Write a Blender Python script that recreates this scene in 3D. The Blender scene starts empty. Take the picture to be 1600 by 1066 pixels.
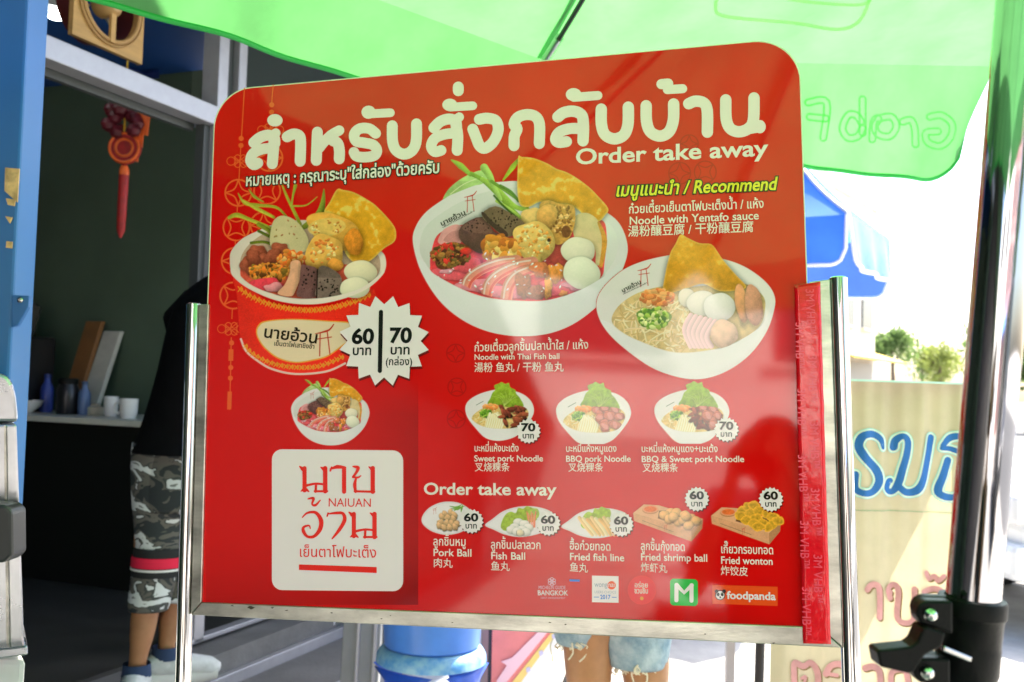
import bpy, bmesh, math, random
import numpy as np
from mathutils import Vector, Matrix
from mathutils.geometry import delaunay_2d_cdt

random.seed(7)
S = bpy.context.scene
COL = S.collection
R = math.radians

# ------------------------------------------------------------------ camera
FPX = 1539.5                      # focal length in photo pixels (photo 1600 x 1066)
CAMZ = 1.30
_up = Vector((0.031, -1.0, 0.0436)).normalized()      # world up in camera space (x right, y down, z forward)
_fw = Vector((0, 0, 1))
_yw = (_fw - _up * _fw.dot(_up)).normalized()
_xw = _yw.cross(_up).normalized()
def c2w(v):
    v = Vector(v)
    return Vector((v.dot(_xw), v.dot(_yw), v.dot(_up)))
CAMLOC = Vector((0, 0, CAMZ))
def P(px, py, d):
    """world point seen at photo position px,py at distance d along the view axis"""
    return CAMLOC + c2w(((px - 800) / FPX * d, (py - 533) / FPX * d, d))
cam = bpy.data.cameras.new('camera')
camo = bpy.data.objects.new('camera', cam)
COL.objects.link(camo)
S.camera = camo
_rx, _ry, _rz = c2w((1, 0, 0)), c2w((0, -1, 0)), c2w((0, 0, -1))
camo.matrix_world = Matrix(((_rx.x, _ry.x, _rz.x, 0), (_rx.y, _ry.y, _rz.y, 0), (_rx.z, _ry.z, _rz.z, CAMZ), (0, 0, 0, 1)))
cam.sensor_width = 36
cam.lens = FPX / 1600 * 36
cam.clip_start = 0.05
cam.clip_end = 800
cam.dof.use_dof = True
cam.dof.focus_distance = 1.30
cam.dof.aperture_fstop = 8.0

# ------------------------------------------------------------------ sky, sun, exposure
SUN_EL, SUN_AZ = R(55), R(42)      # azimuth clockwise from +Y: the sun stands to the right and ahead
W = bpy.data.worlds.new('World')
S.world = W
W.use_nodes = True
wn = W.node_tree
bg = wn.nodes['Background']
sky = wn.nodes.new('ShaderNodeTexSky')
sky.sky_type = 'NISHITA'
sky.sun_disc = False
sky.sun_elevation = SUN_EL
sky.sun_rotation = SUN_AZ
sky.dust_density = 3.0
wn.links.new(sky.outputs[0], bg.inputs[0])
bg.inputs[1].default_value = 0.15
sl = bpy.data.lights.new('sun', 'SUN')
sl.energy = 5.0
sl.angle = R(0.5)
sl.color = (1.0, 0.92, 0.80)
so = bpy.data.objects.new('sun', sl)
COL.objects.link(so)
_sd = Vector((math.sin(SUN_AZ) * math.cos(SUN_EL), math.cos(SUN_AZ) * math.cos(SUN_EL), math.sin(SUN_EL)))
so.rotation_euler = _sd.to_track_quat('Z', 'Y').to_euler()
so.location = (4, 2, 9)
S.view_settings.view_transform = 'Standard'
S.view_settings.look = 'None'
S.view_settings.gamma = 1.0
S.view_settings.use_curve_mapping = False
S.view_settings.exposure = 2.05

# ------------------------------------------------------------------ colour and material helpers
def lin(c):
    c = np.asarray(c, float) / 255.0
    return np.where(c <= 0.04045, c / 12.92, ((c + 0.055) / 1.055) ** 2.4)
WREF = lin((212, 217, 180))
def alb(c):
    """albedo of a print whose colour was read next to the board's whites"""
    return np.clip(lin(c) / WREF * np.array((0.93, 0.69, 0.74)), 0.003, 0.9)
def mat(name, col, rough=0.5, metal=0.0, noise=0.0, nscale=20.0, bump=0.0, bscale=60.0, ior=1.45, trans=0.0, coat=0.0, col2=None, stretch=None, det=6):
    m = bpy.data.materials.new(name)
    m.use_nodes = True
    nt = m.node_tree
    b = nt.nodes['Principled BSDF']
    b.inputs['Base Color'].default_value = (*[float(x) for x in col], 1)
    b.inputs['Roughness'].default_value = rough
    b.inputs['Metallic'].default_value = metal
    b.inputs['IOR'].default_value = ior
    if coat: b.inputs['Coat Weight'].default_value = coat
    if trans: b.inputs['Transmission Weight'].default_value = trans
    tc = nt.nodes.new('ShaderNodeTexCoord')
    src = tc.outputs['Object']
    if stretch:
        mp = nt.nodes.new('ShaderNodeMapping')
        mp.inputs['Scale'].default_value = stretch
        nt.links.new(src, mp.inputs[0])
        src = mp.outputs[0]
    if noise:
        n = nt.nodes.new('ShaderNodeTexNoise')
        n.inputs['Scale'].default_value = nscale
        n.inputs['Roughness'].default_value = 0.62
        n.inputs['Detail'].default_value = det
        nt.links.new(src, n.inputs['Vector'])
        r = nt.nodes.new('ShaderNodeValToRGB')
        c2 = col2 if col2 is not None else [max(0, x * (1 - noise)) for x in col]
        c1 = col if col2 is not None else [min(1, x * (1 + noise * 0.5)) for x in col]
        r.color_ramp.elements[0].position = 0.35
        r.color_ramp.elements[1].position = 0.65
        r.color_ramp.elements[0].color = (*[float(x) for x in c2], 1)
        r.color_ramp.elements[1].color = (*[float(x) for x in c1], 1)
        nt.links.new(n.outputs['Fac'], r.inputs[0])
        nt.links.new(r.outputs[0], b.inputs['Base Color'])
        mr = nt.nodes.new('ShaderNodeMapRange')
        mr.inputs['To Min'].default_value = rough * 0.8
        mr.inputs['To Max'].default_value = min(1, rough * 1.25)
        nt.links.new(n.outputs['Fac'], mr.inputs['Value'])
        nt.links.new(mr.outputs[0], b.inputs['Roughness'])
    if bump:
        n2 = nt.nodes.new('ShaderNodeTexNoise')
        n2.inputs['Scale'].default_value = bscale
        n2.inputs['Detail'].default_value = 4
        nt.links.new(src, n2.inputs['Vector'])
        bp = nt.nodes.new('ShaderNodeBump')
        bp.inputs['Strength'].default_value = bump
        bp.inputs['Distance'].default_value = 0.01
        nt.links.new(n2.outputs['Fac'], bp.inputs['Height'])
        nt.links.new(bp.outputs[0], b.inputs['Normal'])
    return m
def fabric(name, col, tl=0.5, noise=0.15, nscale=3.0, bump=0.2, bscale=8):
    """thin cloth that lets sunlight through"""
    m = mat(name, col, 0.75, noise=noise, nscale=nscale, bump=bump, bscale=bscale)
    nt = m.node_tree
    b = nt.nodes['Principled BSDF']
    t = nt.nodes.new('ShaderNodeBsdfTranslucent')
    mx = nt.nodes.new('ShaderNodeMixShader')
    mx.inputs[0].default_value = tl
    lk = b.inputs['Base Color'].links
    if lk: nt.links.new(lk[0].from_socket, t.inputs[0])
    else: t.inputs[0].default_value = (*col, 1)
    nt.links.new(b.outputs[0], mx.inputs[1])
    nt.links.new(t.outputs[0], mx.inputs[2])
    nt.links.new(mx.outputs[0], nt.nodes['Material Output'].inputs[0])
    return m
def emit(name, col, st):
    m = bpy.data.materials.new(name)
    m.use_nodes = True
    b = m.node_tree.nodes['Principled BSDF']
    b.inputs['Base Color'].default_value = (0.8, 0.8, 0.8, 1)
    b.inputs['Emission Color'].default_value = (*col, 1)
    b.inputs['Emission Strength'].default_value = st
    return m

# ------------------------------------------------------------------ object helpers
def link(name, me, m, parent=None, label=None, cat=None, group=None, kind=None, smooth=False):
    o = bpy.data.objects.new(name, me)
    COL.objects.link(o)
    if m is not None:
        me.materials.append(m)
    if parent is not None:
        o.parent = parent
    if label: o['label'] = label
    if cat: o['category'] = cat
    if group: o['group'] = group
    if kind: o['kind'] = kind
    if smooth:
        me.polygons.foreach_set('use_smooth', [True] * len(me.polygons))
    return o
def thing(name, label, cat, loc=(0, 0, 0), group=None, rot=None):
    o = bpy.data.objects.new(name, None)
    COL.objects.link(o)
    o.empty_display_size = 0.1
    o.location = loc
    if rot: o.rotation_euler = rot
    o['label'] = label
    o['category'] = cat
    if group: o['group'] = group
    return o
class MB:
    """collects shapes; build() links them as one mesh object"""
    def __init__(s): s.v = []; s.f = []
    def add(s, vs, fs):
        b = len(s.v)
        s.v += [tuple(v) for v in vs]
        s.f += [tuple(i + b for i in f) for f in fs]
        return s
    def hexa(s, p):
        return s.add(p, [(3, 2, 1, 0), (4, 5, 6, 7), (0, 1, 5, 4), (1, 2, 6, 5), (2, 3, 7, 6), (3, 0, 4, 7)])
    def box(s, c, size, rot=None):
        x, y, z = [k / 2 for k in size]
        p = [Vector(q) for q in ((-x, -y, -z), (x, -y, -z), (x, y, -z), (-x, y, -z), (-x, -y, z), (x, -y, z), (x, y, z), (-x, y, z))]
        if rot is not None: p = [rot @ q for q in p]
        c = Vector(c)
        return s.hexa([q + c for q in p])
    def bar(s, a, b, w, h, up=(0, 0, 1)):
        a, b = Vector(a), Vector(b)
        d = (b - a).normalized()
        sd = d.cross(Vector(up)).normalized() * (w / 2)
        u = sd.cross(d).normalized() * (h / 2)
        return s.hexa([a - sd - u, a + sd - u, b + sd - u, b - sd - u, a - sd + u, a + sd + u, b + sd + u, b - sd + u])
    def tube(s, path, r, n=12, cap=True, closed=False):
        path = [Vector(p) for p in path]
        rs = r if isinstance(r, (list, tuple)) else [r] * len(path)
        vs, fs = [], []
        up = None
        N = len(path)
        for i, p in enumerate(path):
            if closed: d = (path[(i + 1) % N] - path[i - 1]).normalized()
            else: d = (path[min(i + 1, N - 1)] - path[max(i - 1, 0)]).normalized()
            if up is None:
                up = Vector((0, 0, 1)) if abs(d.z) < 0.9 else Vector((1, 0, 0))
            x = d.cross(up).normalized()
            up = x.cross(d).normalized()
            for k in range(n):
                a = 2 * math.pi * k / n
                vs.append(p + (x * math.cos(a) + up * math.sin(a)) * rs[i])
        M = N if closed else N - 1
        for i in range(M):
            j = (i + 1) % N
            for k in range(n):
                k2 = (k + 1) % n
                fs.append((i * n + k, i * n + k2, j * n + k2, j * n + k))
        if cap and not closed:
            fs.append(tuple(range(n - 1, -1, -1)))
            fs.append(tuple((N - 1) * n + k for k in range(n)))
        return s.add(vs, fs)
    def lathe(s, prof, c=(0, 0, 0), n=32, M=None, cap=True):
        c = Vector(c)
        vs, fs = [], []
        for r, z in prof:
            for k in range(n):
                a = 2 * math.pi * k / n
                q = Vector((r * math.cos(a), r * math.sin(a), z))
                if M is not None: q = M @ q
                vs.append(q + c)
        for i in range(len(prof) - 1):
            for k in range(n):
                k2 = (k + 1) % n
                fs.append((i * n + k, i * n + k2, (i + 1) * n + k2, (i + 1) * n + k))
        if cap:
            fs.append(tuple(range(n - 1, -1, -1)))
            fs.append(tuple((len(prof) - 1) * n + k for k in range(n)))
        return s.add(vs, fs)
    def prism(s, poly, off):
        poly = [Vector(p) for p in poly]
        off = Vector(off)
        n = len(poly)
        fs = [tuple(range(n - 1, -1, -1)), tuple(range(n, 2 * n))]
        fs += [(i, (i + 1) % n, (i + 1) % n + n, i + n) for i in range(n)]
        return s.add(poly + [p + off for p in poly], fs)
    def loft(s, secs, n=20, cap=True):
        """secs: (centre, rx, ry[, rot[, power]]) horizontal rounded sections"""
        vs, fs = [], []
        for sec in secs:
            c, rx, ry = Vector(sec[0]), sec[1], sec[2]
            rt = sec[3] if len(sec) > 3 else 0
            for k in range(n):
                a = 2 * math.pi * k / n
                x, y = rx * math.cos(a), ry * math.sin(a)
                vs.append(c + Vector((x * math.cos(rt) - y * math.sin(rt), x * math.sin(rt) + y * math.cos(rt), 0)))
        for i in range(len(secs) - 1):
            for k in range(n):
                k2 = (k + 1) % n
                fs.append((i * n + k, i * n + k2, (i + 1) * n + k2, (i + 1) * n + k))
        if cap:
            fs.append(tuple(range(n - 1, -1, -1)))
            fs.append(tuple((len(secs) - 1) * n + k for k in range(n)))
        return s.add(vs, fs)
    def grid(s, fn, nu, nv):
        vs = [fn(i / nu, j / nv) for j in range(nv + 1) for i in range(nu + 1)]
        fs = [(j * (nu + 1) + i, j * (nu + 1) + i + 1, (j + 1) * (nu + 1) + i + 1, (j + 1) * (nu + 1) + i) for j in range(nv) for i in range(nu)]
        return s.add(vs, fs)
    def build(s, name, m, parent=None, smooth=False, bevel=0, solid=0, sub=0, **k):
        me = bpy.data.meshes.new(name)
        v = s.v
        if parent is not None and 'local' not in k:
            l = Vector(parent_world(parent))
            v = [Vector(q) - l for q in v]
        k.pop('local', None)
        me.from_pydata([tuple(q) for q in v], [], s.f)
        bm = bmesh.new(); bm.from_mesh(me)
        bmesh.ops.recalc_face_normals(bm, faces=bm.faces)
        bm.to_mesh(me); bm.free()
        o = link(name, me, m, parent, smooth=smooth, **k)
        if solid:
            md = o.modifiers.new('thickness', 'SOLIDIFY'); md.thickness = solid
        if sub:
            md = o.modifiers.new('smooth', 'SUBSURF'); md.levels = sub; md.render_levels = sub
        if bevel:
            md = o.modifiers.new('bevel', 'BEVEL'); md.width = bevel; md.segments = 2; md.limit_method = 'ANGLE'
        if smooth and bevel == 0 and not sub:
            bpy.context.view_layer.objects.active = o
            try: me.set_sharp_from_angle(angle=R(40))
            except Exception: pass
        return o
def parent_world(o):
    l = Vector(o.location)
    while o.parent is not None:
        o = o.parent
        l += Vector(o.location)
    return l
def whole(name, mb, m, label, cat, base=None, **k):
    """a thing that is one mesh, with its origin at its base"""
    xs = [Vector(v) for v in mb.v]
    if base is None:
        base = Vector((sum(v.x for v in xs) / len(xs), sum(v.y for v in xs) / len(xs), min(v.z for v in xs)))
    mb.v = [v - base for v in xs]
    o = mb.build(name, m, None, label=label, cat=cat, **k)
    o.location = base
    return o

# ------------------------------------------------------------------ flat shapes: filled outlines, strokes, lettering
def area2(c):
    x, y = c[:, 0], c[:, 1]
    return float(np.sum(x * np.roll(y, -1) - y * np.roll(x, -1)))
def fill(contours):
    """non-zero fill of closed outlines -> (verts, triangles), no overlapping faces"""
    vs, es = [], []
    for c in contours:
        b = len(vs); n = len(c)
        vs += [Vector((float(p[0]), float(p[1]))) for p in c]
        es += [(b + i, b + (i + 1) % n) for i in range(n)]
    ov, oe, of, *_ = delaunay_2d_cdt(vs, es, [], 0, 1e-7)
    V = np.array([(v[0], v[1]) for v in ov])
    F = np.array([f for f in of if len(f) == 3], int).reshape(-1, 3)
    ctr = V[F].mean(axis=1)
    wn_ = np.zeros(len(F))
    for c in contours:
        c = np.asarray(c, float)
        for (x0, y0), (x1, y1) in zip(c, np.roll(c, -1, axis=0)):
            if y0 == y1: continue
            up = (y0 <= ctr[:, 1]) & (y1 > ctr[:, 1])
            dn = (y1 <= ctr[:, 1]) & (y0 > ctr[:, 1])
            xx = x0 + (ctr[:, 1] - y0) * (x1 - x0) / (y1 - y0)
            wn_ += (up & (xx > ctr[:, 0])) * 1.0
            wn_ -= (dn & (xx > ctr[:, 0])) * 1.0
    return V, F[np.abs(wn_) > 0.5]
def smooth_path(pts, n=8, closed=False):
    p = [np.array(q, float) for q in pts]
    if len(p) < 3: return np.array(p)
    out = []
    N = len(p)
    rng = range(N) if closed else range(N - 1)
    for i in rng:
        if closed: a, b, c, d = p[i - 1], p[i], p[(i + 1) % N], p[(i + 2) % N]
        else: a, b, c, d = p[max(i - 1, 0)], p[i], p[i + 1], p[min(i + 2, N - 1)]
        for k in range(n):
            t = k / n
            out.append(0.5 * ((2 * b) + (-a + c) * t + (2 * a - 5 * b + 4 * c - d) * t * t + (-a + 3 * b - 3 * c + d) * t ** 3))
    if not closed: out.append(p[-1])
    return np.array(out)
def stroke(pts, w, smooth=True, capn=7, n=6, flat=False):
    """outline of a brush stroke; w a width or (start, end) widths or one per given point"""
    src = np.asarray(pts, float)
    q = smooth_path(src, n) if smooth and len(src) > 2 else src
    if np.isscalar(w): ws = np.full(len(q), float(w))
    else: ws = np.interp(np.linspace(0, 1, len(q)), np.linspace(0, 1, len(w)), w)
    d = np.gradient(q, axis=0)
    d /= np.maximum(np.linalg.norm(d, axis=1, keepdims=True), 1e-9)
    nr = np.stack([-d[:, 1], d[:, 0]], 1)
    L = q + nr * ws[:, None] / 2
    Rr = q - nr * ws[:, None] / 2
    def cap(c, n0, dd, w_):
        a = np.linspace(0, math.pi, capn + 2)[1:-1]
        return [c + (n0 * math.cos(t) + dd * math.sin(t)) * w_ / 2 for t in a]
    out = list(L)
    if not flat: out += cap(q[-1], nr[-1], d[-1], ws[-1])
    out += list(Rr[::-1])
    if not flat: out += cap(q[0], -nr[0], -d[0], ws[0])
    o = np.array(out)
    if area2(o) < 0: o = o[::-1]
    return o
def ring(cx, cy, r, w, n=36):
    a = np.linspace(0, 2 * math.pi, n, endpoint=False)
    u = np.stack([np.cos(a), np.sin(a)], 1)
    return [np.array((cx, cy)) + u * (r + w / 2), (np.array((cx, cy)) + u * (r - w / 2))[::-1]]
def disc(cx, cy, rx, ry=None, n=24):
    a = np.linspace(0, 2 * math.pi, n, endpoint=False)
    return np.stack([cx + rx * np.cos(a), cy + (ry or rx) * np.sin(a)], 1)
def star(cx, cy, ro, ri, n, a0=0):
    a = a0 + np.arange(2 * n) * math.pi / n
    r = np.where(np.arange(2 * n) % 2 == 0, ro, ri)
    return np.stack([cx + r * np.cos(a), cy + r * np.sin(a)], 1)
def rrect(x0, y0, x1, y1, r, n=6):
    out = []
    for cx, cy, a0 in ((x1 - r, y1 - r, 0), (x0 + r, y1 - r, 90), (x0 + r, y0 + r, 180), (x1 - r, y0 + r, 270)):
        for k in range(n + 1):
            a = R(a0 + 90 * k / n)
            out.append((cx + r * math.cos(a), cy + r * math.sin(a)))
    return np.array(out)

GLY = {}
def load_glyphs(chars):
    obs = {}
    for ch in chars:
        for key, body in ((ch, ch), (ch + '|', ch + 'l')):
            cu = bpy.data.curves.new('glyph', 'FONT')
            cu.body = body
            cu.size = 1
            o = bpy.data.objects.new('glyph', cu)
            COL.objects.link(o)
            obs[key] = o
    dg = bpy.context.evaluated_depsgraph_get()
    dg.update()
    def conts(o):
        ev = o.evaluated_get(dg)
        c = ev.to_curve(dg)
        res = []
        for sp in c.splines:
            pts = []
            bz = sp.bezier_points
            n = len(bz)
            for i in range(n):
                a, b = bz[i], bz[(i + 1) % n]
                p0, p1, p2, p3 = [np.array(q[:2]) for q in (a.co, a.handle_right, b.handle_left, b.co)]
                L = np.linalg.norm(p3 - p0)
                straight = np.linalg.norm(p1 - p0 - (p3 - p0) / 3) < 0.02 * L + 1e-6 and np.linalg.norm(p2 - p0 - (p3 - p0) * 2 / 3) < 0.02 * L + 1e-6
                for t in ([0] if straight else np.linspace(0, 1, 5)[:-1]):
                    pts.append((1 - t) ** 3 * p0 + 3 * (1 - t) ** 2 * t * p1 + 3 * (1 - t) * t * t * p2 + t ** 3 * p3)
            pts = np.array(pts)
            if len(pts) >= 3:
                keep = np.linalg.norm(pts - np.roll(pts, 1, axis=0), axis=1) > 1e-5
                res.append(pts[keep])
        ev.to_curve_clear()
        return res
    l0 = None
    allc = {k: conts(o) for k, o in obs.items()}
    lx = allc['l'][0][:, 0].min()
    for ch in chars:
        adv = allc[ch + '|'][-1][:, 0].min() - lx
        GLY[ch] = (allc[ch], adv)
    for o in obs.values():
        cu = o.data
        bpy.data.objects.remove(o)
        bpy.data.curves.remove(cu)
ABOVE = 'ิีึืั็'
TONE = '่้๊๋'
BELOW = 'ุู'
GCACHE = {}
def glyph_fill(ch, off):
    k = (ch, round(off, 4))
    if k not in GCACHE:
        cs = GLY[ch][0]
        if not cs:
            GCACHE[k] = (np.zeros((0, 2)), np.zeros((0, 3), int))
        else:
            big = max(cs, key=lambda c: abs(area2(c)))
            sg = 1 if area2(big) > 0 else -1
            out = []
            for c in cs:
                if off:
                    t1 = c - np.roll(c, 1, axis=0); t2 = np.roll(c, -1, axis=0) - c
                    t1 /= np.maximum(np.linalg.norm(t1, axis=1, keepdims=True), 1e-9)
                    t2 /= np.maximum(np.linalg.norm(t2, axis=1, keepdims=True), 1e-9)
                    t = t1 + t2
                    t /= np.maximum(np.linalg.norm(t, axis=1, keepdims=True), 1e-9)
                    cs_ = np.clip((t * t2).sum(1), 0.5, 1)
                    c = c + np.stack([t[:, 1], -t[:, 0]], 1) * sg * off / cs_[:, None]
                out.append(c)
            GCACHE[k] = fill(out)
    return GCACHE[k]
def text_shape(s, off=0.0, italic=0.0):
    """-> verts, tris, advance of a line in em units"""
    x = 0
    V, F, nb = [], [], 0
    for i, ch in enumerate(s):
        if ch == ' ':
            x += 0.28; continue
        cs, adv = GLY[ch]
        dy = dx = 0
        if ch in TONE:
            prev = s[i - 1] if i else ''
            nxt = s[i + 1] if i + 1 < len(s) else ''
            if prev in ABOVE or nxt == 'ำ': dy = 0.20
        v, f = glyph_fill(ch, off)
        if len(v):
            v = v + np.array((x + dx, dy))
            v[:, 0] += italic * v[:, 1]
            V.append(v); F.append(f + nb); nb += len(v)
        x += max(adv, 0) if ch not in ABOVE + TONE + BELOW else 0
    return np.concatenate(V), np.concatenate(F), x
# ------------------------------------------------------------------ the menu board: frame of reference on the panel
_r1 = c2w((0.97344502, -0.02519369, -0.22753036)).normalized()
_r2 = c2w((8.16915893e-04, -0.993536961, 0.113506122)).normalized()
_rn = _r1.cross(_r2).normalized()              # towards the viewer
_t = CAMLOC + c2w((-0.47625226, 0.39336698, 1.48724344))   # lower left corner of the visible panel
BW, BH = 0.90, 0.79982
ZB = (_t.z + _r1.z * BW / 2) / _r2.z           # distance along the board from the ground to the lower lip
_base = _t + _r1 * BW / 2 - _r2 * ZB
BM = Matrix(((_r1.x, -_rn.x, _r2.x, _base.x), (_r1.y, -_rn.y, _r2.y, _base.y), (_r1.z, -_rn.z, _r2.z, _base.z), (0, 0, 0, 1)))
BMI = BM.inverted()
def B(px, py):
    """photo position -> (x, z) on the front of the panel, in board metres"""
    o = BMI @ CAMLOC
    q = BMI @ P(px, py, 1.0)
    d = q - o
    k = -o.y / d.y
    h = o + d * k
    return np.array((h.x, h.z))
_h4 = [B(*p) for p in ((0, 0), (1600, 0), (1600, 1066), (0, 1066))]
def _hom():
    A = []
    for (x, y), (u, v) in zip(((0, 0), (1600, 0), (1600, 1066), (0, 1066)), _h4):
        A.append([x, y, 1, 0, 0, 0, -u * x, -u * y, -u]); A.append([0, 0, 0, x, y, 1, -v * x, -v * y, -v])
    return np.linalg.svd(np.array(A))[2][-1].reshape(3, 3)
HB = _hom()
def Bn(pts):
    pts = np.asarray(pts, float)
    q = np.concatenate([pts, np.ones((len(pts), 1))], 1) @ HB.T
    return q[:, :2] / q[:, 2:3]

board = thing('menu_board', 'large red take away menu board with bowls of noodles, in a steel stand', 'menu board', (0, 0, 0))
board.matrix_world = BM

STEEL = mat('stainless_steel', (0.60, 0.59, 0.57), 0.16, 1.0, noise=0.06, nscale=30, stretch=(1, 1, 0.05))
POLEM = mat('smoky_chrome', (0.50, 0.50, 0.52), 0.05, 1.0, noise=0.12, nscale=9)
CHROME = mat('polished_tube', (0.66, 0.65, 0.63), 0.05, 1.0, noise=0.03, nscale=9)
BRUSHED = mat('brushed_steel', (0.60, 0.575, 0.51), 0.34, 1.0, noise=0.45, nscale=22, bump=0.06, bscale=240, stretch=(0.35, 1, 1), det=12)
def mat_print(name, col, rough=0.05, ior=1.56, var=0.0):
    m = mat(name, col, rough, ior=ior)
    return m
def mat_vcol(name, rough=0.05, ior=1.56):
    m = mat(name, (0.5, 0.5, 0.5), rough, ior=ior)
    nt = m.node_tree
    a = nt.nodes.new('ShaderNodeVertexColor')
    a.layer_name = 'Ink'
    nt.links.new(a.outputs[0], nt.nodes['Principled BSDF'].inputs['Base Color'])
    return m
RED = np.array((0.74, 0.0030, 0.0025))
# the red ground is printed with darker soft-edged areas
PANEL = mat('red_acrylic', RED, 0.05, ior=1.56)
def _panel_nodes():
    nt = PANEL.node_tree
    b = nt.nodes['Principled BSDF']
    tc = nt.nodes.new('ShaderNodeTexCoord')
    n = nt.nodes.new('ShaderNodeTexNoise'); n.inputs['Scale'].default_value = 5; n.inputs['Detail'].default_value = 3
    nt.links.new(tc.outputs['Object'], n.inputs['Vector'])
    r = nt.nodes.new('ShaderNodeValToRGB')
    r.color_ramp.elements[0].position = 0.3; r.color_ramp.elements[1].position = 0.7
    r.color_ramp.elements[0].color = (*(RED * 0.88), 1); r.color_ramp.elements[1].color = (*(RED * 1.06), 1)
    nt.links.new(n.outputs[0], r.inputs[0])
    nt.links.new(r.outputs[0], b.inputs['Base Color'])
    n2 = nt.nodes.new('ShaderNodeTexNoise'); n2.inputs['Scale'].default_value = 4
    nt.links.new(tc.outputs['Object'], n2.inputs['Vector'])
    bp = nt.nodes.new('ShaderNodeBump'); bp.inputs['Strength'].default_value = 0.02; bp.inputs['Distance'].default_value = 0.01
    nt.links.new(n2.outputs[0], bp.inputs['Height']); nt.links.new(bp.outputs[0], b.inputs['Normal'])
_panel_nodes()
VCOL = mat_vcol('food_print')
EDGE = mat('clear_edge', (0.75, 0.72, 0.55), 0.2)
INK_CREAM = mat_print('cream_ink', alb((224, 217, 172)))
INK_WHITE = mat_print('white_ink', alb((212, 217, 183)))
INK_BLACK = mat_print('black_ink', (0.008, 0.008, 0.008))
INK_SHADE = mat_print('dark_red_ink', (0.16, 0.003, 0.003))
INK_YELLOW = mat_print('yellow_green_ink', alb((205, 214, 40)))
INK_RED = mat_print('red_ink', alb((222, 38, 22)))
INK_ORN = mat_print('orange_ink', alb((214, 92, 32)))
INK_ORN2 = mat_print('faint_red_ink', RED * 0.72)
INK_BROWN = mat_print('dark_brown_ink', (0.03, 0.014, 0.008))
INK_MUST = mat_print('mustard_ink', alb((225, 160, 30)))

def flat(name, conts, m, layer, parent, label=None, px=True, n=None):
    """filled outline lying on the panel, 'layer' x 0.25 mm in front of it"""
    V, F = fill([Bn(c) if px else np.asarray(c, float) for c in conts])
    return flat_vf(name, V, F, m, layer, parent, label)
def flat_vf(name, V, F, m, layer, parent, label=None):
    me = bpy.data.meshes.new(name)
    y = -0.00025 * layer
    a = area2(V[F[0]]) if len(F) else 1
    V3 = [(float(p[0]), y, float(p[1])) for p in V]
    Fl = [tuple(int(i) for i in (f if area2(V[f]) > 0 else f[::-1])) for f in F]
    me.from_pydata(V3, [], Fl)
    return link(name, me, m, parent, label=label)
def text_line(name, s, p0, p1, hpx, m, layer, off=0.0, italic=0.0, outline=None, href=0.70, parent=None, label=None):
    """lettering whose base line runs from photo position p0 to p1 and whose capitals are hpx photo pixels tall"""
    parent = parent or panel
    a, b = B(*p0), B(*p1)
    hm = np.linalg.norm(B(p0[0], p0[1] - hpx) - a)
    d = b - a; L = np.linalg.norm(d); d /= L
    nrm = np.array((-d[1], d[0]))
    def put(off, m, layer, name):
        V, F, adv = text_shape(s, off, italic)
        sx = L / adv; sy = hm / href
        return flat_vf(name, a + V[:, :1] * sx * d + V[:, 1:] * sy * nrm, F, m, layer, parent, label)
    if outline:
        put(off + outline[1], outline[0], layer - 1, name + '_outline')
    return put(off, m, layer, name)

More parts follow.
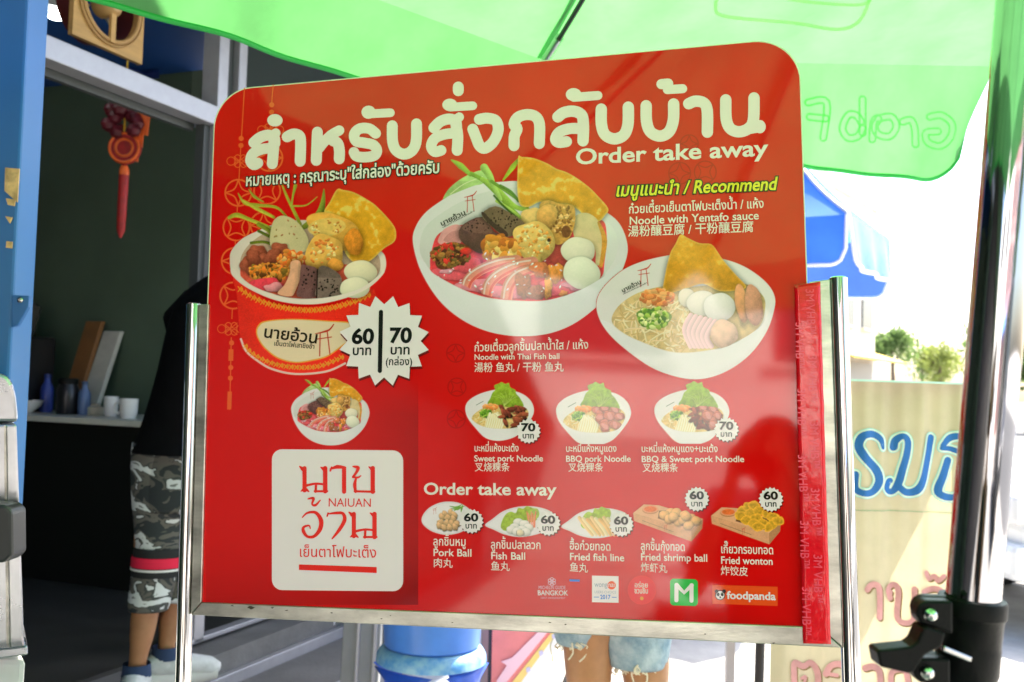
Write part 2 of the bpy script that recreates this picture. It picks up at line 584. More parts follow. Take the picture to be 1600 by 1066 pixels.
# ------------------------------------------------------------------ painter for the printed food photographs
class Canvas:
    def __init__(c, x0, y0, x1, y1, res, tf):
        c.x0, c.y0, c.res, c.tf = x0, y0, res, tf       # tf: picture coords -> photo pixels (ox, oy, scale)
        c.w, c.h = int((x1 - x0) * res) + 1, int((y1 - y0) * res) + 1
        gx, gy = np.meshgrid(np.arange(c.w), np.arange(c.h))
        c.px = x0 + gx / res; c.py = y0 + gy / res
        ox, oy, s = tf[:3]
        s2 = tf[3] if len(tf) > 3 else s
        c.X = (c.px - ox) * s; c.Y = (c.py - oy) * s2    # picture coordinates of every cell
        c.u = s / res                                    # picture units per cell
        c.rgb = np.zeros((c.h, c.w, 3)); c.a = np.zeros((c.h, c.w))
        c.grain = 0.20
    def noise(c, scale, seed=0, octv=3):
        out = np.zeros((c.h, c.w)); amp = 1; tot = 0
        for o in range(octv):
            rs = np.random.RandomState(seed * 17 + o)
            g = rs.rand(64, 64)
            x = c.X / scale * 2 ** o + 11; y = c.Y / scale * 2 ** o + 7
            xi, yi = np.floor(x).astype(int), np.floor(y).astype(int)
            fx, fy = x - xi, y - yi
            fx = fx * fx * (3 - 2 * fx); fy = fy * fy * (3 - 2 * fy)
            v = (g[yi % 64, xi % 64] * (1 - fx) + g[yi % 64, (xi + 1) % 64] * fx) * (1 - fy) + (g[(yi + 1) % 64, xi % 64] * (1 - fx) + g[(yi + 1) % 64, (xi + 1) % 64] * fx) * fy
            out += v * amp; tot += amp; amp *= 0.5
        return out / tot * 2 - 1
    def poly(c, pts, sm=True, n=6, sh=0):
        q = smooth_path(pts, n, True) if sm else np.asarray(pts, float)
        cov = np.zeros((c.h, c.w))
        mg_ = 3 * c.u + sh * 2
        m = (c.X > q[:, 0].min() - mg_) & (c.X < q[:, 0].max() + mg_) & (c.Y > q[:, 1].min() - mg_) & (c.Y < q[:, 1].max() + mg_)
        if not m.any(): return cov
        x, y = c.X[m], c.Y[m]
        ins = np.zeros(len(x), bool); d2 = np.full(len(x), 1e18)
        for (x0, y0), (x1, y1) in zip(q, np.roll(q, -1, axis=0)):
            dx, dy = x1 - x0, y1 - y0
            l2 = dx * dx + dy * dy
            if l2 < 1e-12: continue
            t = np.clip(((x - x0) * dx + (y - y0) * dy) / l2, 0, 1)
            d2 = np.minimum(d2, (x - x0 - t * dx) ** 2 + (y - y0 - t * dy) ** 2)
            if dy != 0:
                cr = (y0 <= y) != (y1 <= y)
                ins ^= cr & (x < x0 + (y - y0) * dx / dy)
        d = np.sqrt(d2) * np.where(ins, 1, -1)
        cov[m] = np.clip(d / c.u + 0.5, 0, 1)
        c.dist = np.full((c.h, c.w), -1e9); c.dist[m] = d
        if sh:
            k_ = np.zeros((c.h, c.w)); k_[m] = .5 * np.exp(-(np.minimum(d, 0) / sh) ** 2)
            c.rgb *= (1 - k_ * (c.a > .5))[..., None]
        return cov
    def line(c, pts, w, sm=True):
        q = smooth_path(pts, 6) if sm and len(pts) > 2 else np.asarray(pts, float)
        ws = np.full(len(q), float(w)) if np.isscalar(w) else np.interp(np.linspace(0, 1, len(q)), np.linspace(0, 1, len(w)), w)
        mw = ws.max()
        cov = np.zeros((c.h, c.w))
        m = (c.X > q[:, 0].min() - mw) & (c.X < q[:, 0].max() + mw) & (c.Y > q[:, 1].min() - mw) & (c.Y < q[:, 1].max() + mw)
        if not m.any(): return cov
        x, y = c.X[m], c.Y[m]
        best = np.full(len(x), -1e9); c_side = np.zeros(len(x))
        for i in range(len(q) - 1):
            dx, dy = q[i + 1] - q[i]
            l2 = dx * dx + dy * dy
            if l2 < 1e-12: continue
            t = np.clip(((x - q[i, 0]) * dx + (y - q[i, 1]) * dy) / l2, 0, 1)
            d = (ws[i] * (1 - t) + ws[i + 1] * t) / 2 - np.hypot(x - q[i, 0] - t * dx, y - q[i, 1] - t * dy)
            sd = ((x - q[i, 0]) * dy - (y - q[i, 1]) * dx) / math.sqrt(l2)
            c_side = np.where(d > best, sd, c_side)
            best = np.maximum(best, d)
        cov[m] = np.clip(best / c.u + 0.5, 0, 1)
        c.side = np.zeros((c.h, c.w)); c.side[m] = c_side
        return cov
    def ell(c, cx, cy, rx, ry=None, rot=0, wob=0, seed=0):
        ry = ry or rx
        dx, dy = c.X - cx, c.Y - cy
        a = R(rot)
        u = (dx * math.cos(a) + dy * math.sin(a)) / rx; v = (-dx * math.sin(a) + dy * math.cos(a)) / ry
        r = np.hypot(u, v)
        if wob:
            th = np.arctan2(v, u)
            rs = np.random.RandomState(seed)
            for k in range(2, 7): r = r + wob / k * np.cos(k * th + rs.rand() * 6.28) * np.minimum(r, 1)
        c.eu, c.ev, c.er = u, v, r
        return np.clip((1 - r) * min(rx, ry) / c.u + 0.5, 0, 1)
    def put(c, cov, col, mult=None):
        """col: sRGB as printed; mult: brightness map"""
        col = np.asarray(col, float)
        L = alb(col)
        L = np.broadcast_to(L, (c.h, c.w, 3)).copy()
        if mult is not None: L = L * np.clip(mult, 0.1, 3)[..., None]
        k = cov[..., None]
        c.rgb = c.rgb * (1 - k) + L * k
        c.a = c.a + cov * (1 - c.a)
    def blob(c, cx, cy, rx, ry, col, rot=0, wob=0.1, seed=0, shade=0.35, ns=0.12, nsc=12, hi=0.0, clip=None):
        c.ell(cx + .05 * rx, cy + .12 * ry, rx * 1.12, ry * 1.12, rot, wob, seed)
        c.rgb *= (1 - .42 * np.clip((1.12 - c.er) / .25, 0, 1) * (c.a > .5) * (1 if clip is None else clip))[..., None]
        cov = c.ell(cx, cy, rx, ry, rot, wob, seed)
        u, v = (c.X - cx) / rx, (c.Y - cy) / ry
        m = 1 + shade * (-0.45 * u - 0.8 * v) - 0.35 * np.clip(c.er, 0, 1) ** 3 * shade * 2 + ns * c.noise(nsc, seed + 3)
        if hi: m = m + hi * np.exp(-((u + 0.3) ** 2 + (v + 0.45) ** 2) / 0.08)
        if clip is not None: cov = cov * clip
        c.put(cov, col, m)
    def crumbs(c, cx, cy, rx, ry, cols, n, r, seed=0, clip=None, el=1.6):
        rs = np.random.RandomState(seed)
        for i in range(n):
            a = rs.rand() * 6.283; q = math.sqrt(rs.rand())
            x, y = cx + rx * q * math.cos(a), cy + ry * q * math.sin(a)
            k = r * (0.6 + 0.8 * rs.rand())
            c.blob_small(x, y, k * el, k, cols[rs.randint(len(cols))], rs.rand() * 180, rs.rand(), clip)
    def blob_small(c, x, y, rx, ry, col, rot, k, clip):
        R_ = max(rx, ry) + 2 * c.u
        j0, j1 = np.searchsorted(c.X[0], [x - R_, x + R_]); i0, i1 = np.searchsorted(c.Y[:, 0], [y - R_, y + R_])
        if j1 <= j0 or i1 <= i0: return
        X, Y = c.X[i0:i1, j0:j1] - x, c.Y[i0:i1, j0:j1] - y
        a = R(rot)
        u = (X * math.cos(a) + Y * math.sin(a)) / rx; v = (-X * math.sin(a) + Y * math.cos(a)) / ry
        r = np.hypot(u, v)
        cov = np.clip((1 - r) * min(rx, ry) / c.u + 0.5, 0, 1)
        if clip is not None: cov = cov * clip[i0:i1, j0:j1]
        L = alb(col)[None, None] * np.clip(0.85 + 0.3 * k - 0.4 * (Y / max(ry, 1)) * 0.6, 0.3, 1.6)[..., None]
        kk = cov[..., None]
        c.rgb[i0:i1, j0:j1] = c.rgb[i0:i1, j0:j1] * (1 - kk) + L * kk
        c.a[i0:i1, j0:j1] += cov * (1 - c.a[i0:i1, j0:j1])
    def build(c, name, layer, parent, ground=RED, label=None):
        g_ = np.random.RandomState(9).randn(c.h, c.w)
        g_ = (g_ + np.roll(g_, 1, 0) + np.roll(g_, 1, 1) + np.roll(np.roll(g_, 1, 0), 1, 1)) / 4
        lum_ = np.clip(1 - c.rgb.mean(axis=2, keepdims=True) / .62, .08, 1)
        c.rgb = c.rgb * np.clip(1 + lum_ * c.grain * g_[..., None] + lum_ * c.grain * .8 * c.noise(18 * c.u, 77, 3)[..., None], .4, 1.7)
        G = np.asarray(ground)
        # colour = premultiplied ink over the ground it is printed on
        al = c.a[..., None]
        col = c.rgb * 1.0
        col = np.where(al > 1e-4, col / np.maximum(al, 1e-4) * al + G * (1 - al), G)
        cell = (c.a[:-1, :-1] > .02) | (c.a[1:, :-1] > .02) | (c.a[:-1, 1:] > .02) | (c.a[1:, 1:] > .02)
        used = np.zeros((c.h, c.w), bool)
        used[:-1, :-1] |= cell; used[1:, :-1] |= cell; used[:-1, 1:] |= cell; used[1:, 1:] |= cell
        idx = np.full((c.h, c.w), -1); idx[used] = np.arange(used.sum())
        xy = Bn(np.stack([c.px[used], c.py[used]], 1))
        co = np.stack([xy[:, 0], np.full(len(xy), -0.00025 * layer), xy[:, 1]], 1)
        ii, jj = np.nonzero(cell)
        q = np.stack([idx[ii + 1, jj], idx[ii + 1, jj + 1], idx[ii, jj + 1], idx[ii, jj]], 1)
        me = bpy.data.meshes.new(name)
        me.vertices.add(len(co)); me.vertices.foreach_set('co', co.ravel())
        me.loops.add(q.size); me.loops.foreach_set('vertex_index', q.ravel().astype(np.int32))
        me.polygons.add(len(q))
        me.polygons.foreach_set('loop_start', np.arange(0, q.size, 4, dtype=np.int32))
        try: me.polygons.foreach_set('loop_total', np.full(len(q), 4, dtype=np.int32))
        except Exception: pass
        me.update()
        at = me.color_attributes.new('Ink', 'FLOAT_COLOR', 'POINT')
        at.data.foreach_set('color', np.concatenate([col[used], np.ones((len(co), 1))], 1).ravel())
        return link(name, me, VCOL, parent, label=label)

# ---- the panel, its frame, posts and feet (board coordinates: x along, y away from the viewer, z up)
def rounded_panel():
    w = BW / 2
    r = 0.062
    z0, z1 = ZB - 0.012, ZB + BH
    out = [(-w, z0), (w, z0)]
    for cx, a0 in ((w - r, 0), (-w + r, 90)):
        for k in range(13):
            a = R(a0 + 90 * k / 12)
            out.append((cx + r * math.cos(a), z1 - r + r * math.sin(a)))
    return np.array(out)
_pp = rounded_panel()
def B3(p, y): return (p[0], y, p[1])
mb = MB(); mb.prism([B3(p, 0.0) for p in _pp], (0, 0.0045, 0))
panel = mb.build('panel', PANEL, board, local=True)
# pale cut edge of the clear sheet
_in = _pp.copy()
_c = _pp.mean(axis=0)
for i, p in enumerate(_pp):
    _in[i] = (p[0] * (1 - 0.0016 / 0.45), ZB - 0.012 + (p[1] - ZB + 0.012) * (1 - 0.0016 / BH))
mb = MB()
n = len(_pp)
idx = list(range(1, n)) + [0]
vs = [B3(p, -0.0002) for p in _pp] + [B3(p, -0.0002) for p in _in] + [(p[0] * 1.0006, 0.0047, p[1]) for p in _pp]
fs = [(idx[k], idx[k + 1], idx[k + 1] + n, idx[k] + n) for k in range(n - 1)]
mb.add(vs, fs)
mb.build('cut_edge', EDGE, panel, local=True)

def rail(name, pts, d=0.016):
    m_ = MB(); m_.prism([B3(B(*p), -0.004) for p in pts], (0, d, 0))
    return m_.build(name, BRUSHED, board, local=True, bevel=0.0012)
rail('frame_rail', [(313, 476), (328, 476), (316.5, 940.5), (300, 959.5)])
rail('frame_rail', [(1264, 441), (1296.5, 437), (1316, 1011), (1279.5, 979.8)])
rail('frame_rail', [(317, 940.9), (1279, 979.7), (1315.5, 1011.6), (300.5, 960.2)])
def post(pt, pb, w):
    a, b = B(*pt), B(*pb)
    d = (b - a) / np.linalg.norm(b - a)
    e = b + d * ((b[1] - 0.012) / -d[1])
    m_ = MB()
    r = 0.0118
    m_.tube([(a[0], 0.004, a[1]), (a[0] * .5 + e[0] * .5, 0.004, (a[1] + e[1]) / 2), (e[0], 0.004, e[1])], r, 28)
    o = m_.build('post', CHROME, board, local=True, smooth=True)
    c_ = MB(); c_.lathe([(r * 1.02, -0.004), (r * 1.02, 0.001), (r * 0.8, 0.003)], (a[0], 0.004, a[1]), 24)
    c_.build('end_cap', CHROME, o, local=True, smooth=True)
    f_ = MB(); f_.box((e[0], 0.0, 0.03), (0.035, 0.52, 0.03))
    f_.build('foot', BRUSHED, board, local=True, bevel=0.004)
    return e
e1 = post((301.5, 476.5), (287, 960), 22)
e2 = post((1310, 435.5), (1329, 1011), 26)
m_ = MB(); m_.bar((e1[0], 0.004, 0.16), (e2[0], 0.004, 0.16), 0.02, 0.02)
m_.build('cross_bar', CHROME, board, local=True, bevel=0.002)

# red adhesive tape stuck over the right rail
TAPE = mat('red_tape', alb((205, 6, 22)) , 0.13, noise=0.12, nscale=60, bump=0.12, bscale=38, ior=1.6)
mb = MB()
def tape_pt(u, v):
    l = np.array((1241, 447)) * (1 - v) + np.array((1254.5, 1004)) * v
    r = np.array((1281, 441.5)) * (1 - v) + np.array((1297.5, 1005)) * v
    q = B(*(l * (1 - u) + r * u))
    rs = math.sin(v * 31) * 0.0003 + math.sin(v * 83 + u * 4) * 0.0002
    return (q[0] + 0.0002 * math.sin(v * 57 + u), -0.0062 + rs * (u - 0.5) * 2, q[1])
mb.grid(tape_pt, 6, 90)
tape = mb.build('tape_strip', TAPE, board, local=True, smooth=True, solid=0.0009)
# ------------------------------------------------------------------ everything printed on the panel
_txt = ''.join(['หมายเหตุ : กรุณาระบุ"ใส่กล่อง"ด้วยครับ', 'เมนูแนะนำ / Recommend', 'ก๋วยเตี๋ยวเย็นตาโฟบะเต็งน้ำ / แห้ง', 'Noodle with Yentafo sauce', '湯粉釀豆腐 / 干粉釀豆腐',
   'ก๋วยเตี๋ยวลูกชิ้นปลาน้ำใส', 'Noodle with Thai Fish ball', '湯粉 鱼丸 / 干粉 鱼丸', 'บะหมี่แห้งบะเต้ง', 'Sweet pork Noodle', '叉烧粿条', 'บะหมี่แห้งหมูแดง+', 'BBQ & ', 'Order take away',
   'ลูกชิ้นหมู Pork Ball 肉丸 ลวก Fish ฮื้อก๋วยทอด Fried fish line กุ้ง shrimp ball 炸虾丸 เกี๊ยวกรอบทอด wonton 炸饺皮', 'บาท 60 70 (กล่อง)', 'NAIUAN MICHELIN GUIDE BANGKOK DEBUT ANNOUNCEMENT wongnai USERS CHOICE 2017 foodpanda อร่อยชวนชิม True',
   'นายอ้วน เย็นตาโฟเสาชิงช้า', '3M VHB™', 'GrabFood'])
load_glyphs(sorted(set(_txt) - {' '}))
UVW = lambda ox, oy, s: (lambda q: [(ox + x / s, oy + y / s) for x, y in q])
cA = UVW(330, 60, 3.404)
cB = UVW(780, 60, 3.265)
def strokes(name, tf, items, m, layer, parent=None, label=None, sc=1.0):
    """items: (points, width) in enlarged-photo coordinates"""
    cs = []
    for it in items:
        pts, w = it[0], it[1]
        sm = not (len(it) > 2 and it[2] == 'l')
        if len(pts) == 1:
            c = disc(pts[0][0], pts[0][1], w, it[2] if len(it) > 2 and it[2] != 'l' else None)
        else: c = stroke(pts, w, sm)
        cs.append(np.array(tf(c)))
    return flat(name, cs, m, layer, parent or panel, label)
w = 58
A_ = [
 ([(228, 556), (262, 528), (305, 516), (336, 530), (340, 560)], w), ([(335, 545), (332, 600), (326, 668)], w), ([(326, 520), (345, 505)], w - 8),
 ([(325, 585), (275, 590), (226, 612), (210, 650), (228, 674), (250, 664)], w - 2), ([(340, 437)], 41, 33),
 ([(405, 525), (438, 510), (470, 520), (477, 560), (474, 655)], w),
 ([(566, 500), (563, 570), (560, 650)], w), ([(575, 585), (605, 548), (640, 515), (682, 491)], w - 4), ([(648, 545), (674, 560), (683, 600), (682, 642)], w),
 ([(838, 394)], 38, 35), ([(840, 403), (954, 397)], 46),
 ([(876, 507), (840, 481), (790, 482), (762, 512), (772, 548), (815, 557), (862, 568), (882, 597), (868, 624), (820, 633), (775, 628), (760, 607)], w - 2),
 ([(964, 466), (966, 550), (985, 597), (1028, 617), (1070, 597), (1091, 548), (1093, 456)], w),
 ([(1185, 477), (1220, 444), (1265, 430), (1300, 442), (1306, 475)], w), ([(1302, 460), (1312, 520), (1309, 597)], w), ([(1292, 440), (1320, 420)], w - 8),
 ([(1300, 505), (1240, 512), (1190, 534), (1171, 575), (1190, 604), (1224, 597)], w - 2),
 ([(1270, 355)], 40, 33), ([(1272, 367), (1392, 360)], 46), ([(1315, 260), (1315, 280)], 58),
 ([(1427, 432), (1470, 426), (1515, 440), (1527, 490), (1502, 550), (1458, 586), (1428, 572), (1410, 530), (1392, 484)], w),
]
B_ = [
 ([(76, 549), (78, 500), (92, 462), (76, 440), (95, 405), (140, 390), (185, 400), (206, 440), (205, 538)], w - 2),
 ([(300, 402), (330, 380), (380, 373), (420, 392), (430, 440), (428, 524)], w), ([(424, 462), (360, 462), (308, 480), (288, 515), (305, 532), (344, 528)], w - 2),
 ([(380, 288)], 40, 33), ([(382, 302), (504, 293)], 46),
 ([(521, 362), (522, 440), (540, 492), (588, 514), (636, 494), (657, 440), (659, 352)], w),
 ([(750, 345), (752, 425), (772, 478), (820, 500), (866, 478), (888, 420), (890, 336)], w),
 ([(828, 235), (862, 232)], 52), ([(858, 263), (936, 258)], 46),
 ([(967, 335), (1000, 322), (1042, 330), (1061, 368), (1062, 480)], w),
 ([(1156, 315), (1158, 410), (1178, 460), (1222, 478), (1270, 462), (1296, 420), (1300, 305)], w), ([(1296, 400), (1308, 440), (1334, 454)], w - 8), ([(1330, 452)], 30, 34), ([(1275, 470), (1320, 462)], 40),
]
_tc = [np.array(cA(stroke(i[0], i[1]) if len(i[0]) > 1 else disc(i[0][0][0], i[0][0][1], i[1], i[2]))) for i in A_] + [np.array(cB(stroke(i[0], i[1]) if len(i[0]) > 1 else disc(i[0][0][0], i[0][0][1], i[1], i[2]))) for i in B_]
# hanging ornaments printed down the left edge and very faintly elsewhere
def knot(cx, cy, s):
    its = []
    for (dx, dy) in ((-1, -1), (1, -1), (-1, 1), (1, 1)):
        its += ring(cx + dx * 4.6 * s, cy + dy * 5.4 * s, 4.4 * s, 1.3)
    its += ring(cx - 15 * s, cy, 6.4 * s, 1.3) + [stroke([(cx - 10 * s, cy - 7 * s), (cx + 9 * s, cy + 9 * s)], 1.3), stroke([(cx - 10 * s, cy + 7 * s), (cx + 9 * s, cy - 9 * s)], 1.3)]
    its += ring(cx + 15 * s, cy, 6.4 * s, 1.3)
    return its
def coin(cx, cy, r, kind=0, w=2.6):
    its = ring(cx, cy, r, w)
    for k in range(4):
        a = R(90 * k + (45 if kind else 0))
        a1 = a + R(90)
        p0 = (cx + r * math.cos(a), cy + r * math.sin(a)); p1 = (cx + r * math.cos(a1), cy + r * math.sin(a1))
        am = a + R(45)
        mid = (cx + r * 0.42 * math.cos(am), cy + r * 0.42 * math.sin(am))
        its.append(stroke([p0, mid, p1], w * 0.85))
    return its
orn = [stroke([(382, 138), (377.5, 215)], 1.6), stroke([(427, 133), (424.5, 163)], 1.6), disc(377, 216.5, 4), disc(376.6, 227.5, 4), disc(424.7, 164, 4), disc(424.4, 175.5, 4),
       stroke([(376.4, 229), (373.5, 280)], 1.4), stroke([(424, 176), (423, 225)], 1.4)]
orn += knot(376, 252, 1.0) + knot(423, 203, 0.95)
for x, y, k in ((372.5, 301.5, 0), (369.5, 355.5, 1), (367, 408, 0), (364.5, 462, 1), (417.5, 298.5, 1), (412, 352, 0), (421, 247, 0)):
    orn += coin(x, y, 20.5, k)
for y0, y1, x in ((322, 335, 371), (376, 388, 368), (428, 441, 366), (482, 498, 363)):
    orn.append(stroke([(x, y0), (x - .5, y1)], 1.6))
orn += knot(361.5, 514, 1.0)
orn += [stroke([(361.5, 528), (359, 640)], 1.6), disc(362, 536, 4), np.array([(357.5, 546), (365, 546), (364.5, 564), (357, 564)]), disc(360.7, 574.5, 4), disc(360.2, 591, 4), np.array([(355.8, 612), (362.5, 612), (361.5, 640), (355, 640)])]
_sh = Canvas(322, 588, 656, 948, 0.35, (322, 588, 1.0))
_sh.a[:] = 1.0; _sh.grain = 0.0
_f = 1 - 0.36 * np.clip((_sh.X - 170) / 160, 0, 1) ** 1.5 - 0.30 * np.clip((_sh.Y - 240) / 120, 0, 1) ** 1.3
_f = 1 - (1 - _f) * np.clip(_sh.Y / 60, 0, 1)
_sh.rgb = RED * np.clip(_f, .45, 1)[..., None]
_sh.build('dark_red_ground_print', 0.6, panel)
flat('ornament_print', orn, INK_ORN, 1, panel)
for x, y, r_, k_ in ((1062, 271, 17, 0), (1102, 269, 17, 1), (1077, 225, 14, 0), (712, 552, 14, 0), (714, 605, 14, 1), (713, 655, 14, 0)):
    flat('coin_print', coin(x, y, r_, k_, 2), INK_ORN2, 1, panel)
flat('thai_title_lettering', _tc, INK_CREAM, 3, panel)
text_line('title_lettering', 'Order take away', (899, 257), (1199, 243), 23, INK_CREAM, 3, off=0.022, href=0.68)
text_line('note_lettering', 'หมายเหตุ : กรุณาระบุ"ใส่กล่อง"ด้วยครับ', (384, 291.5), (688, 270.5), 13, INK_CREAM, 7, off=0.022, href=0.52, outline=(INK_BLACK, 0.06))
text_line('recommend_lettering', 'เมนูแนะนำ / Recommend', (961, 307.5), (1213, 297), 15.5, INK_YELLOW, 7, off=0.022, italic=0.2, href=0.56, outline=(INK_BLACK, 0.06))
text_line('dish_name', 'ก๋วยเตี๋ยวเย็นตาโฟบะเต็งน้ำ / แห้ง', (982, 334), (1194, 325), 10.5, INK_CREAM, 5, off=0.012, href=0.55)
text_line('dish_name', 'Noodle with Yentafo sauce', (983, 351.5), (1186, 343), 12, INK_CREAM, 5, off=0.012, href=0.68)
text_line('dish_name', '湯粉釀豆腐 / 干粉釀豆腐', (981, 369), (1178, 361.5), 15.5, INK_CREAM, 5, off=0.007, href=0.82)
text_line('dish_name', 'ก๋วยเตี๋ยวลูกชิ้นปลาน้ำใส / แห้ง', (741, 549.5), (920, 545), 10, INK_CREAM, 5, off=0.010, href=0.55)
text_line('dish_name', 'Noodle with Thai Fish ball', (741, 562.5), (875, 561), 8.5, INK_CREAM, 5, off=0.010, href=0.68)
text_line('dish_name', '湯粉 鱼丸 / 干粉 鱼丸', (741, 580.5), (881, 579.5), 13.5, INK_CREAM, 5, off=0.006, href=0.82)
def dish(x0, x1, y, th, en, cn, xe, xc0, xc1, dy=0.0):
    text_line('dish_name', th, (x0, y), (x1, y + dy), 8.3, INK_CREAM, 5, off=0.012, href=0.55)
    text_line('dish_name', en, (x0, y + 15.5), (xe, y + 15.5 + dy), 9.2, INK_CREAM, 5, off=0.014, href=0.68)
    text_line('dish_name', cn, (xc0, y + 30), (xc1, y + 30 + dy), 12.5, INK_CREAM, 5, off=0.006, href=0.82)
dish(741, 811, 705.5, 'บะหมี่แห้งบะเต้ง', 'Sweet pork Noodle', '叉烧粿条', 849, 742, 797)
dish(884, 964, 706, 'บะหมี่แห้งหมูแดง', 'BBQ pork Noodle', '叉烧粿条', 986, 888, 943)
dish(1002, 1122, 706.5, 'บะหมี่แห้งหมูแดง+บะเต้ง', 'BBQ & Sweet pork Noodle', '叉烧粿条', 1163, 1004, 1060)
text_line('takeaway_heading', 'Order take away', (662, 772.5), (869, 774), 17.5, INK_CREAM, 5, off=0.022, href=0.68)
def side(x0, y, th, xt, en, xe, cn, xc, dy):
    text_line('dish_name', th, (x0, y), (xt, y + dy), 10, INK_CREAM, 7, off=0.012, href=0.55)
    text_line('dish_name', en, (x0, y + 16.5), (xe, y + 16.5 + dy), 11, INK_CREAM, 7, off=0.014, href=0.68)
    text_line('dish_name', cn, (x0, y + 33), (xc, y + 33 + dy), 13, INK_CREAM, 7, off=0.006, href=0.82)
side(677, 852, 'ลูกชิ้นหมู', 729, 'Pork Ball', 738, '肉丸', 708, 1)
side(767, 857, 'ลูกชิ้นปลาลวก', 846, 'Fish Ball', 822, '鱼丸', 797, 1)
side(890, 858.5, 'ฮื้อก๋วยทอด', 955, 'Fried fish line', 976, '鱼丸', 919, 2)
side(1001, 859, 'ลูกชิ้นกุ้งทอด', 1071, 'Fried shrimp ball', 1106, '炸虾丸', 1043, 2)
side(1126, 864, 'เกี๊ยวกรอบทอด', 1209, 'Fried wonton', 1208, '炸饺皮', 1169, 2)

# price badges
def badge(cx, cy, ro, ri, n, num, sub, hn=11, hs=6.5, a0=0.1, sx=1.0):
    flat('badge_shade', [star(cx + 1.5, cy + 2, ro, ri, n, a0)], INK_SHADE, 7, panel)
    b = flat('price_badge', [star(cx, cy, ro, ri, n, a0)], INK_WHITE, 9, panel)
    return b
def small_badge(cx, cy, num, r=19.5):
    badge(cx, cy, r, r * 0.86, 18, num, 'บาท')
    text_line('price_number', num, (cx - 11.5, cy - 0.5), (cx + 11, cy - 0.2), 11.5, INK_BLACK, 11, off=0.035, href=0.68)
    text_line('price_unit', 'บาท', (cx - 9.5, cy + 11), (cx + 9.5, cy + 11.2), 6.6, INK_BLACK, 11, off=0.018, href=0.55)
for cx, cy, num in ((826, 674, '70'), (1135, 671.5, '70'), (737, 814.5, '60'), (857, 818, '60'), (971, 819.5, '60'), (1089, 780, '60'), (1204.5, 780.5, '60')):
    small_badge(cx, cy, num)
flat('badge_shade', [star(602, 537, 71, 57, 16, 0.2)], INK_SHADE, 7, panel)
flat('price_badge', [star(601, 533, 71, 57, 16, 0.2)], INK_WHITE, 9, panel)
flat('badge_bar', [stroke([(596.3, 488), (594.5, 580)], 6.6)], INK_BLACK, 11, panel)
text_line('price_number', '60', (550, 537), (585, 537), 22, INK_BLACK, 11, off=0.035, href=0.68)
text_line('price_number', '70', (609, 535.5), (644, 535.5), 22, INK_BLACK, 11, off=0.035, href=0.68)
text_line('price_unit', 'บาท', (551, 555), (582, 555), 11, INK_BLACK, 11, off=0.022, href=0.55)
text_line('price_unit', 'บาท', (610, 554), (642, 554), 11, INK_BLACK, 11, off=0.022, href=0.55)
text_line('price_unit', '(กล่อง)', (603, 571), (645.5, 571), 9.5, INK_BLACK, 11, off=0.012, href=0.58)

# white card with the shop's name
c6 = UVW(320, 570, 2.882)
card = np.array([(x, y) for x, y in rrect(425, 702, 630, 922, 16)])
card[:, 1] += (card[:, 0] - 425) * 0.010
flat('name_card', [card], INK_WHITE, 1, panel)
def n_glyph(ox, oy):
    q = lambda *a: [(x + ox, y + oy) for x, y in a]
    return [(q((428, 458), (442, 470)), (6, 18)), (q((450, 466), (450, 566)), 19, 'l'), (q((434, 570), (452, 560), (470, 572)), (4, 17, 5)),
            (q((455, 545), (500, 536), (546, 540)), (12, 10, 10)), (q((502, 536), (500, 572)), 11, 'l'), (q((496, 570), (552, 570)), 10, 'l'), (q((524, 462), (536, 470)), (6, 16)), (q((543, 466), (543, 570)), 20, 'l')]
lg = n_glyph(0, 0) + [([(566, 470), (598, 460), (632, 464)], (6, 18, 12)), ([(628, 466), (628, 572)], 19, 'l'), ([(572, 462), (566, 478)], 8),
   ([(668, 458), (690, 464), (684, 484), (668, 506)], (6, 18, 12, 10)), ([(668, 506), (690, 508), (704, 500)], (10, 9, 5)), ([(682, 512), (676, 540), (680, 572)], (8, 16, 12)), ([(676, 570), (764, 572)], 10, 'l'), ([(740, 460), (752, 470)], (6, 14)), ([(757, 466), (757, 572)], 20, 'l')]
lg += [([(466, 604), (490, 602), (484, 628), (500, 632), (521, 610)], (6, 14, 8, 12, 5)),
   ([(440, 688), (462, 668), (500, 666), (524, 700), (520, 740), (494, 772), (464, 774), (446, 752), (446, 732), (470, 724), (476, 738)], (5, 9, 14, 20, 20, 14, 12, 16, 12, 7, 5)),
   ([(554, 672), (590, 668), (622, 670), (630, 700), (606, 744), (574, 784)], (5, 12, 14, 18, 16, 6)), ([(556, 668), (552, 682)], 7)]
lg += n_glyph(222, 206)
strokes('shop_name_lettering', c6, lg, INK_RED, 3)
text_line('shop_name_latin', 'NAIUAN', (512.5, 791.5), (581, 792.3), 13, INK_RED, 3, off=0.0, href=0.68)
text_line('shop_name_thai', 'เย็นตาโฟบะเต็ง', (467, 870), (589, 871.5), 12.5, INK_RED, 3, off=0.004, href=0.55)
flat('name_bar', [np.array(c6([(425, 899), (775, 911), (775, 938), (425, 924)]))], INK_RED, 3, panel)

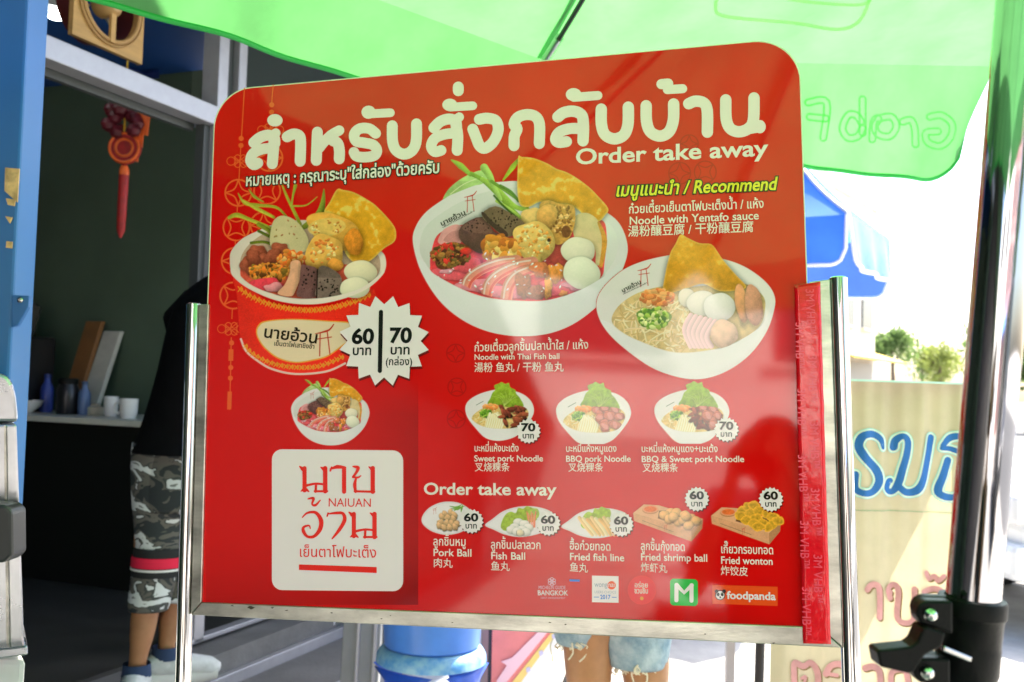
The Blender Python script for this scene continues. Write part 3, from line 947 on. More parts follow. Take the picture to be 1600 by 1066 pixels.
# partner logos along the bottom
LOGO_GREEN = mat_print('green_ink', alb((40, 178, 62)))
LOGO_ORANGE = mat_print('logo_orange_ink', alb((228, 78, 22)))
LOGO_RED = mat_print('bright_red_ink', alb((226, 22, 26)))
LOGO_BLUE = mat_print('blue_ink', alb((30, 110, 170)))
LOGO_GREY = mat_print('grey_ink', alb((150, 160, 150)))
LOGO_PINK = mat_print('pale_pink_ink', alb((228, 190, 175)))
q = rrect(1047, 904, 1090.5, 946, 6); q[:, 1] += (q[:, 0] - 1047) * 0.03
flat('app_logo', [q], LOGO_GREEN, 1, panel)
flat('app_logo_letter', [stroke([(1057, 938), (1057, 914)], 6.4), stroke([(1080.5, 938.6), (1080.5, 914.6)], 6.4), stroke([(1057.3, 914), (1069, 926), (1081, 914.6)], 6.4, False)], INK_WHITE, 3, panel)
flat('delivery_logo', [np.array([(1113, 914), (1215, 917), (1215, 947), (1113, 943.5)])], LOGO_ORANGE, 1, panel)
text_line('delivery_lettering', 'foodpanda', (1136, 935.5), (1212, 937.6), 11.5, INK_WHITE, 3, off=0.028, href=0.68)
flat('animal_emblem', [disc(1125.3, 930, 7.2, 7)], INK_WHITE, 3, panel)
flat('animal_emblem_mark', ring(1125.3, 930, 7.2, 1.1) + [disc(1119.6, 924, 2.8), disc(1131.4, 924, 2.8), disc(1122.3, 929, 2.1, 2.6), disc(1128.4, 929, 2.1, 2.6), disc(1125.4, 933, 1.3)], INK_BLACK, 5, panel)
flat('award_logo', [np.array([(925, 899.5), (966.5, 900.5), (966.5, 942), (925, 941)])], INK_WHITE, 1, panel)
text_line('award_lettering', 'wong', (929, 917), (949, 917.3), 8, LOGO_GREY, 3, off=0.008, href=0.68)
flat('award_disc', [disc(955.8, 914.6, 6.6)], LOGO_ORANGE, 3, panel)
text_line('award_lettering', 'nai', (950.5, 917), (961, 917), 7.5, INK_WHITE, 5, off=0.0, href=0.68)
text_line('award_lettering', 'USERS CHOICE', (929, 927), (963, 927.5), 4, LOGO_GREY, 3, href=0.68)
text_line('award_lettering', '2017', (938, 936), (954, 936.2), 6.5, LOGO_BLUE, 3, off=0.02, href=0.68)
flat('award_rule', [np.array([(928, 932.5), (936, 932.6), (936, 933.6), (928, 933.5)]), np.array([(956, 932.8), (963.5, 932.9), (963.5, 933.9), (956, 933.8)])], LOGO_BLUE, 3, panel)
flat('tasting_logo', [disc(1003, 922, 22.5, 23)], LOGO_RED, 2, panel)
flat('tasting_logo_rim', ring(1003, 922, 21.5, 1.6) + ring(1003, 922, 18.5, 0.8), INK_RED, 4, panel)
text_line('tasting_lettering', 'อร่อย', (991.5, 917.6), (1013, 918), 6, INK_CREAM, 4, off=0.01, href=0.55)
text_line('tasting_lettering', 'ชวนชิม', (991.5, 927), (1013, 927.4), 6.5, INK_CREAM, 4, off=0.015, href=0.55)
flat('tasting_star', [star(1003, 935, 3.6, 2, 8)], INK_MUST, 4, panel)
flat('guide_emblem', sum([ring(862.5 + 3.6 * math.cos(R(60 * k + 30)), 909 + 3.9 * math.sin(R(60 * k + 30)), 2.6, 0.9, 14) for k in range(6)], []), LOGO_PINK, 3, panel)
text_line('guide_lettering', 'MICHELIN GUIDE', (841.5, 920.5), (884, 920.8), 5.2, LOGO_PINK, 3, href=0.68)
text_line('guide_lettering', 'BANGKOK', (840, 930), (887.5, 930.4), 7.4, INK_WHITE, 3, off=0.018, href=0.68)
text_line('guide_lettering', 'DEBUT ANNOUNCEMENT', (845, 935.5), (883.5, 935.8), 2.6, LOGO_PINK, 3, href=0.68)
flat('blue_sticker', [np.array([(890, 905), (906, 905.5), (906, 909), (890, 908.5)])], LOGO_BLUE, 3, panel)

STAIN = mat('rust_stain', (.06, .045, .03), .8)
rs = np.random.RandomState(12)
for px_, py_, r_ in ((394, 949, 3.2), (428, 949, 1.6), (365, 946, 1.2), (450, 953, 1.3), (598, 966, 1.0), (612, 961, .9), (708, 972, 1.1), (860, 972, 1.3), (884, 975, 1.2), (1208, 1004, 1.4), (1102, 990, 1.0), (520, 957, 1.0)):
    a_ = np.linspace(0, 2 * math.pi, 14)[:-1]
    flat('rust_spot', [np.stack([px_ + r_ * 1.7 * np.cos(a_) * (1 + .3 * rs.randn(13)), py_ + r_ * .7 * np.sin(a_) * (1 + .3 * rs.randn(13))], 1)], STAIN, 17, board)
# pale repeated lettering along the tape
TAPE_INK = mat_print('tape_ink', alb((214, 62, 70)), 0.25)
def tape_text(u, v, flip):
    V, F, adv = text_shape('3M VHB™', 0.01)
    V = V - np.array((adv / 2, 0.33)); V *= 0.0105 / 0.68
    V = V * np.array((0.92, 1.0))
    o = tape_pt(u, v); o2 = tape_pt(u, v + 0.02)
    d = np.array((o2[0] - o[0], o2[2] - o[2])); d /= np.linalg.norm(d)
    if not flip: d = -d
    nn = np.array((-d[1], d[0]))
    q = np.array((o[0], o[2])) + V[:, :1] * d + V[:, 1:] * nn
    w0 = np.clip((u), 0, 1)
    keep = q
    me = flat_vf('tape_lettering', keep, F, TAPE_INK, 31, tape)
k = 0
for row, u, f in ((0, 0.17, False), (1, 0.60, True), (0, 0.17, False)):
    pass
for i in range(5):
    tape_text(0.14, 0.17 + i * 0.185, True)
    tape_text(0.60, 0.07 + i * 0.185 + 0.01, True)
# ------------------------------------------------------------------ printed food photographs
WHT = (206, 214, 182)
def paint_main(c, full=True):
    """wide white bowl of pink noodle soup (coordinates of an enlarged view, 0..1280 x 0..1066)"""
    out = [(55, 530), (72, 440), (130, 360), (225, 290), (300, 240), (420, 205), (555, 193), (635, 190), (780, 205), (930, 255), (1100, 345), (1200, 425), (1246, 550), (1225, 660), (1170, 775), (1070, 890), (940, 985), (800, 1037), (640, 1050), (480, 1026), (330, 960), (200, 850), (100, 690)]
    co = c.poly(out)
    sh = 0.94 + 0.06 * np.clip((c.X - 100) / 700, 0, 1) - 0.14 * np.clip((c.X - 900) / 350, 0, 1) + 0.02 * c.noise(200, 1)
    c.put(co, WHT, sh)
    ins = [(92, 560), (120, 450), (210, 370), (330, 300), (460, 250), (640, 225), (850, 260), (1040, 350), (1150, 430), (1190, 520), (1180, 610), (1120, 705), (1060, 752), (960, 802), (800, 850), (640, 854), (470, 836), (330, 790), (190, 715), (120, 640)]
    ci = c.poly(ins)
    c.put(ci, (196, 206, 172), 0.95 + 0.09 * np.clip((c.X - 300) / 800, 0, 1) - 0.16 * np.clip((c.Y - 480) / 300, 0, 1))
    food = c.poly([(150, 655), (158, 575), (200, 480), (340, 430), (600, 420), (900, 420), (1090, 400), (1130, 480), (1118, 640), (1095, 728), (960, 802), (800, 850), (640, 853), (470, 836), (330, 790), (170, 702)])
    n = c.noise(40, 2)
    c.put(food, (214, 62, 58), 1 + 0.35 * n)
    for i, (x, y, rx, ry, col) in enumerate([(280, 700, 120, 40, (222, 88, 84)), (340, 650, 90, 45, (226, 84, 80)), (420, 770, 110, 40, (228, 130, 122)), (620, 800, 180, 40, (226, 118, 116)), (860, 780, 120, 40, (216, 90, 90)), (980, 770, 90, 28, (224, 130, 130)), (760, 610, 110, 40, (196, 58, 60)), (880, 600, 90, 60, (170, 60, 50)), (240, 690, 40, 12, (240, 150, 140))]):
        c.blob(x, y, rx, ry, col, seed=i, wob=0.25, shade=0.2, ns=0.3, nsc=26, clip=food)
    c.put(c.poly([(200, 500), (230, 455), (300, 430), (345, 470), (310, 540), (230, 545), (195, 530)]), (206, 150, 128), 1 + 0.2 * c.noise(60, 4))
    c.put(c.poly([(225, 520), (270, 470), (330, 470), (300, 530)]) * 0.8, (180, 122, 104))
    # morning glory
    lf = c.poly([(222, 290), (255, 232), (330, 172), (420, 132), (462, 140), (470, 175), (440, 205), (395, 215), (330, 240), (262, 268)])
    c.put(lf, (150, 186, 96), 1 + 0.28 * c.noise(35, 6) + 0.2 * (c.Y < 190))
    c.put(c.line([(262, 262), (340, 205), (440, 165)], 5), (196, 212, 140))
    for p, col, wd in (([(268, 72), (320, 105), (375, 155)], (138, 176, 52), (6, 34, 20)), ([(650, 55), (610, 110), (555, 185)], (150, 180, 44), (4, 30, 8)), ([(380, 150), (450, 190), (560, 300), (650, 395)], (118, 158, 44), 24), ([(440, 180), (530, 240), (620, 330), (690, 345)], (146, 186, 62), 26),
                       ([(450, 115), (480, 160), (500, 210), (540, 290)], (150, 190, 80), (44, 34, 22)), ([(490, 190), (580, 250), (690, 330)], (104, 146, 40), 18), ([(520, 300), (590, 345), (660, 400)], (160, 196, 74), 18), ([(540, 215), (600, 250), (640, 300)], (84, 122, 34), 16), ([(505, 270), (560, 330), (640, 400)], (70, 104, 28), 12)):
        cv = c.line(p, wd)
        c.put(cv, col, 1 + 0.25 * np.clip(c.side / 12, -1, 1) + 0.15 * c.noise(30, 5))
    # crisp wonton sheet
    wt = c.poly([(640, 54), (660, 56), (722, 62), (800, 92), (852, 122), (905, 140), (962, 172), (1030, 222), (1080, 272), (1138, 342), (1120, 380), (1085, 412), (1020, 392), (960, 340), (900, 320), (850, 318), (760, 305), (700, 332), (650, 320), (634, 240), (636, 140)], n=4, sh=16)
    wd = c.dist.copy()
    nz = c.noise(60, 9, 4); n2 = c.noise(26, 10, 3)
    c.put(wt, (222, 152, 26), 1 + 0.24 * nz + 0.14 * n2 - 0.18 * np.clip((c.Y - 250) / 160, 0, 1))
    c.put(wt * np.clip((nz + n2 * .7 - 0.25) * 3, 0, 1) * 0.7, (244, 200, 88))
    c.put(wt * np.clip(1 - wd / 12, 0, 1) * 0.6, (240, 196, 84))
    # fried tofu, fish cake
    c.put(c.poly([(945, 400), (1010, 365), (1075, 400), (1100, 470), (1120, 520), (1100, 640), (1070, 650), (1060, 560), (960, 520)]), (196, 184, 116), 1 + 0.14 * c.noise(40, 3))
    c.put(c.line([(1085, 420), (1118, 520), (1098, 660)], (14, 30, 20)), (190, 138, 44), 1 + 0.3 * c.noise(15, 8))
    tf = c.poly([(756, 330), (800, 296), (860, 312), (900, 318), (948, 330), (956, 400), (940, 470), (910, 520), (850, 540), (780, 470)], sh=16)
    c.put(tf, (190, 146, 58), 1 + 0.3 * c.noise(16, 12))
    c.crumbs(880, 410, 70, 90, [(128, 84, 30), (214, 176, 92), (160, 112, 42)], 90, 6, 4, clip=tf)
    c.put(c.ell(905, 470, 26, 34), (112, 66, 30), 1 + .4 * c.noise(12, 3))
    c.blob(722, 392, 66, 58, (226, 182, 92), seed=3, ns=0.22, nsc=18, shade=0.3)
    c.blob(800, 380, 60, 60, (206, 160, 70), seed=8, ns=0.25, nsc=16, shade=0.3)
    # blood cubes
    k1 = c.poly([(308, 475), (340, 425), (440, 388), (505, 470), (575, 500), (520, 560), (430, 592), (370, 560), (320, 520)], n=3, sh=16)
    c.put(k1, (92, 60, 48), 1 + 0.3 * c.noise(50, 3) - 0.35 * np.clip((c.Y - 480) / 110, 0, 1))
    c.put(c.poly([(345, 430), (440, 392), (498, 468), (450, 480), (360, 470), (330, 455)], n=3) * .7, (116, 80, 62))
    k2 = c.poly([(436, 375), (512, 328), (600, 370), (672, 420), (640, 470), (572, 500), (490, 440)], n=3, sh=16)
    c.put(k2, (108, 90, 58), 1 + 0.22 * c.noise(40, 5))
    c.put(c.poly([(436, 375), (490, 440), (572, 500), (576, 470), (500, 415), (448, 362)], n=3), (66, 46, 34))
    c.crumbs(410, 440, 80, 36, [(48, 28, 22)], 22, 4, 6, clip=k1, el=1)
    c.crumbs(560, 400, 80, 50, [(52, 36, 24)], 34, 4.5, 7, clip=k2, el=1)
    # main tofu ball
    c.blob(730, 525, 116, 110, (226, 180, 84), seed=12, wob=0.14, ns=0.26, nsc=24, shade=0.36)
    c.crumbs(725, 520, 95, 90, [(196, 132, 40), (240, 208, 124), (206, 146, 52)], 70, 6, 15)
    c.put(c.ell(810, 517, 10, 11), (62, 34, 20))
    # minced chilli, fried garlic
    c.put(c.ell(265, 600, 112, 66, -12, 0.2, 4), (96, 52, 24), 1 + .4 * c.noise(14, 7))
    c.crumbs(265, 600, 105, 62, [(132, 84, 32), (160, 118, 44), (196, 50, 34), (84, 60, 22), (112, 96, 36), (70, 40, 20)], 240, 9, 9)
    c.blob(350, 578, 30, 20, (206, 52, 34), seed=2)
    c.put(c.ell(550, 570, 100, 70, -20, 0.25, 7), (186, 116, 36), 1 + .3 * c.noise(16, 2))
    c.crumbs(535, 575, 100, 75, [(222, 160, 60), (204, 138, 40), (236, 188, 92), (170, 98, 30)], 60, 17, 22, el=1.7)
    # squid
    for i, (p, wd) in enumerate([([(345, 800), (362, 738), (430, 682), (540, 640), (630, 628)], 58), ([(462, 838), (478, 762), (540, 700), (640, 655), (720, 640)], 62), ([(572, 848), (588, 770), (640, 708), (730, 672)], 66)]):
        cv = c.line(p, wd) * c.poly([(150, 655), (300, 560), (700, 560), (1110, 640), (1095, 728), (960, 802), (800, 850), (640, 853), (470, 836), (330, 790), (170, 702)])
        cv = c.line(p, wd) * np.clip((853 - c.Y - 0.0009 * (c.X - 640) ** 2 * (c.X < 640)) / 6, 0, 1)
        c.put(cv, (226, 138, 98), 1 + 0.2 * np.clip(c.side / 25, -1, 1) * -1 + 0.12 * c.noise(24, i))
        q = np.array(p, float) + np.array((-14, -10))
        c.put(c.line(q, 9) * cv, (242, 196, 158))
        q = np.array(p, float) + np.array((16, 12))
        c.put(c.line(q, 14) * cv, (206, 92, 70))
    lim = np.clip((852 - c.Y) / 6, 0, 1)
    for x, y, rx, ry, col, sd in ((668, 770, 40, 78, (158, 98, 48), 1), (742, 810, 48, 48, (150, 96, 60), 2), (850, 700, 44, 60, (206, 136, 48), 3), (806, 780, 24, 56, (222, 150, 50), 4), (760, 680, 52, 44, (196, 116, 60), 5), (890, 812, 26, 14, (196, 130, 60), 6)):
        c.blob(x, y, rx, ry, col, seed=sd, wob=0.3, ns=0.4, nsc=14, shade=0.4, clip=lim)
    c.crumbs(600, 700, 420, 120, [(252, 232, 216), (246, 208, 190)], 46, 3.2, 91, clip=food * np.clip((848 - c.Y) / 6, 0, 1), el=2.2)
    # fish balls
    c.blob(972, 576, 94, 76, (214, 214, 162), seed=31, wob=0.05, ns=0.04, shade=0.24)
    c.blob(990, 698, 102, 88, (220, 220, 170), seed=33, wob=0.06, ns=0.04, shade=0.26)
    # front of the bowl
    fr = c.poly([(120, 640), (165, 702), (330, 793), (470, 839), (640, 857), (800, 853), (960, 805), (1095, 732), (1150, 690), (1240, 610), (1225, 660), (1170, 775), (1070, 890), (940, 985), (800, 1037), (640, 1050), (480, 1026), (330, 960), (200, 850), (100, 690), (80, 630)], n=5) * co
    c.put(fr, (204, 215, 184), 0.97 + 0.05 * np.clip((c.X - 100) / 500, 0, 1) - 0.13 * np.clip((c.X - 850) / 350, 0, 1) - 0.07 * np.clip((c.Y - 880) / 160, 0, 1))
    torii(c, 372, 300, 1.0)
def torii(c, x, y, s):
    T = lambda q: [(x + a * s, y + b * s) for a, b in q]
    for q, wd in (([(-32, -20), (-5, -26), (20, -35), (36, -55)], (3, 8, 4)), ([(-26, 0), (28, -8)], 4), ([(-14, -22), (-16, 62)], 4.5), ([(12, -28), (22, 56)], 4.5)):
        c.put(c.line(T(q), np.array(wd) * s), (176, 52, 28))
def paint_bucket(c):
    body = c.poly([(143, 520), (150, 600), (165, 790), (192, 852), (240, 895), (310, 935), (420, 958), (560, 947), (650, 908), (690, 858), (745, 760), (785, 570), (600, 640), (330, 640)], n=5)
    c.put(body, (222, 40, 18), 0.95 + 0.22 * np.clip((c.X - 150) / 200, 0, 1) - 0.2 * np.clip((c.X - 550) / 220, 0, 1))
    c.put(c.line([(168, 800), (192, 855), (245, 900), (312, 938), (420, 961), (560, 950), (650, 912)], 9), (226, 190, 150))
    # ornament bands
    for band, nrm in (([(152, 560), (205, 598), (290, 636), (400, 660), (500, 666), (600, 652), (700, 622), (770, 588)], 15), ([(178, 822), (220, 868), (310, 912), (420, 930), (530, 924), (640, 880)], 13)):
        q = smooth_path(band, 12)
        L = np.concatenate([[0], np.cumsum(np.linalg.norm(np.diff(q, axis=0), axis=1))])
        for t in np.arange(14, L[-1] - 10, 24):
            x = np.interp(t, L, q[:, 0]); y = np.interp(t, L, q[:, 1])
            for a in (-1, 1):
                c.put(c.line([(x - 8, y - a * nrm * .75), (x - 2, y - a * 3), (x + 8, y + a * nrm * .75)], 4), (214, 150, 30))
            c.put(c.ell(x + 10, y, 4, 8), (214, 140, 30))
    # label
    c.put(c.poly([(238, 770), (246, 738), (280, 716), (400, 706), (560, 714), (690, 728), (690, 790), (640, 830), (570, 880), (500, 900), (420, 910), (340, 890), (280, 845), (250, 805)]), (226, 160, 50))
    c.put(c.poly([(244, 770), (252, 742), (284, 721), (400, 711), (560, 719), (690, 733), (690, 785), (636, 826), (568, 874), (498, 894), (420, 904), (342, 884), (284, 841), (256, 803)]), (214, 200, 142), 1 - 0.1 * np.clip((c.X - 450) / 250, 0, 1))
    torii(c, 552, 800, 1.25)
    # rim
    rim = c.poly([(117, 430), (128, 385), (175, 335), (240, 302), (330, 266), (470, 250), (640, 282), (800, 380), (838, 432), (824, 500), (740, 572), (600, 622), (470, 637), (330, 618), (200, 562), (130, 502)])
    c.put(rim, (208, 206, 164), 1 - 0.16 * np.clip((300 - c.X) / 200, 0, 1) + .03 * c.noise(80, 3))
    inn = c.poly([(168, 480), (172, 410), (230, 340), (330, 290), (470, 275), (640, 310), (780, 390), (812, 440), (800, 505), (720, 562), (590, 600), (450, 612), (330, 594), (205, 540)])
    c.put(inn, (176, 156, 112), 1 - 0.25 * np.clip((c.Y - 400) / 200, 0, 1))
    sp = c.poly([(165, 500), (200, 440), (420, 420), (620, 450), (800, 480), (720, 562), (590, 600), (450, 612), (330, 594), (205, 545)])
    c.put(sp, (196, 84, 50), 1 + .3 * c.noise(30, 4))
    # stems
    for p, wd, col in (([(155, 125), (185, 170), (240, 180), (330, 190), (378, 232)], (3, 14, 16, 12, 8), (150, 158, 40)), ([(180, 160), (240, 195), (320, 236)], (10, 18, 12), (170, 176, 48)), ([(112, 238), (150, 226), (210, 248), (300, 285), (330, 310)], (14, 22, 16, 16, 14), (160, 170, 44)),
                       ([(205, 108), (230, 140), (272, 165)], (4, 14, 4), (140, 150, 40)), ([(358, 85), (380, 140), (402, 185), (442, 268)], (6, 12, 14, 16), (150, 160, 40)), ([(420, 90), (408, 140), (402, 190)], (16, 8, 8), (140, 160, 44)), ([(408, 184), (470, 180), (520, 142)], (8, 6, 3), (150, 160, 44)), ([(552, 105), (545, 180), (520, 240), (452, 285)], (3, 26, 44, 20), (120, 138, 36)),
                       ([(250, 270), (300, 300), (312, 330)], 20, (120, 134, 30)), ([(215, 355), (270, 350), (310, 360)], 14, (96, 112, 26)), ([(250, 300), (300, 325)], 14, (84, 100, 24))):
        cv = c.line(p, wd)
        c.put(cv, col, 1 + 0.25 * np.clip(-c.side / 8, -1, 1) + .15 * c.noise(20, 2))
    fc = c.poly([(308, 375), (312, 270), (345, 232), (392, 236), (440, 270), (478, 335), (470, 390), (400, 400)], sh=16)
    c.put(fc, (186, 182, 116), 1 + 0.1 * c.noise(60, 5) - 0.15 * np.clip((c.X - 410) / 70, 0, 1))
    c.crumbs(380, 310, 60, 60, [(146, 124, 60), (160, 110, 60)], 10, 4, 3, clip=fc)
    wt = c.poly([(612, 108), (640, 110), (692, 122), (760, 160), (802, 192), (870, 268), (886, 312), (876, 350), (830, 380), (762, 440), (700, 450), (650, 400), (640, 330), (600, 250), (552, 216), (580, 165)], n=4, sh=16)
    wd_ = c.dist.copy(); nz = c.noise(50, 9, 4); n2 = c.noise(22, 10, 3)
    c.put(wt, (222, 156, 26), 1 + 0.26 * nz + .16 * n2 - .15 * np.clip((c.Y - 300) / 140, 0, 1))
    c.put(wt * np.clip((nz + n2 * .7 - .25) * 3, 0, 1) * .7, (246, 202, 84))
    c.put(wt * np.clip(1 - wd_ / 9, 0, 1) * .5, (244, 200, 90))
    c.blob(600, 300, 132, 76, (216, 162, 56), rot=20, seed=5, wob=.1, ns=.25, nsc=24, shade=.3)
    c.put(c.ell(565, 282, 88, 42, -6) * .8, (226, 186, 84), 1 + .2 * c.noise(14, 3))
    c.crumbs(565, 285, 75, 34, [(186, 120, 40), (240, 208, 120)], 26, 4, 8)
    c.blob(690, 350, 44, 60, (200, 130, 30), seed=11, ns=.3, nsc=14)
    c.blob(552, 405, 92, 86, (228, 168, 66), seed=6, wob=.1, ns=.25, nsc=26, shade=.36)
    c.crumbs(552, 400, 70, 64, [(196, 110, 34), (240, 200, 110), (206, 128, 48)], 36, 6, 18)
    c.blob(605, 455, 36, 30, (216, 150, 50), seed=16, ns=.2)
    # minced pork, garlic
    for i, (x, y, rx, ry) in enumerate(((245, 400, 44, 38), (200, 460, 36, 40), (275, 440, 44, 40), (350, 385, 44, 30), (315, 420, 40, 34), (225, 425, 34, 34))):
        c.blob(x, y, rx, ry, (138, 72, 40), seed=40 + i, wob=.25, ns=.35, nsc=14, shade=.45, hi=.4)
    c.crumbs(400, 425, 62, 36, [(222, 130, 40), (236, 170, 80), (200, 100, 30)], 80, 8, 30)
    c.crumbs(300, 490, 95, 38, [(206, 120, 30), (180, 120, 36), (120, 100, 30), (222, 150, 50), (96, 60, 20)], 170, 8, 31)
    c.blob(285, 548, 74, 34, (214, 62, 64), seed=50, wob=.25, ns=.3, nsc=20)
    c.blob(320, 560, 40, 22, (222, 140, 124), seed=51, wob=.25)
    sq = c.poly([(400, 442), (440, 440), (446, 500), (418, 580), (395, 602), (338, 588), (372, 545), (394, 490)], sh=16)
    c.put(sq, (220, 164, 110), 1 + .14 * c.noise(24, 6) + .12 * (c.X > 425))
    k1 = c.poly([(446, 462), (470, 458), (522, 476), (520, 540), (512, 606), (428, 602), (438, 540)], n=3, sh=16)
    c.put(k1, (104, 74, 60), 1 + .25 * c.noise(40, 3))
    k2 = c.poly([(524, 482), (552, 460), (626, 502), (634, 560), (628, 598), (518, 608), (520, 540)], n=3, sh=16)
    c.put(k2, (112, 100, 76), 1 + .25 * c.noise(26, 5) - .3 * (c.Y < 515))
    c.put(c.line([(522, 478), (518, 608)], 7), (40, 26, 20))
    c.crumbs(480, 530, 34, 60, [(34, 20, 16)], 16, 4, 6, clip=k1, el=1)
    c.crumbs(575, 560, 52, 40, [(36, 24, 18)], 26, 4, 7, clip=k2, el=1)
    c.blob(722, 488, 76, 52, (214, 210, 150), seed=60, wob=.04, ns=.03, shade=.26)
    c.blob(695, 562, 70, 48, (216, 214, 158), seed=61, wob=.04, ns=.03, shade=.24)
    fl = c.poly([(130, 470), (205, 543), (330, 597), (450, 615), (590, 603), (720, 565), (805, 505), (830, 470), (824, 502), (740, 574), (600, 624), (470, 639), (330, 620), (200, 564), (128, 505)], n=5)
    c.put(fl, (210, 208, 166), 1 - 0.12 * np.clip((300 - c.X) / 200, 0, 1))
def paint_dry(c):
    out = [(38, 660), (60, 580), (150, 490), (250, 440), (380, 408), (480, 400), (640, 420), (760, 460), (860, 530), (908, 600), (908, 670), (870, 780), (790, 890), (680, 970), (560, 1010), (440, 1002), (300, 950), (150, 840), (70, 750)]
    co = c.poly(out)
    c.put(co, (206, 212, 178), 0.93 + .09 * np.clip((c.X - 200) / 500, 0, 1))
    food = c.poly([(112, 720), (150, 650), (240, 590), (370, 556), (500, 560), (740, 540), (850, 600), (862, 680), (830, 760), (720, 830), (600, 868), (420, 880), (250, 825), (150, 772)])
    c.put(food, (186, 168, 96), 1 + .3 * c.noise(30, 2))
    rs = np.random.RandomState(3)
    for i in range(150):
        x, y = 110 + rs.rand() * 420, 600 + rs.rand() * 270
        a = rs.rand() * 6.28; L = 60 + rs.rand() * 60; b = rs.randn() * 0.9
        p = [(x, y), (x + L * .5 * math.cos(a), y + L * .5 * math.sin(a)), (x + L * .5 * (math.cos(a) + math.cos(a + b)), y + L * .5 * (math.sin(a) + math.sin(a + b)))]
        c.put(c.line(p, 7) * food, [(206, 190, 116), (222, 208, 140), (184, 160, 84), (214, 196, 128)][i % 4], 1 - .2 * np.clip(c.side / 4, -1, 1))
    wt = c.poly([(450, 304), (480, 318), (540, 346), (600, 352), (635, 395), (655, 425), (720, 500), (770, 556), (740, 575), (640, 580), (560, 545), (470, 570), (370, 590), (374, 500), (398, 400), (425, 350)], n=4, sh=16)
    wd_ = c.dist.copy(); nz = c.noise(50, 9, 4); n2 = c.noise(22, 10, 3)
    c.put(wt, (204, 148, 26), 1 + .3 * nz + .16 * n2 - .2 * np.clip((c.Y - 450) / 120, 0, 1))
    c.put(wt * np.clip((nz + n2 * .7 - .3) * 3, 0, 1) * .6, (232, 188, 70))
    c.put(wt * np.clip(1 - wd_ / 9, 0, 1) * .5, (230, 190, 80))
    c.crumbs(340, 612, 78, 36, [(206, 136, 62), (222, 160, 84), (190, 110, 50)], 110, 9, 5)
    c.put(c.ell(318, 712, 78, 50, 0, .2, 3), (104, 138, 40), 1 + .3 * c.noise(14, 5))
    c.crumbs(318, 712, 76, 50, [(96, 146, 30), (150, 184, 60), (70, 112, 26), (196, 214, 120)], 110, 9, 6)
    for x, y, rx, ry, col, sd in ((480, 612, 40, 46, (206, 206, 160), 1), (556, 640, 74, 62, (216, 212, 172), 2), (640, 660, 76, 72, (220, 214, 180), 3)):
        c.blob(x, y, rx, ry, col, seed=sd, wob=.04, ns=.04, shade=.24)
    for x, y, wd_, h, col, sd in ((748, 640, 30, 96, (204, 150, 90), 5), (808, 650, 44, 100, (190, 140, 96), 6)):
        c.blob(x, y, wd_, h, col, rot=-8, seed=sd, wob=.06, ns=.2, nsc=22, shade=.3)
    for i in range(6):
        p = [(500 + i * 24, 700 + i * 6), (470 + i * 22, 770 + i * 6), (500 + i * 20, 850)]
        c.put(c.line(p, 26) * food, (212, 182, 158), 1 - .25 * np.clip(c.side / 12, -1, 1))
    c.blob(662, 790, 70, 66, (216, 180, 132), seed=9, wob=.1, ns=.2, nsc=22)
    c.put(c.poly([(60, 720), (112, 742), (150, 776), (250, 828), (420, 884), (600, 872), (720, 834), (832, 764), (880, 690), (908, 640), (908, 670), (870, 780), (790, 890), (680, 970), (560, 1010), (440, 1002), (300, 950), (150, 840), (70, 750)], n=5) * co, (206, 215, 184), 0.98 + 0 * c.X)
    torii(c, 270, 500, .95)
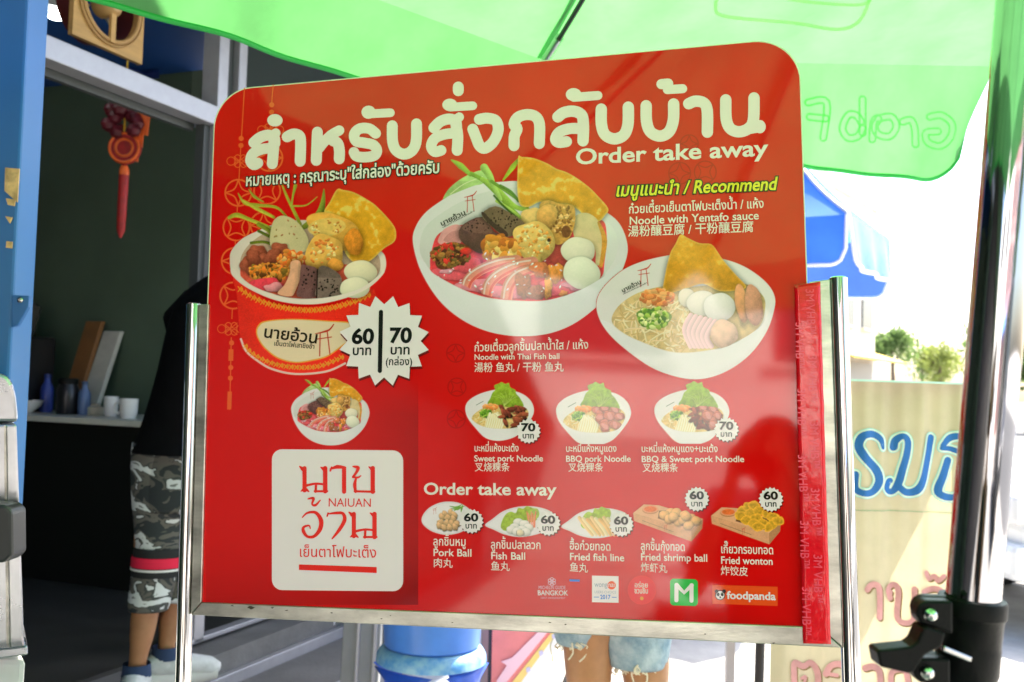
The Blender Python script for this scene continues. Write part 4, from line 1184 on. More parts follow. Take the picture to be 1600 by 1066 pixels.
def paint_small(c, kind):
    out = [(95, 270), (120, 205), (200, 150), (320, 112), (420, 105), (560, 130), (650, 190), (686, 270), (668, 345), (600, 440), (520, 512), (390, 545), (270, 520), (180, 432), (118, 350)]
    co = c.poly(out)
    c.put(co, (206, 214, 182), .95 + .06 * np.clip((c.X - 200) / 300, 0, 1))
    food = c.poly([(150, 355), (190, 300), (300, 245), (450, 235), (590, 250), (640, 300), (620, 370), (560, 425), (420, 442), (280, 430), (190, 395)])
    c.put(food, (196, 176, 92), 1 + .3 * c.noise(22, 2))
    # lettuce
    lt = [(290, 230), (310, 180), (330, 130), (352, 108), (345, 70), (385, 52), (408, 40), (440, 56), (470, 48), (482, 84), (525, 108), (535, 140), (565, 175), (598, 250), (520, 260), (400, 246)]
    lv = c.poly(lt, n=5)
    c.put(lv, (128, 166, 34), 1 + .4 * c.noise(24, 7) + .22 * np.clip((150 - c.Y) / 100, -1, 1))
    for a in range(7):
        c.put(c.line([(430, 245), (400 + a * 18, 180), (330 + a * 36, 120 + abs(a - 3) * 14)], (5, 3, 2)) * lv * .7, (176, 200, 84))
    rs = np.random.RandomState(kind + 5)
    for i in range(60):
        x, y = 160 + rs.rand() * 190, 270 + rs.rand() * 150
        a = rs.rand() * 6.28
        c.put(c.line([(x, y), (x + 20 * math.cos(a), y + 20 * math.sin(a)), (x + 44 * math.cos(a + .6), y + 44 * math.sin(a + .6))], 7) * food, [(214, 196, 110), (196, 170, 80), (226, 212, 140)][i % 3])
    c.crumbs(310, 255, 60, 22, [(206, 130, 50), (222, 160, 80)], 30, 9, 4)
    c.crumbs(275, 312, 52, 32, [(90, 146, 30), (150, 190, 60), (60, 110, 24)], 60, 8, 6)
    for i in range(26):
        x = 262 + i * 6.2
        c.put(c.line([(345 + (i - 13) * 3, 300 + rs.rand() * 30), (x + 20, 360), (x, 438)], 8) * food, [(216, 212, 150), (196, 190, 116), (226, 222, 166)][i % 3], 1 - .25 * np.clip(c.side / 4, -1, 1))
    if kind in (0, 2):
        for i in range(30):
            x, y = (395 + rs.rand() * 215, 255 + rs.rand() * 160)
            x = min(x, 610 - max(0, (y - 340)) * .8); x = max(x, 400 + max(0, (y - 300)) * .25)
            c.blob(x, y, 34 + rs.rand() * 22, 12 + rs.rand() * 8, [(130, 62, 34), (150, 78, 40), (108, 48, 28)][i % 3], rot=rs.rand() * 120 - 40, seed=i, ns=.3, nsc=16, shade=.5, clip=food)
    if kind in (1, 2):
        for i, (x, y, r) in enumerate(((420, 265, 44), (480, 250, 44), (560, 262, 50), (440, 320, 52), (520, 310, 56), (595, 315, 44), (480, 390, 56), (560, 380, 50))):
            if kind == 2 and i in (0, 3, 6): continue
            c.blob(x, y, r, r * .7, (176, 104, 72), rot=rs.rand() * 90, seed=i + 20, wob=.15, ns=.3, nsc=22, shade=.35, clip=food)
            c.put(c.ell(x, y, r * .6, r * .32, rs.rand() * 90) * .6 * food, (206, 150, 120))
            c.put(np.clip(c.ell(x, y, r, r * .7) - c.ell(x, y, r * .86, r * .56), 0, 1) * .5 * food, (130, 52, 30))
    c.put(c.poly([(100, 310), (150, 360), (200, 402), (280, 434), (420, 446), (560, 429), (622, 374), (672, 300), (682, 300), (668, 345), (600, 440), (520, 512), (390, 545), (270, 520), (180, 432), (118, 350)], n=5) * co, (206, 215, 184))
    c.put(c.line([(190, 238), (250, 205)], 5), (90, 90, 70))
def paint_plate(c, kind):
    if kind == 0:
        out = [(102, 290), (115, 235), (170, 175), (260, 135), (350, 128), (430, 145), (500, 190), (560, 250), (540, 310), (470, 360), (400, 392), (300, 404), (200, 380), (130, 335)]
    else:
        out = [(0, 160), (60, 110), (150, 45), (270, 10), (400, 8), (520, 40), (560, 90), (545, 160), (480, 210), (400, 240), (280, 256), (160, 235), (70, 195)]
    co = c.poly(out, n=4)
    c.put(co, (212, 217, 186), 1 - .1 * np.clip((c.dist < 14), 0, 1) + .03 * c.noise(100, 3))
    rs = np.random.RandomState(kind)
    if kind == 0:
        for p in ([(335, 165), (390, 175), (440, 150)], [(370, 205), (410, 180), (460, 165)], [(430, 215), (435, 185), (445, 155)], [(345, 185), (400, 190), (440, 170)]):
            c.put(c.line(p, (4, 18, 4)), (104, 156, 50))
        for i, (x, y) in enumerate(((300, 232), (345, 222), (375, 240), (272, 255), (320, 262), (365, 275), (262, 300), (310, 305), (352, 310), (395, 312), (250, 330), (290, 345), (335, 345), (380, 340))):
            c.blob(x, y, 32, 24, (188, 160, 98), rot=rs.rand() * 90, seed=i, wob=.2, ns=.2, nsc=14, shade=.5)
        torii(c, 210, 200, .5)
    else:
        lt = [(130, 180), (140, 120), (170, 70), (210, 50), (250, 60), (270, 20), (310, 25), (340, 5), (390, 20), (430, 30), (440, 80), (400, 130), (300, 150), (180, 205)]
        if kind == 2: lt = [(x * .8 + 60, y * .9 - 10) for x, y in lt]
        lv = c.poly(lt, n=5)
        c.put(lv, (146, 178, 48), 1 + .4 * c.noise(22, 5))
        if kind == 1:
            for i in range(7):
                c.put(c.line([(340 + i * 12, 50 + (i % 3) * 14), (352 + i * 9, 120 + (i % 2) * 30), (380 + i * 4, 175)], 9), [(220, 110, 60), (230, 140, 90)][i % 2], 1 - .2 * np.clip(c.side / 5, -1, 1))
            for i, (x, y) in enumerate(((270, 135), (320, 150), (240, 175), (215, 195), (350, 178), (300, 195), (260, 210), (330, 215))):
                c.blob(x, y, 40, 32, (220, 216, 178), seed=i, wob=.05, ns=.03, shade=.3)
            c.blob(285, 222, 30, 26, (226, 206, 150), seed=33, wob=.03)
            for x in (255, 315): c.put(c.line([(x, 205), (x + 4, 240)], 3), (90, 70, 50))
        else:
            for i in range(8):
                x0 = 150 + i * 34
                c.put(c.line([(x0, 85 + (i % 3) * 8), (x0 + 50, 150), (x0 + 110 - i * 4, 230)], (30, 40, 22)) * np.clip((244 - c.Y) / 8, 0, 1), [(214, 186, 110), (226, 202, 134), (206, 170, 90)][i % 3], 1 - .3 * np.clip(c.side / 18, -1, 1))
            c.blob(445, 150, 40, 22, (222, 120, 40), seed=4)
def paint_box(c, kind):
    dx, dy = (0, 0) if kind == 0 else (608, 22)
    T = lambda q: [(x + dx, y + dy) for x, y in q]
    grain = c.noise(60, 3) * .1
    rd = c.poly(T([(248, 208), (330, 142), (450, 150), (620, 200), (792, 255), (785, 330), (702, 430), (560, 380), (255, 268)]), sm=False)
    c.put(rd, (186, 142, 84), 1 + grain)
    c.put(c.poly(T([(250, 208), (330, 143), (450, 150), (790, 255), (700, 345)]), sm=False), (206, 164, 104), 1 + grain)
    c.put(c.poly(T([(450, 190), (560, 190), (770, 258), (700, 330), (440, 250)]), sm=False), (110, 72, 36))
    c.put(c.poly(T([(248, 210), (700, 345), (702, 430), (255, 270)]), sm=False), (196, 152, 94), 1 + c.noise(25, 8) * .12 + grain)
    c.put(c.poly(T([(700, 345), (792, 256), (785, 330), (702, 430)]), sm=False), (168, 126, 72), 1 + grain)
    c.put(c.line(T([(320, 268), (560, 355)]), 6) * .5, (90, 66, 44))
    torii(c, 500 + dx, 320 + dy, .45)
    c.put(c.ell(382 + dx, 185 + dy, 64, 32), (176, 120, 64))
    c.put(c.ell(382 + dx, 178 + dy, 62, 30), (206, 150, 92))
    c.put(c.ell(382 + dx, 178 + dy, 50, 22), (206, 104, 36), 1 + .2 * c.noise(20, 3))
    if kind == 0:
        for i, (x, y) in enumerate(((540, 205), (490, 225), (585, 205), (650, 225), (530, 255), (700, 250), (735, 270), (600, 275), (640, 265), (560, 240), (680, 305), (660, 235))):
            c.blob(x, y, 40, 36, (214, 168, 92), seed=i, wob=.06, ns=.12, nsc=14, shade=.5)
    else:
        rs = np.random.RandomState(2)
        for i, (x, y) in enumerate(((1100, 190), (1140, 160), (1190, 150), (1090, 230), (1170, 210), (1230, 190), (1130, 265), (1210, 250), (1280, 210), (1330, 240), (1260, 290), (1190, 290), (1330, 300), (1380, 270), (1300, 320), (1220, 315))):
            a = rs.rand() * 3
            q = [(x + 52 * math.cos(a + k * 1.57) * (1 + .2 * rs.randn()), y + 40 * math.sin(a + k * 1.57)) for k in range(4)]
            cv = c.poly(q, n=3)
            c.put(cv, (222, 166, 40), 1 + .3 * c.noise(16, i) - .02 * np.clip(c.dist, -20, 20) + .15)
def picture(name, box, tf, fn, layer=2, res=1.35, label=None):
    c = Canvas(*box, res, tf)
    fn(c)
    return c.build(name, layer, panel, label=label)
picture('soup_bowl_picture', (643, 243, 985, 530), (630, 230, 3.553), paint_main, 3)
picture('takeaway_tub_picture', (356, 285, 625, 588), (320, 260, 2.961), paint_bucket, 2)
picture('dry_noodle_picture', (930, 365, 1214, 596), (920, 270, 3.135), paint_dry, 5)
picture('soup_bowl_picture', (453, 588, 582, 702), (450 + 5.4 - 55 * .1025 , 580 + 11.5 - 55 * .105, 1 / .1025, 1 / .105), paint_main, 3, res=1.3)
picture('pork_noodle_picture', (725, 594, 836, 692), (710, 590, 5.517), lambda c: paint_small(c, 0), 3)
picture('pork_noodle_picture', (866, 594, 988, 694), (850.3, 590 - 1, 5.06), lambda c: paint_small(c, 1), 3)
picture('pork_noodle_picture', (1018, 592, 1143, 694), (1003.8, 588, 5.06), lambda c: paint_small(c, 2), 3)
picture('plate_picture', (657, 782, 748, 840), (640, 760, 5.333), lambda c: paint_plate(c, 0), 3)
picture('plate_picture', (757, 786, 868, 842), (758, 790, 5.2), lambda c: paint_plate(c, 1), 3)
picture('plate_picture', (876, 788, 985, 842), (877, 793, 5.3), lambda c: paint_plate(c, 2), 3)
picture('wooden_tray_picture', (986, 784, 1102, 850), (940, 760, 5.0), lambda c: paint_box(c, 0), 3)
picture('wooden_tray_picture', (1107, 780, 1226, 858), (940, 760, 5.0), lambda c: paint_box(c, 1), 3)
# shop's name printed inside the bowls and on the tub
def bowl_text(s, p0, p1, h, m, layer, off=0.01): text_line('bowl_lettering', s, p0, p1, h, m, layer, off=off, href=0.55)
bowl_text('นายอ้วน', (411, 527), (497, 537), 13.5, INK_BROWN, 5, 0.02)
bowl_text('เย็นตาโฟเสาชิงช้า', (428, 540), (492, 545.5), 5.5, INK_BROWN, 5, 0.012)
bowl_text('นายอ้วน', (690, 354), (729, 335), 6.0, INK_BROWN, 6, 0.02)
bowl_text('เย็นตาโฟเสาชิงช้า', (692, 357), (742, 331), 1.8, INK_BROWN, 6, 0.01)
bowl_text('นายอ้วน', (973, 458), (1003, 443), 5.0, INK_BROWN, 8, 0.02)
bowl_text('เย็นตาโฟเสาชิงช้า', (974, 461), (1012, 443), 1.6, INK_BROWN, 8, 0.01)
# ------------------------------------------------------------------ the place: ground, shop, street
def Pz(px, py, z):
    """world point on the horizontal plane z seen at a photo position"""
    d = P(px, py, 1.0) - CAMLOC
    return CAMLOC + d * ((z - CAMZ) / d.z)
PAVE = mat('pavement_concrete', (0.36, 0.35, 0.33), 0.8, noise=0.3, nscale=2.5, bump=0.3, bscale=40)
ASPH = mat('asphalt', (0.12, 0.12, 0.12), 0.85, noise=0.3, nscale=6, bump=0.4, bscale=120)
mb = MB(); mb.add([(-400, -400, 0), (400, -400, 0), (400, 400, 0), (-400, 400, 0)], [(0, 1, 2, 3)])
mb.build('ground', mat('ground_concrete', (0.42, 0.40, 0.37), 0.85, noise=0.2, nscale=0.6), kind='structure')
# street on the right runs away beside the pavement
mb = MB(); mb.add([(2.6, -60, 0.004), (12.5, -60, 0.004), (26, 60, 0.004), (11, 60, 0.004)], [(0, 1, 2, 3)])
mb.build('road', ASPH, kind='structure')
mb = MB(); mb.hexa([(-9, -14, 0.0), (2.35, -14, 0.0), (4.6, 9, 0.0), (-9, 9, 0.0), (-9, -14, 0.008), (2.35, -14, 0.008), (4.6, 9, 0.008), (-9, 9, 0.008)])
mb.build('pavement', PAVE, kind='structure')

# ---- shop on the left: a local frame along its front (s along the street, n into the shop)
F0 = Vector((-1.50, 3.07, 0)); TD = Vector((0.369, 0.9294, 0)).normalized(); ND = Vector((-TD.y, TD.x, 0))
def G(s, n, z): return F0 + TD * s + ND * n + Vector((0, 0, z))
FL = 0.27
WALLG = mat('green_wall_paint', (0.075, 0.115, 0.075), 0.7, noise=0.12, nscale=2.2)
ALU = mat('aluminium_frame', (0.34, 0.34, 0.37), 0.36, 0.4, noise=0.08, nscale=14)
ALUD = mat('dark_frame', (0.05, 0.055, 0.055), 0.4)
BLUEC = mat('blue_ceiling', (0.010, 0.075, 0.30), 0.6, noise=0.12, nscale=2)
CONC = mat('grey_step', (0.13, 0.13, 0.13), 0.7, noise=0.25, nscale=5, bump=0.2)
TILE = mat('dark_floor_tile', (0.03, 0.03, 0.027), 0.5, noise=0.3, nscale=4)
DARK = mat('dark_laminate', (0.006, 0.007, 0.006), 0.6, ior=1.25)
shop = thing('shop_house', 'open fronted shop with dark green walled interior behind the menu board', 'shop', G(0.9, 0, 0))
def sbox(name, s0, s1, n0, n1, z0, z1, m, parent=None, **k):
    b = MB(); b.hexa([G(s0, n0, z0), G(s1, n0, z0), G(s1, n1, z0), G(s0, n1, z0), G(s0, n0, z1), G(s1, n0, z1), G(s1, n1, z1), G(s0, n1, z1)])
    return b.build(name, m, parent or shop, **k)
SE, NE, ZC = 1.92, 3.6, 2.93
sbox('floor', -3.2, SE, 0.0, NE, 0.0, FL, TILE)
sbox('back_wall', -3.2, SE + 0.2, NE, NE + 0.12, 0.0, 3.4, WALLG)
# party wall with an open vent band high up near the street
sbox('party_wall', SE, SE + 0.12, 0.12, NE, FL, 2.62, WALLG)
sbox('party_wall', SE + 0.002, SE + 0.118, 1.05, NE, 2.62, 3.2, WALLG)
vent = sbox('vent_sill', SE - 0.01, SE + 0.13, 0.12, 1.05, 2.62, 2.645, ALU)
for i in range(4):
    sbox('vent_bar', SE + 0.04, SE + 0.07, 0.22 + i * 0.24, 0.235 + i * 0.24, 2.645, 2.93, ALU, vent)
sbox('vent_bar', SE + 0.045, SE + 0.065, 0.12, 1.05, 2.76, 2.775, ALU, vent)
sbox('side_wall', -3.3, -3.2, 0.0, NE, 0.0, 3.4, WALLG)
sbox('ceiling', -3.2, SE, 0.06, NE, ZC, ZC + 0.05, BLUEC)
sbox('roof', -3.4, 5.2, -0.3, NE + 0.3, 3.35, 3.5, CONC)
sbox('awning', -3.4, 5.2, -1.5, -0.06, 3.12, 3.16, mat('added_shade_awning', (0.2, 0.2, 0.2), 0.6))  # unseen awning, added to keep sun off the shop front and steps
# front: posts, transom, glazing, upper wall
fr = sbox('front_post', 0.80, 0.86, -0.03, 0.05, FL, 3.35, ALU, bevel=0.004)
sbox('front_post_rebate', 0.765, 0.80, 0.0, 0.04, FL, 2.28, ALUD)
sbox('front_post', 0.925, 0.975, -0.03, 0.05, 2.36, 3.35, ALU, bevel=0.004)
sbox('transom', -3.2, 0.80, -0.035, 0.045, 2.27, 2.345, ALU, bevel=0.004)
sbox('transom', 0.86, 4.6, -0.035, 0.045, 2.30, 2.36, ALU, bevel=0.004)
sbox('transom_underside', -3.2, 0.765, 0.05, 0.075, 2.245, 2.30, ALUD)
GLASSD = mat('dark_glass', (0.010, 0.02, 0.018), 0.06, ior=1.5)
sbox('fanlight_pane', 0.98, 4.6, 0.0, 0.012, 2.36, 3.35, GLASSD)
sbox('fanlight_frame', 0.862, 0.922, 0.0, 0.02, 2.36, 3.35, ALUD)
sbox('shopfront_pane', 1.98, 4.6, 0.0, 0.012, 0.72, 2.30, GLASSD)
PANELG = mat('grey_lower_panel', (0.24, 0.25, 0.25), 0.5, noise=0.1, nscale=5)
# steps and door track along the front, seen under the board
sbox('door_track', 0.62, SE, -0.03, 0.02, FL, FL + 0.018, ALU, bevel=0.003)
sbox('step_riser', 0.0, SE, -0.16, -0.002, 0.0, FL - 0.014, CONC)
sbox('step_edge', 0.0, SE, -0.195, -0.162, 0.0, FL - 0.09, ALU, bevel=0.003)
sbox('step_tread', -0.2, SE, -0.52, -0.197, 0.0, 0.135, CONC)
sbox('step_nosing', -0.2, SE, -0.56, -0.522, 0.0, 0.138, ALU, bevel=0.003)
sbox('lower_step', -0.2, SE, -0.82, -0.60, 0.0, 0.06, mat('bluish_step', (0.26, 0.30, 0.36), 0.5, noise=0.2, nscale=7))
pil = sbox('front_pillar', SE - 0.02, SE + 0.26, -0.52, -0.04, 0.0, 2.30, PANELG)
for i in range(3):
    sbox('pillar_bead', SE - 0.03, SE - 0.02, -0.46 + i * 0.15, -0.44 + i * 0.15, 0.0, 2.28, ALU, pil)

# exhaust fan on a board hung in the opening above the transom
WOOD = mat('plywood', (0.50, 0.29, 0.10), 0.55, noise=0.15, nscale=7, stretch=(1, 1, 6))
def pln(px, py, n=0.10):
    """point on the vertical plane n behind the shop front, seen at a photo position"""
    d = P(px, py, 1.0) - CAMLOC
    return CAMLOC + d * ((F0 + ND * n - CAMLOC).dot(ND) / d.dot(ND))
fan = thing('exhaust_fan', 'round exhaust fan set in a square brown plywood board above the doorway', 'fan', pln(168, 70))
q = [pln(113, 53), pln(222, 101), pln(222, -60), pln(113, -118)]
cen = (q[0] + q[1] + q[2] + q[3]) / 4
ex = (q[1] - q[0]).normalized(); ez = Vector((0, 0, 1)); ey = ND
fw = (q[1] - q[0]).length
half = fw / 2
cen = q[0] + ex * half + ez * (half + 0.0)
rr = half * 0.80
def fpt(a, r, off=0): return cen + ex * (r * math.cos(a)) + ez * (r * math.sin(a)) + ey * off
mb = MB()
nseg = 48
vs, fs = [], []
for off in (0, 0.02):
    for k in range(nseg):
        a = 2 * math.pi * k / nseg
        m_ = max(abs(math.cos(a)), abs(math.sin(a)))
        vs.append(cen + ex * (half * math.cos(a) / m_) + ez * (half * math.sin(a) / m_) + ey * off)
        vs.append(fpt(a, rr, off))
for k in range(nseg):
    a, b = 2 * k, 2 * ((k + 1) % nseg)
    o_ = 2 * nseg
    fs += [(a, b, b + 1, a + 1), (a + o_, a + 1 + o_, b + 1 + o_, b + o_), (a, a + o_, b + o_, b), (a + 1, b + 1, b + 1 + o_, a + 1 + o_)]
mb.add(vs, fs)
mb.build('mounting_board', WOOD, fan)
mb = MB()
for r_, w_ in ((rr * 1.0, 0.008), (rr * 1.12, 0.004)):
    mb.tube([fpt(2 * math.pi * k / 40, r_, -0.008) for k in range(40)], w_, 8, closed=True)
mb.build('fan_ring', mat('fan_ring_paint', (0.42, 0.24, 0.09), 0.4), fan, smooth=True)
mb = MB()
vs = [fpt(2 * math.pi * k / 40, rr, o2) for o2 in (0.02, 0.12) for k in range(40)]
mb.add(vs, [(k, (k + 1) % 40, (k + 1) % 40 + 40, k + 40) for k in range(40)])
mb.build('duct', mat('dark_red_duct', (0.09, 0.012, 0.012), 0.5), fan, smooth=True)
FANM = mat('fan_metal', (0.40, 0.36, 0.28), 0.35, 0.6)
mb = MB(); mb.lathe([(0.001, -0.03), (0.03, -0.028), (0.045, -0.01), (0.045, 0.05)], cen, 20, Matrix((ex, ez, ey)).transposed())
mb.build('motor', mat('fan_motor', (0.42, 0.25, 0.1), 0.4), fan, smooth=True)
for k in range(3):
    a0 = R(120 * k + 90)
    mb = MB()
    def bl(u, v, a0=a0):
        r = 0.045 + (rr - 0.065) * u
        a = a0 + (v - 0.5) * (0.5 + 0.5 * u)
        return fpt(a, r, 0.075 + (v - 0.5) * 0.05)
    mb.grid(bl, 6, 6)
    mb.build('blade', FANM, fan, smooth=True, solid=0.002)
mb = MB(); mb.bar(cen + ey * -0.012 - ez * 0.03, cen + ey * -0.012 - ez * (rr * 1.06), 0.022, 0.012, up=ey)
mb.bar(cen + ey * -0.012 + ez * 0.03, cen + ey * -0.012 + ez * (rr * 1.06), 0.022, 0.012, up=ey)
mb.build('bracket', WOOD, fan)
# lit ceiling lamp
lp = P(88, 24, 3.9)
lamp = thing('ceiling_lamp', 'small lit white strip lamp under the blue ceiling', 'ceiling lamp', lp)
mb = MB(); mb.box(lp, (0.075, 0.05, 0.02), Matrix.Rotation(R(-55), 3, 'Z'))
mb.build('tube', emit('lit_tube', (0.9, 1.0, 0.92), 9.0), lamp, bevel=0.008)
mb = MB(); mb.box(lp + Vector((0, 0, 0.035)), (0.10, 0.08, 0.03), Matrix.Rotation(R(-55), 3, 'Z'))
mb.tube([lp + Vector((0, 0, 0.05)), Vector((lp.x, lp.y, ZC))], 0.006, 8)
mb.build('housing', mat('lamp_housing', (0.25, 0.25, 0.25), 0.5), lamp)
# dark blue paper star stuck under the ceiling
sp_ = Pz(228, 124, ZC - 0.02)
mb = MB()
st = star(0, 0, 0.17, 0.085, 6, 0.3)
mb.prism([Vector((sp_.x + a, sp_.y + b * 1.3, sp_.z)) for a, b in st], (0, 0, 0.006))
whole('ceiling_star', mb, mat('deep_blue_paper', (0.012, 0.035, 0.22), 0.6), 'dark blue star decoration stuck on the blue ceiling', 'decoration')

# hanging red lucky charm
ch = P(196, 168, 4.05)
charm = thing('lucky_charm', 'red and orange festival charm with long tassel hanging inside the doorway', 'decoration', P(190, 368, 4.05))
CRED = mat('charm_red', (0.34, 0.012, 0.012), 0.5, noise=0.3, nscale=30)
CORG = mat('charm_orange', (0.75, 0.13, 0.02), 0.5, noise=0.2, nscale=25)
mb = MB(); rs = np.random.RandomState(3)
for i in range(14):
    a = rs.rand() * 6.28; r_ = 0.03 + rs.rand() * 0.05
    c_ = ch + Vector((math.cos(a) * r_ * 0.9, rs.randn() * 0.02, -0.06 + math.sin(a) * r_ * 0.9))
    mb.lathe([(0.001, -0.03), (0.022, -0.02), (0.03, 0), (0.022, 0.02), (0.001, 0.03)], c_, 10)
mb.build('knot_bundle', mat('charm_dark_red', (0.10, 0.006, 0.014), 0.5, noise=0.4, nscale=40), charm, smooth=True)
mb = MB()
for dx, dz, l in ((0.07, 0.0, 0.16), (0.055, -0.02, 0.2), (0.09, 0.01, 0.12)):
    mb.bar(ch + Vector((dx, 0, dz)), ch + Vector((dx - 0.012, 0.01, dz - l)), 0.03, 0.008, up=(0, 1, 0))
mb.build('streamer', CORG, charm)
mc = P(196, 232, 4.05)
mb = MB(); mb.lathe([(0.001, -0.012), (0.055, -0.012), (0.068, 0), (0.055, 0.012), (0.001, 0.012)], mc, 24, Matrix.Rotation(R(90), 3, 'X'))
mb.build('medallion', CRED, charm, smooth=True)
mb = MB()
for r_ in (0.06, 0.035):
    mb.tube([mc + Vector((r_ * math.cos(2 * math.pi * k / 24), -0.014, r_ * math.sin(2 * math.pi * k / 24))) for k in range(24)], 0.006, 6, closed=True)
mb.build('medallion_ring', CORG, charm, smooth=True)
mb = MB(); mb.tube([Vector((ch.x, ch.y, ZC)), ch + Vector((0, 0, -0.15)), mc + Vector((0, 0, 0.06))], 0.004, 6)
mb.build('cord', mat('charm_cord', (0.6, 0.35, 0.02), 0.6), charm)
mb = MB(); ta = mc + Vector((0, 0, -0.068)); tb = P(188, 372, 4.05)
mb.tube([ta, ta * .85 + tb * .15, ta * .5 + tb * .5, ta * .1 + tb * .9, tb], [0.012, 0.02, 0.019, 0.017, 0.004], 12)
mb.build('tassel', CRED, charm, smooth=True)
mb = MB(); mb.lathe([(0.012, -0.03), (0.02, -0.01), (0.02, 0.01), (0.012, 0.03)], ta * .9 + tb * .1, 12)
mb.build('tassel_collar', CORG, charm, smooth=True)

# counter along the party wall with things on it
CZ = 1.075
counter = thing('service_counter', 'long counter with pale top and dark front standing at the back of the shop', 'counter', G(SE - 0.3, 2, FL))
sbox('counter_front', SE - 0.52, SE - 0.002, 0.66, NE - 0.02, FL, CZ - 0.03, DARK, counter)
sbox('counter_top', SE - 0.58, SE - 0.002, 0.60, NE - 0.02, CZ - 0.03, CZ, mat('pale_counter_top', (0.55, 0.56, 0.48), 0.35, noise=0.1, nscale=8), counter, bevel=0.005)
def on_counter(px, back=0.2):
    """point on the counter top under a photo column, 'back' metres in front of the party wall"""
    d = P(px, 640, 1.0) - CAMLOC; d.z = 0
    k = ((F0 + TD * (SE - back)) - CAMLOC).dot(TD) / d.dot(TD)
    p = CAMLOC + d * k
    return Vector((p.x, p.y, CZ))
PORC = mat('porcelain', (0.72, 0.72, 0.68), 0.25)
def mug(px, back, r, h, label, handle=-1, m=PORC):
    b = on_counter(px, back)
    t = thing('mug', label, 'mug', b)
    k = MB(); k.lathe([(r * .8, 0), (r, h * .3), (r * 1.05, h), (r * .95, h), (r * .88, h * .3), (0.002, h * .12)], b, 24, cap=False)
    k.build('cup', m, t, smooth=True)
    k = MB(); k.tube([b + Vector((handle * (r + .03 * math.sin(a)), 0, h * .5 + h * .3 * math.cos(a))) for a in np.linspace(0.1, 3.04, 9)], 0.006, 8)
    k.build('handle', m, t, smooth=True)
mug(201, 0.42, 0.042, 0.095, 'white mug with handle standing at the right end of the counter')
mug(173, 0.34, 0.034, 0.10, 'slim white cup standing left of the white mug', 1)
b = on_counter(42, 0.40)
mb = MB(); mb.lathe([(0.03, 0), (0.035, 0.008), (0.065, 0.035), (0.08, 0.065), (0.076, 0.065), (0.055, 0.03), (0.002, 0.012)], b, 28, cap=False)
whole('bowl', mb, PORC, 'white bowl at the left end of the dark counter', 'bowl', smooth=True)
def plank(name, px0, px1, py0, col, label, cat, back):
    a, c_ = on_counter(px0, back), on_counter(px1, back)
    d = (a - CAMLOC).dot(c2w((0, 0, 1)))
    top = P(px0, py0, d).z
    k = MB(); e = (c_ - a)
    k.hexa([a, c_, c_ + TD * 0.03, a + TD * 0.03, a + TD * .16 + Vector((0, 0, top - CZ)), c_ + TD * .16 + Vector((0, 0, top - CZ)), c_ + TD * .19 + Vector((0, 0, top - CZ)), a + TD * .19 + Vector((0, 0, top - CZ))])
    whole(name, k, mat(name + '_paint', col, 0.6, noise=0.2, nscale=6), label, cat, bevel=0.004)
plank('cutting_board', 91, 116, 498, (0.22, 0.10, 0.03), 'tall brown wooden board leaning on the wall behind the counter', 'board', 0.22)
plank('tray', 120, 147, 514, (0.52, 0.52, 0.44), 'pale upright tray leaning beside the brown board', 'tray', 0.20)
b = on_counter(105, 0.36)
jar = thing('jar', 'black lidded jar standing on the counter before the brown board', 'jar', b)
mb = MB(); mb.lathe([(0.05, 0), (0.055, 0.01), (0.055, 0.13), (0.045, 0.15), (0.045, 0.155)], b, 24); mb.build('body', mat('black_plastic', (0.012, 0.012, 0.014), 0.3), jar, smooth=True)
mb = MB(); mb.lathe([(0.05, 0.155), (0.05, 0.18), (0.04, 0.185)], b, 24); mb.build('lid', DARK, jar, smooth=True)
for px, back, h, r_, col, lb in ((131, 0.34, 0.17, 0.03, (0.10, 0.16, 0.30), 'blue grey bottle right of the black jar'), (72, 0.28, 0.2, 0.032, (0.03, 0.06, 0.30), 'blue capped bottle left of the black jar'), (148, 0.30, 0.06, 0.045, (0.45, 0.42, 0.32), 'low beige pot between the bottle and the slim cup')):
    b = on_counter(px, back)
    t = thing('bottle' if h > .1 else 'pot', lb, 'bottle' if h > .1 else 'pot', b)
    mb = MB(); mb.lathe([(r_ * .9, 0), (r_, 0.01), (r_, h * .65), (r_ * .5, h * .8), (r_ * .45, h * .9)], b, 20); mb.build('body', mat(lb[:9] + '_plastic', col, 0.3), t, smooth=True)
    mb = MB(); mb.lathe([(r_ * .5, h * .9), (r_ * .55, h), (r_ * .4, h * 1.01)], b, 16); mb.build('cap', mat(lb[:9] + '_cap', [x * .6 for x in col], 0.4), t, smooth=True)
# coffee machine at the left end
b = on_counter(33, 0.36)
cm = thing('coffee_machine', 'dark coffee machine with shiny parts at the left end of the counter', 'coffee machine', b)
mb = MB(); rt = Matrix.Rotation(R(-20), 3, 'Z')
mb.box(b + Vector((-0.1, 0.08, 0.2)), (0.34, 0.26, 0.40), rt); mb.build('body', mat('machine_black', (0.015, 0.015, 0.015), 0.3), cm, bevel=0.02)
mb = MB(); mb.box(b + Vector((-0.1, -0.05, 0.36)), (0.32, 0.12, 0.12), rt); mb.build('brew_head', mat('machine_steel', (0.5, 0.5, 0.5), 0.2, 1.0), cm, bevel=0.02)
mb = MB(); mb.lathe([(0.03, 0.17), (0.035, 0.2), (0.03, 0.24), (0.02, 0.30)], b + Vector((-0.05, -0.1, 0)), 18); mb.build('portafilter', mat('machine_chrome', (0.7, 0.68, 0.66), 0.15, 1.0), cm, smooth=True)
mb = MB(); mb.lathe([(0.09, 0.4), (0.12, 0.56), (0.10, 0.58)], b + Vector((-0.1, 0.1, 0)), 24); mb.build('hopper', mat('smoky_hopper', (0.06, 0.06, 0.05), 0.2), cm, smooth=True)
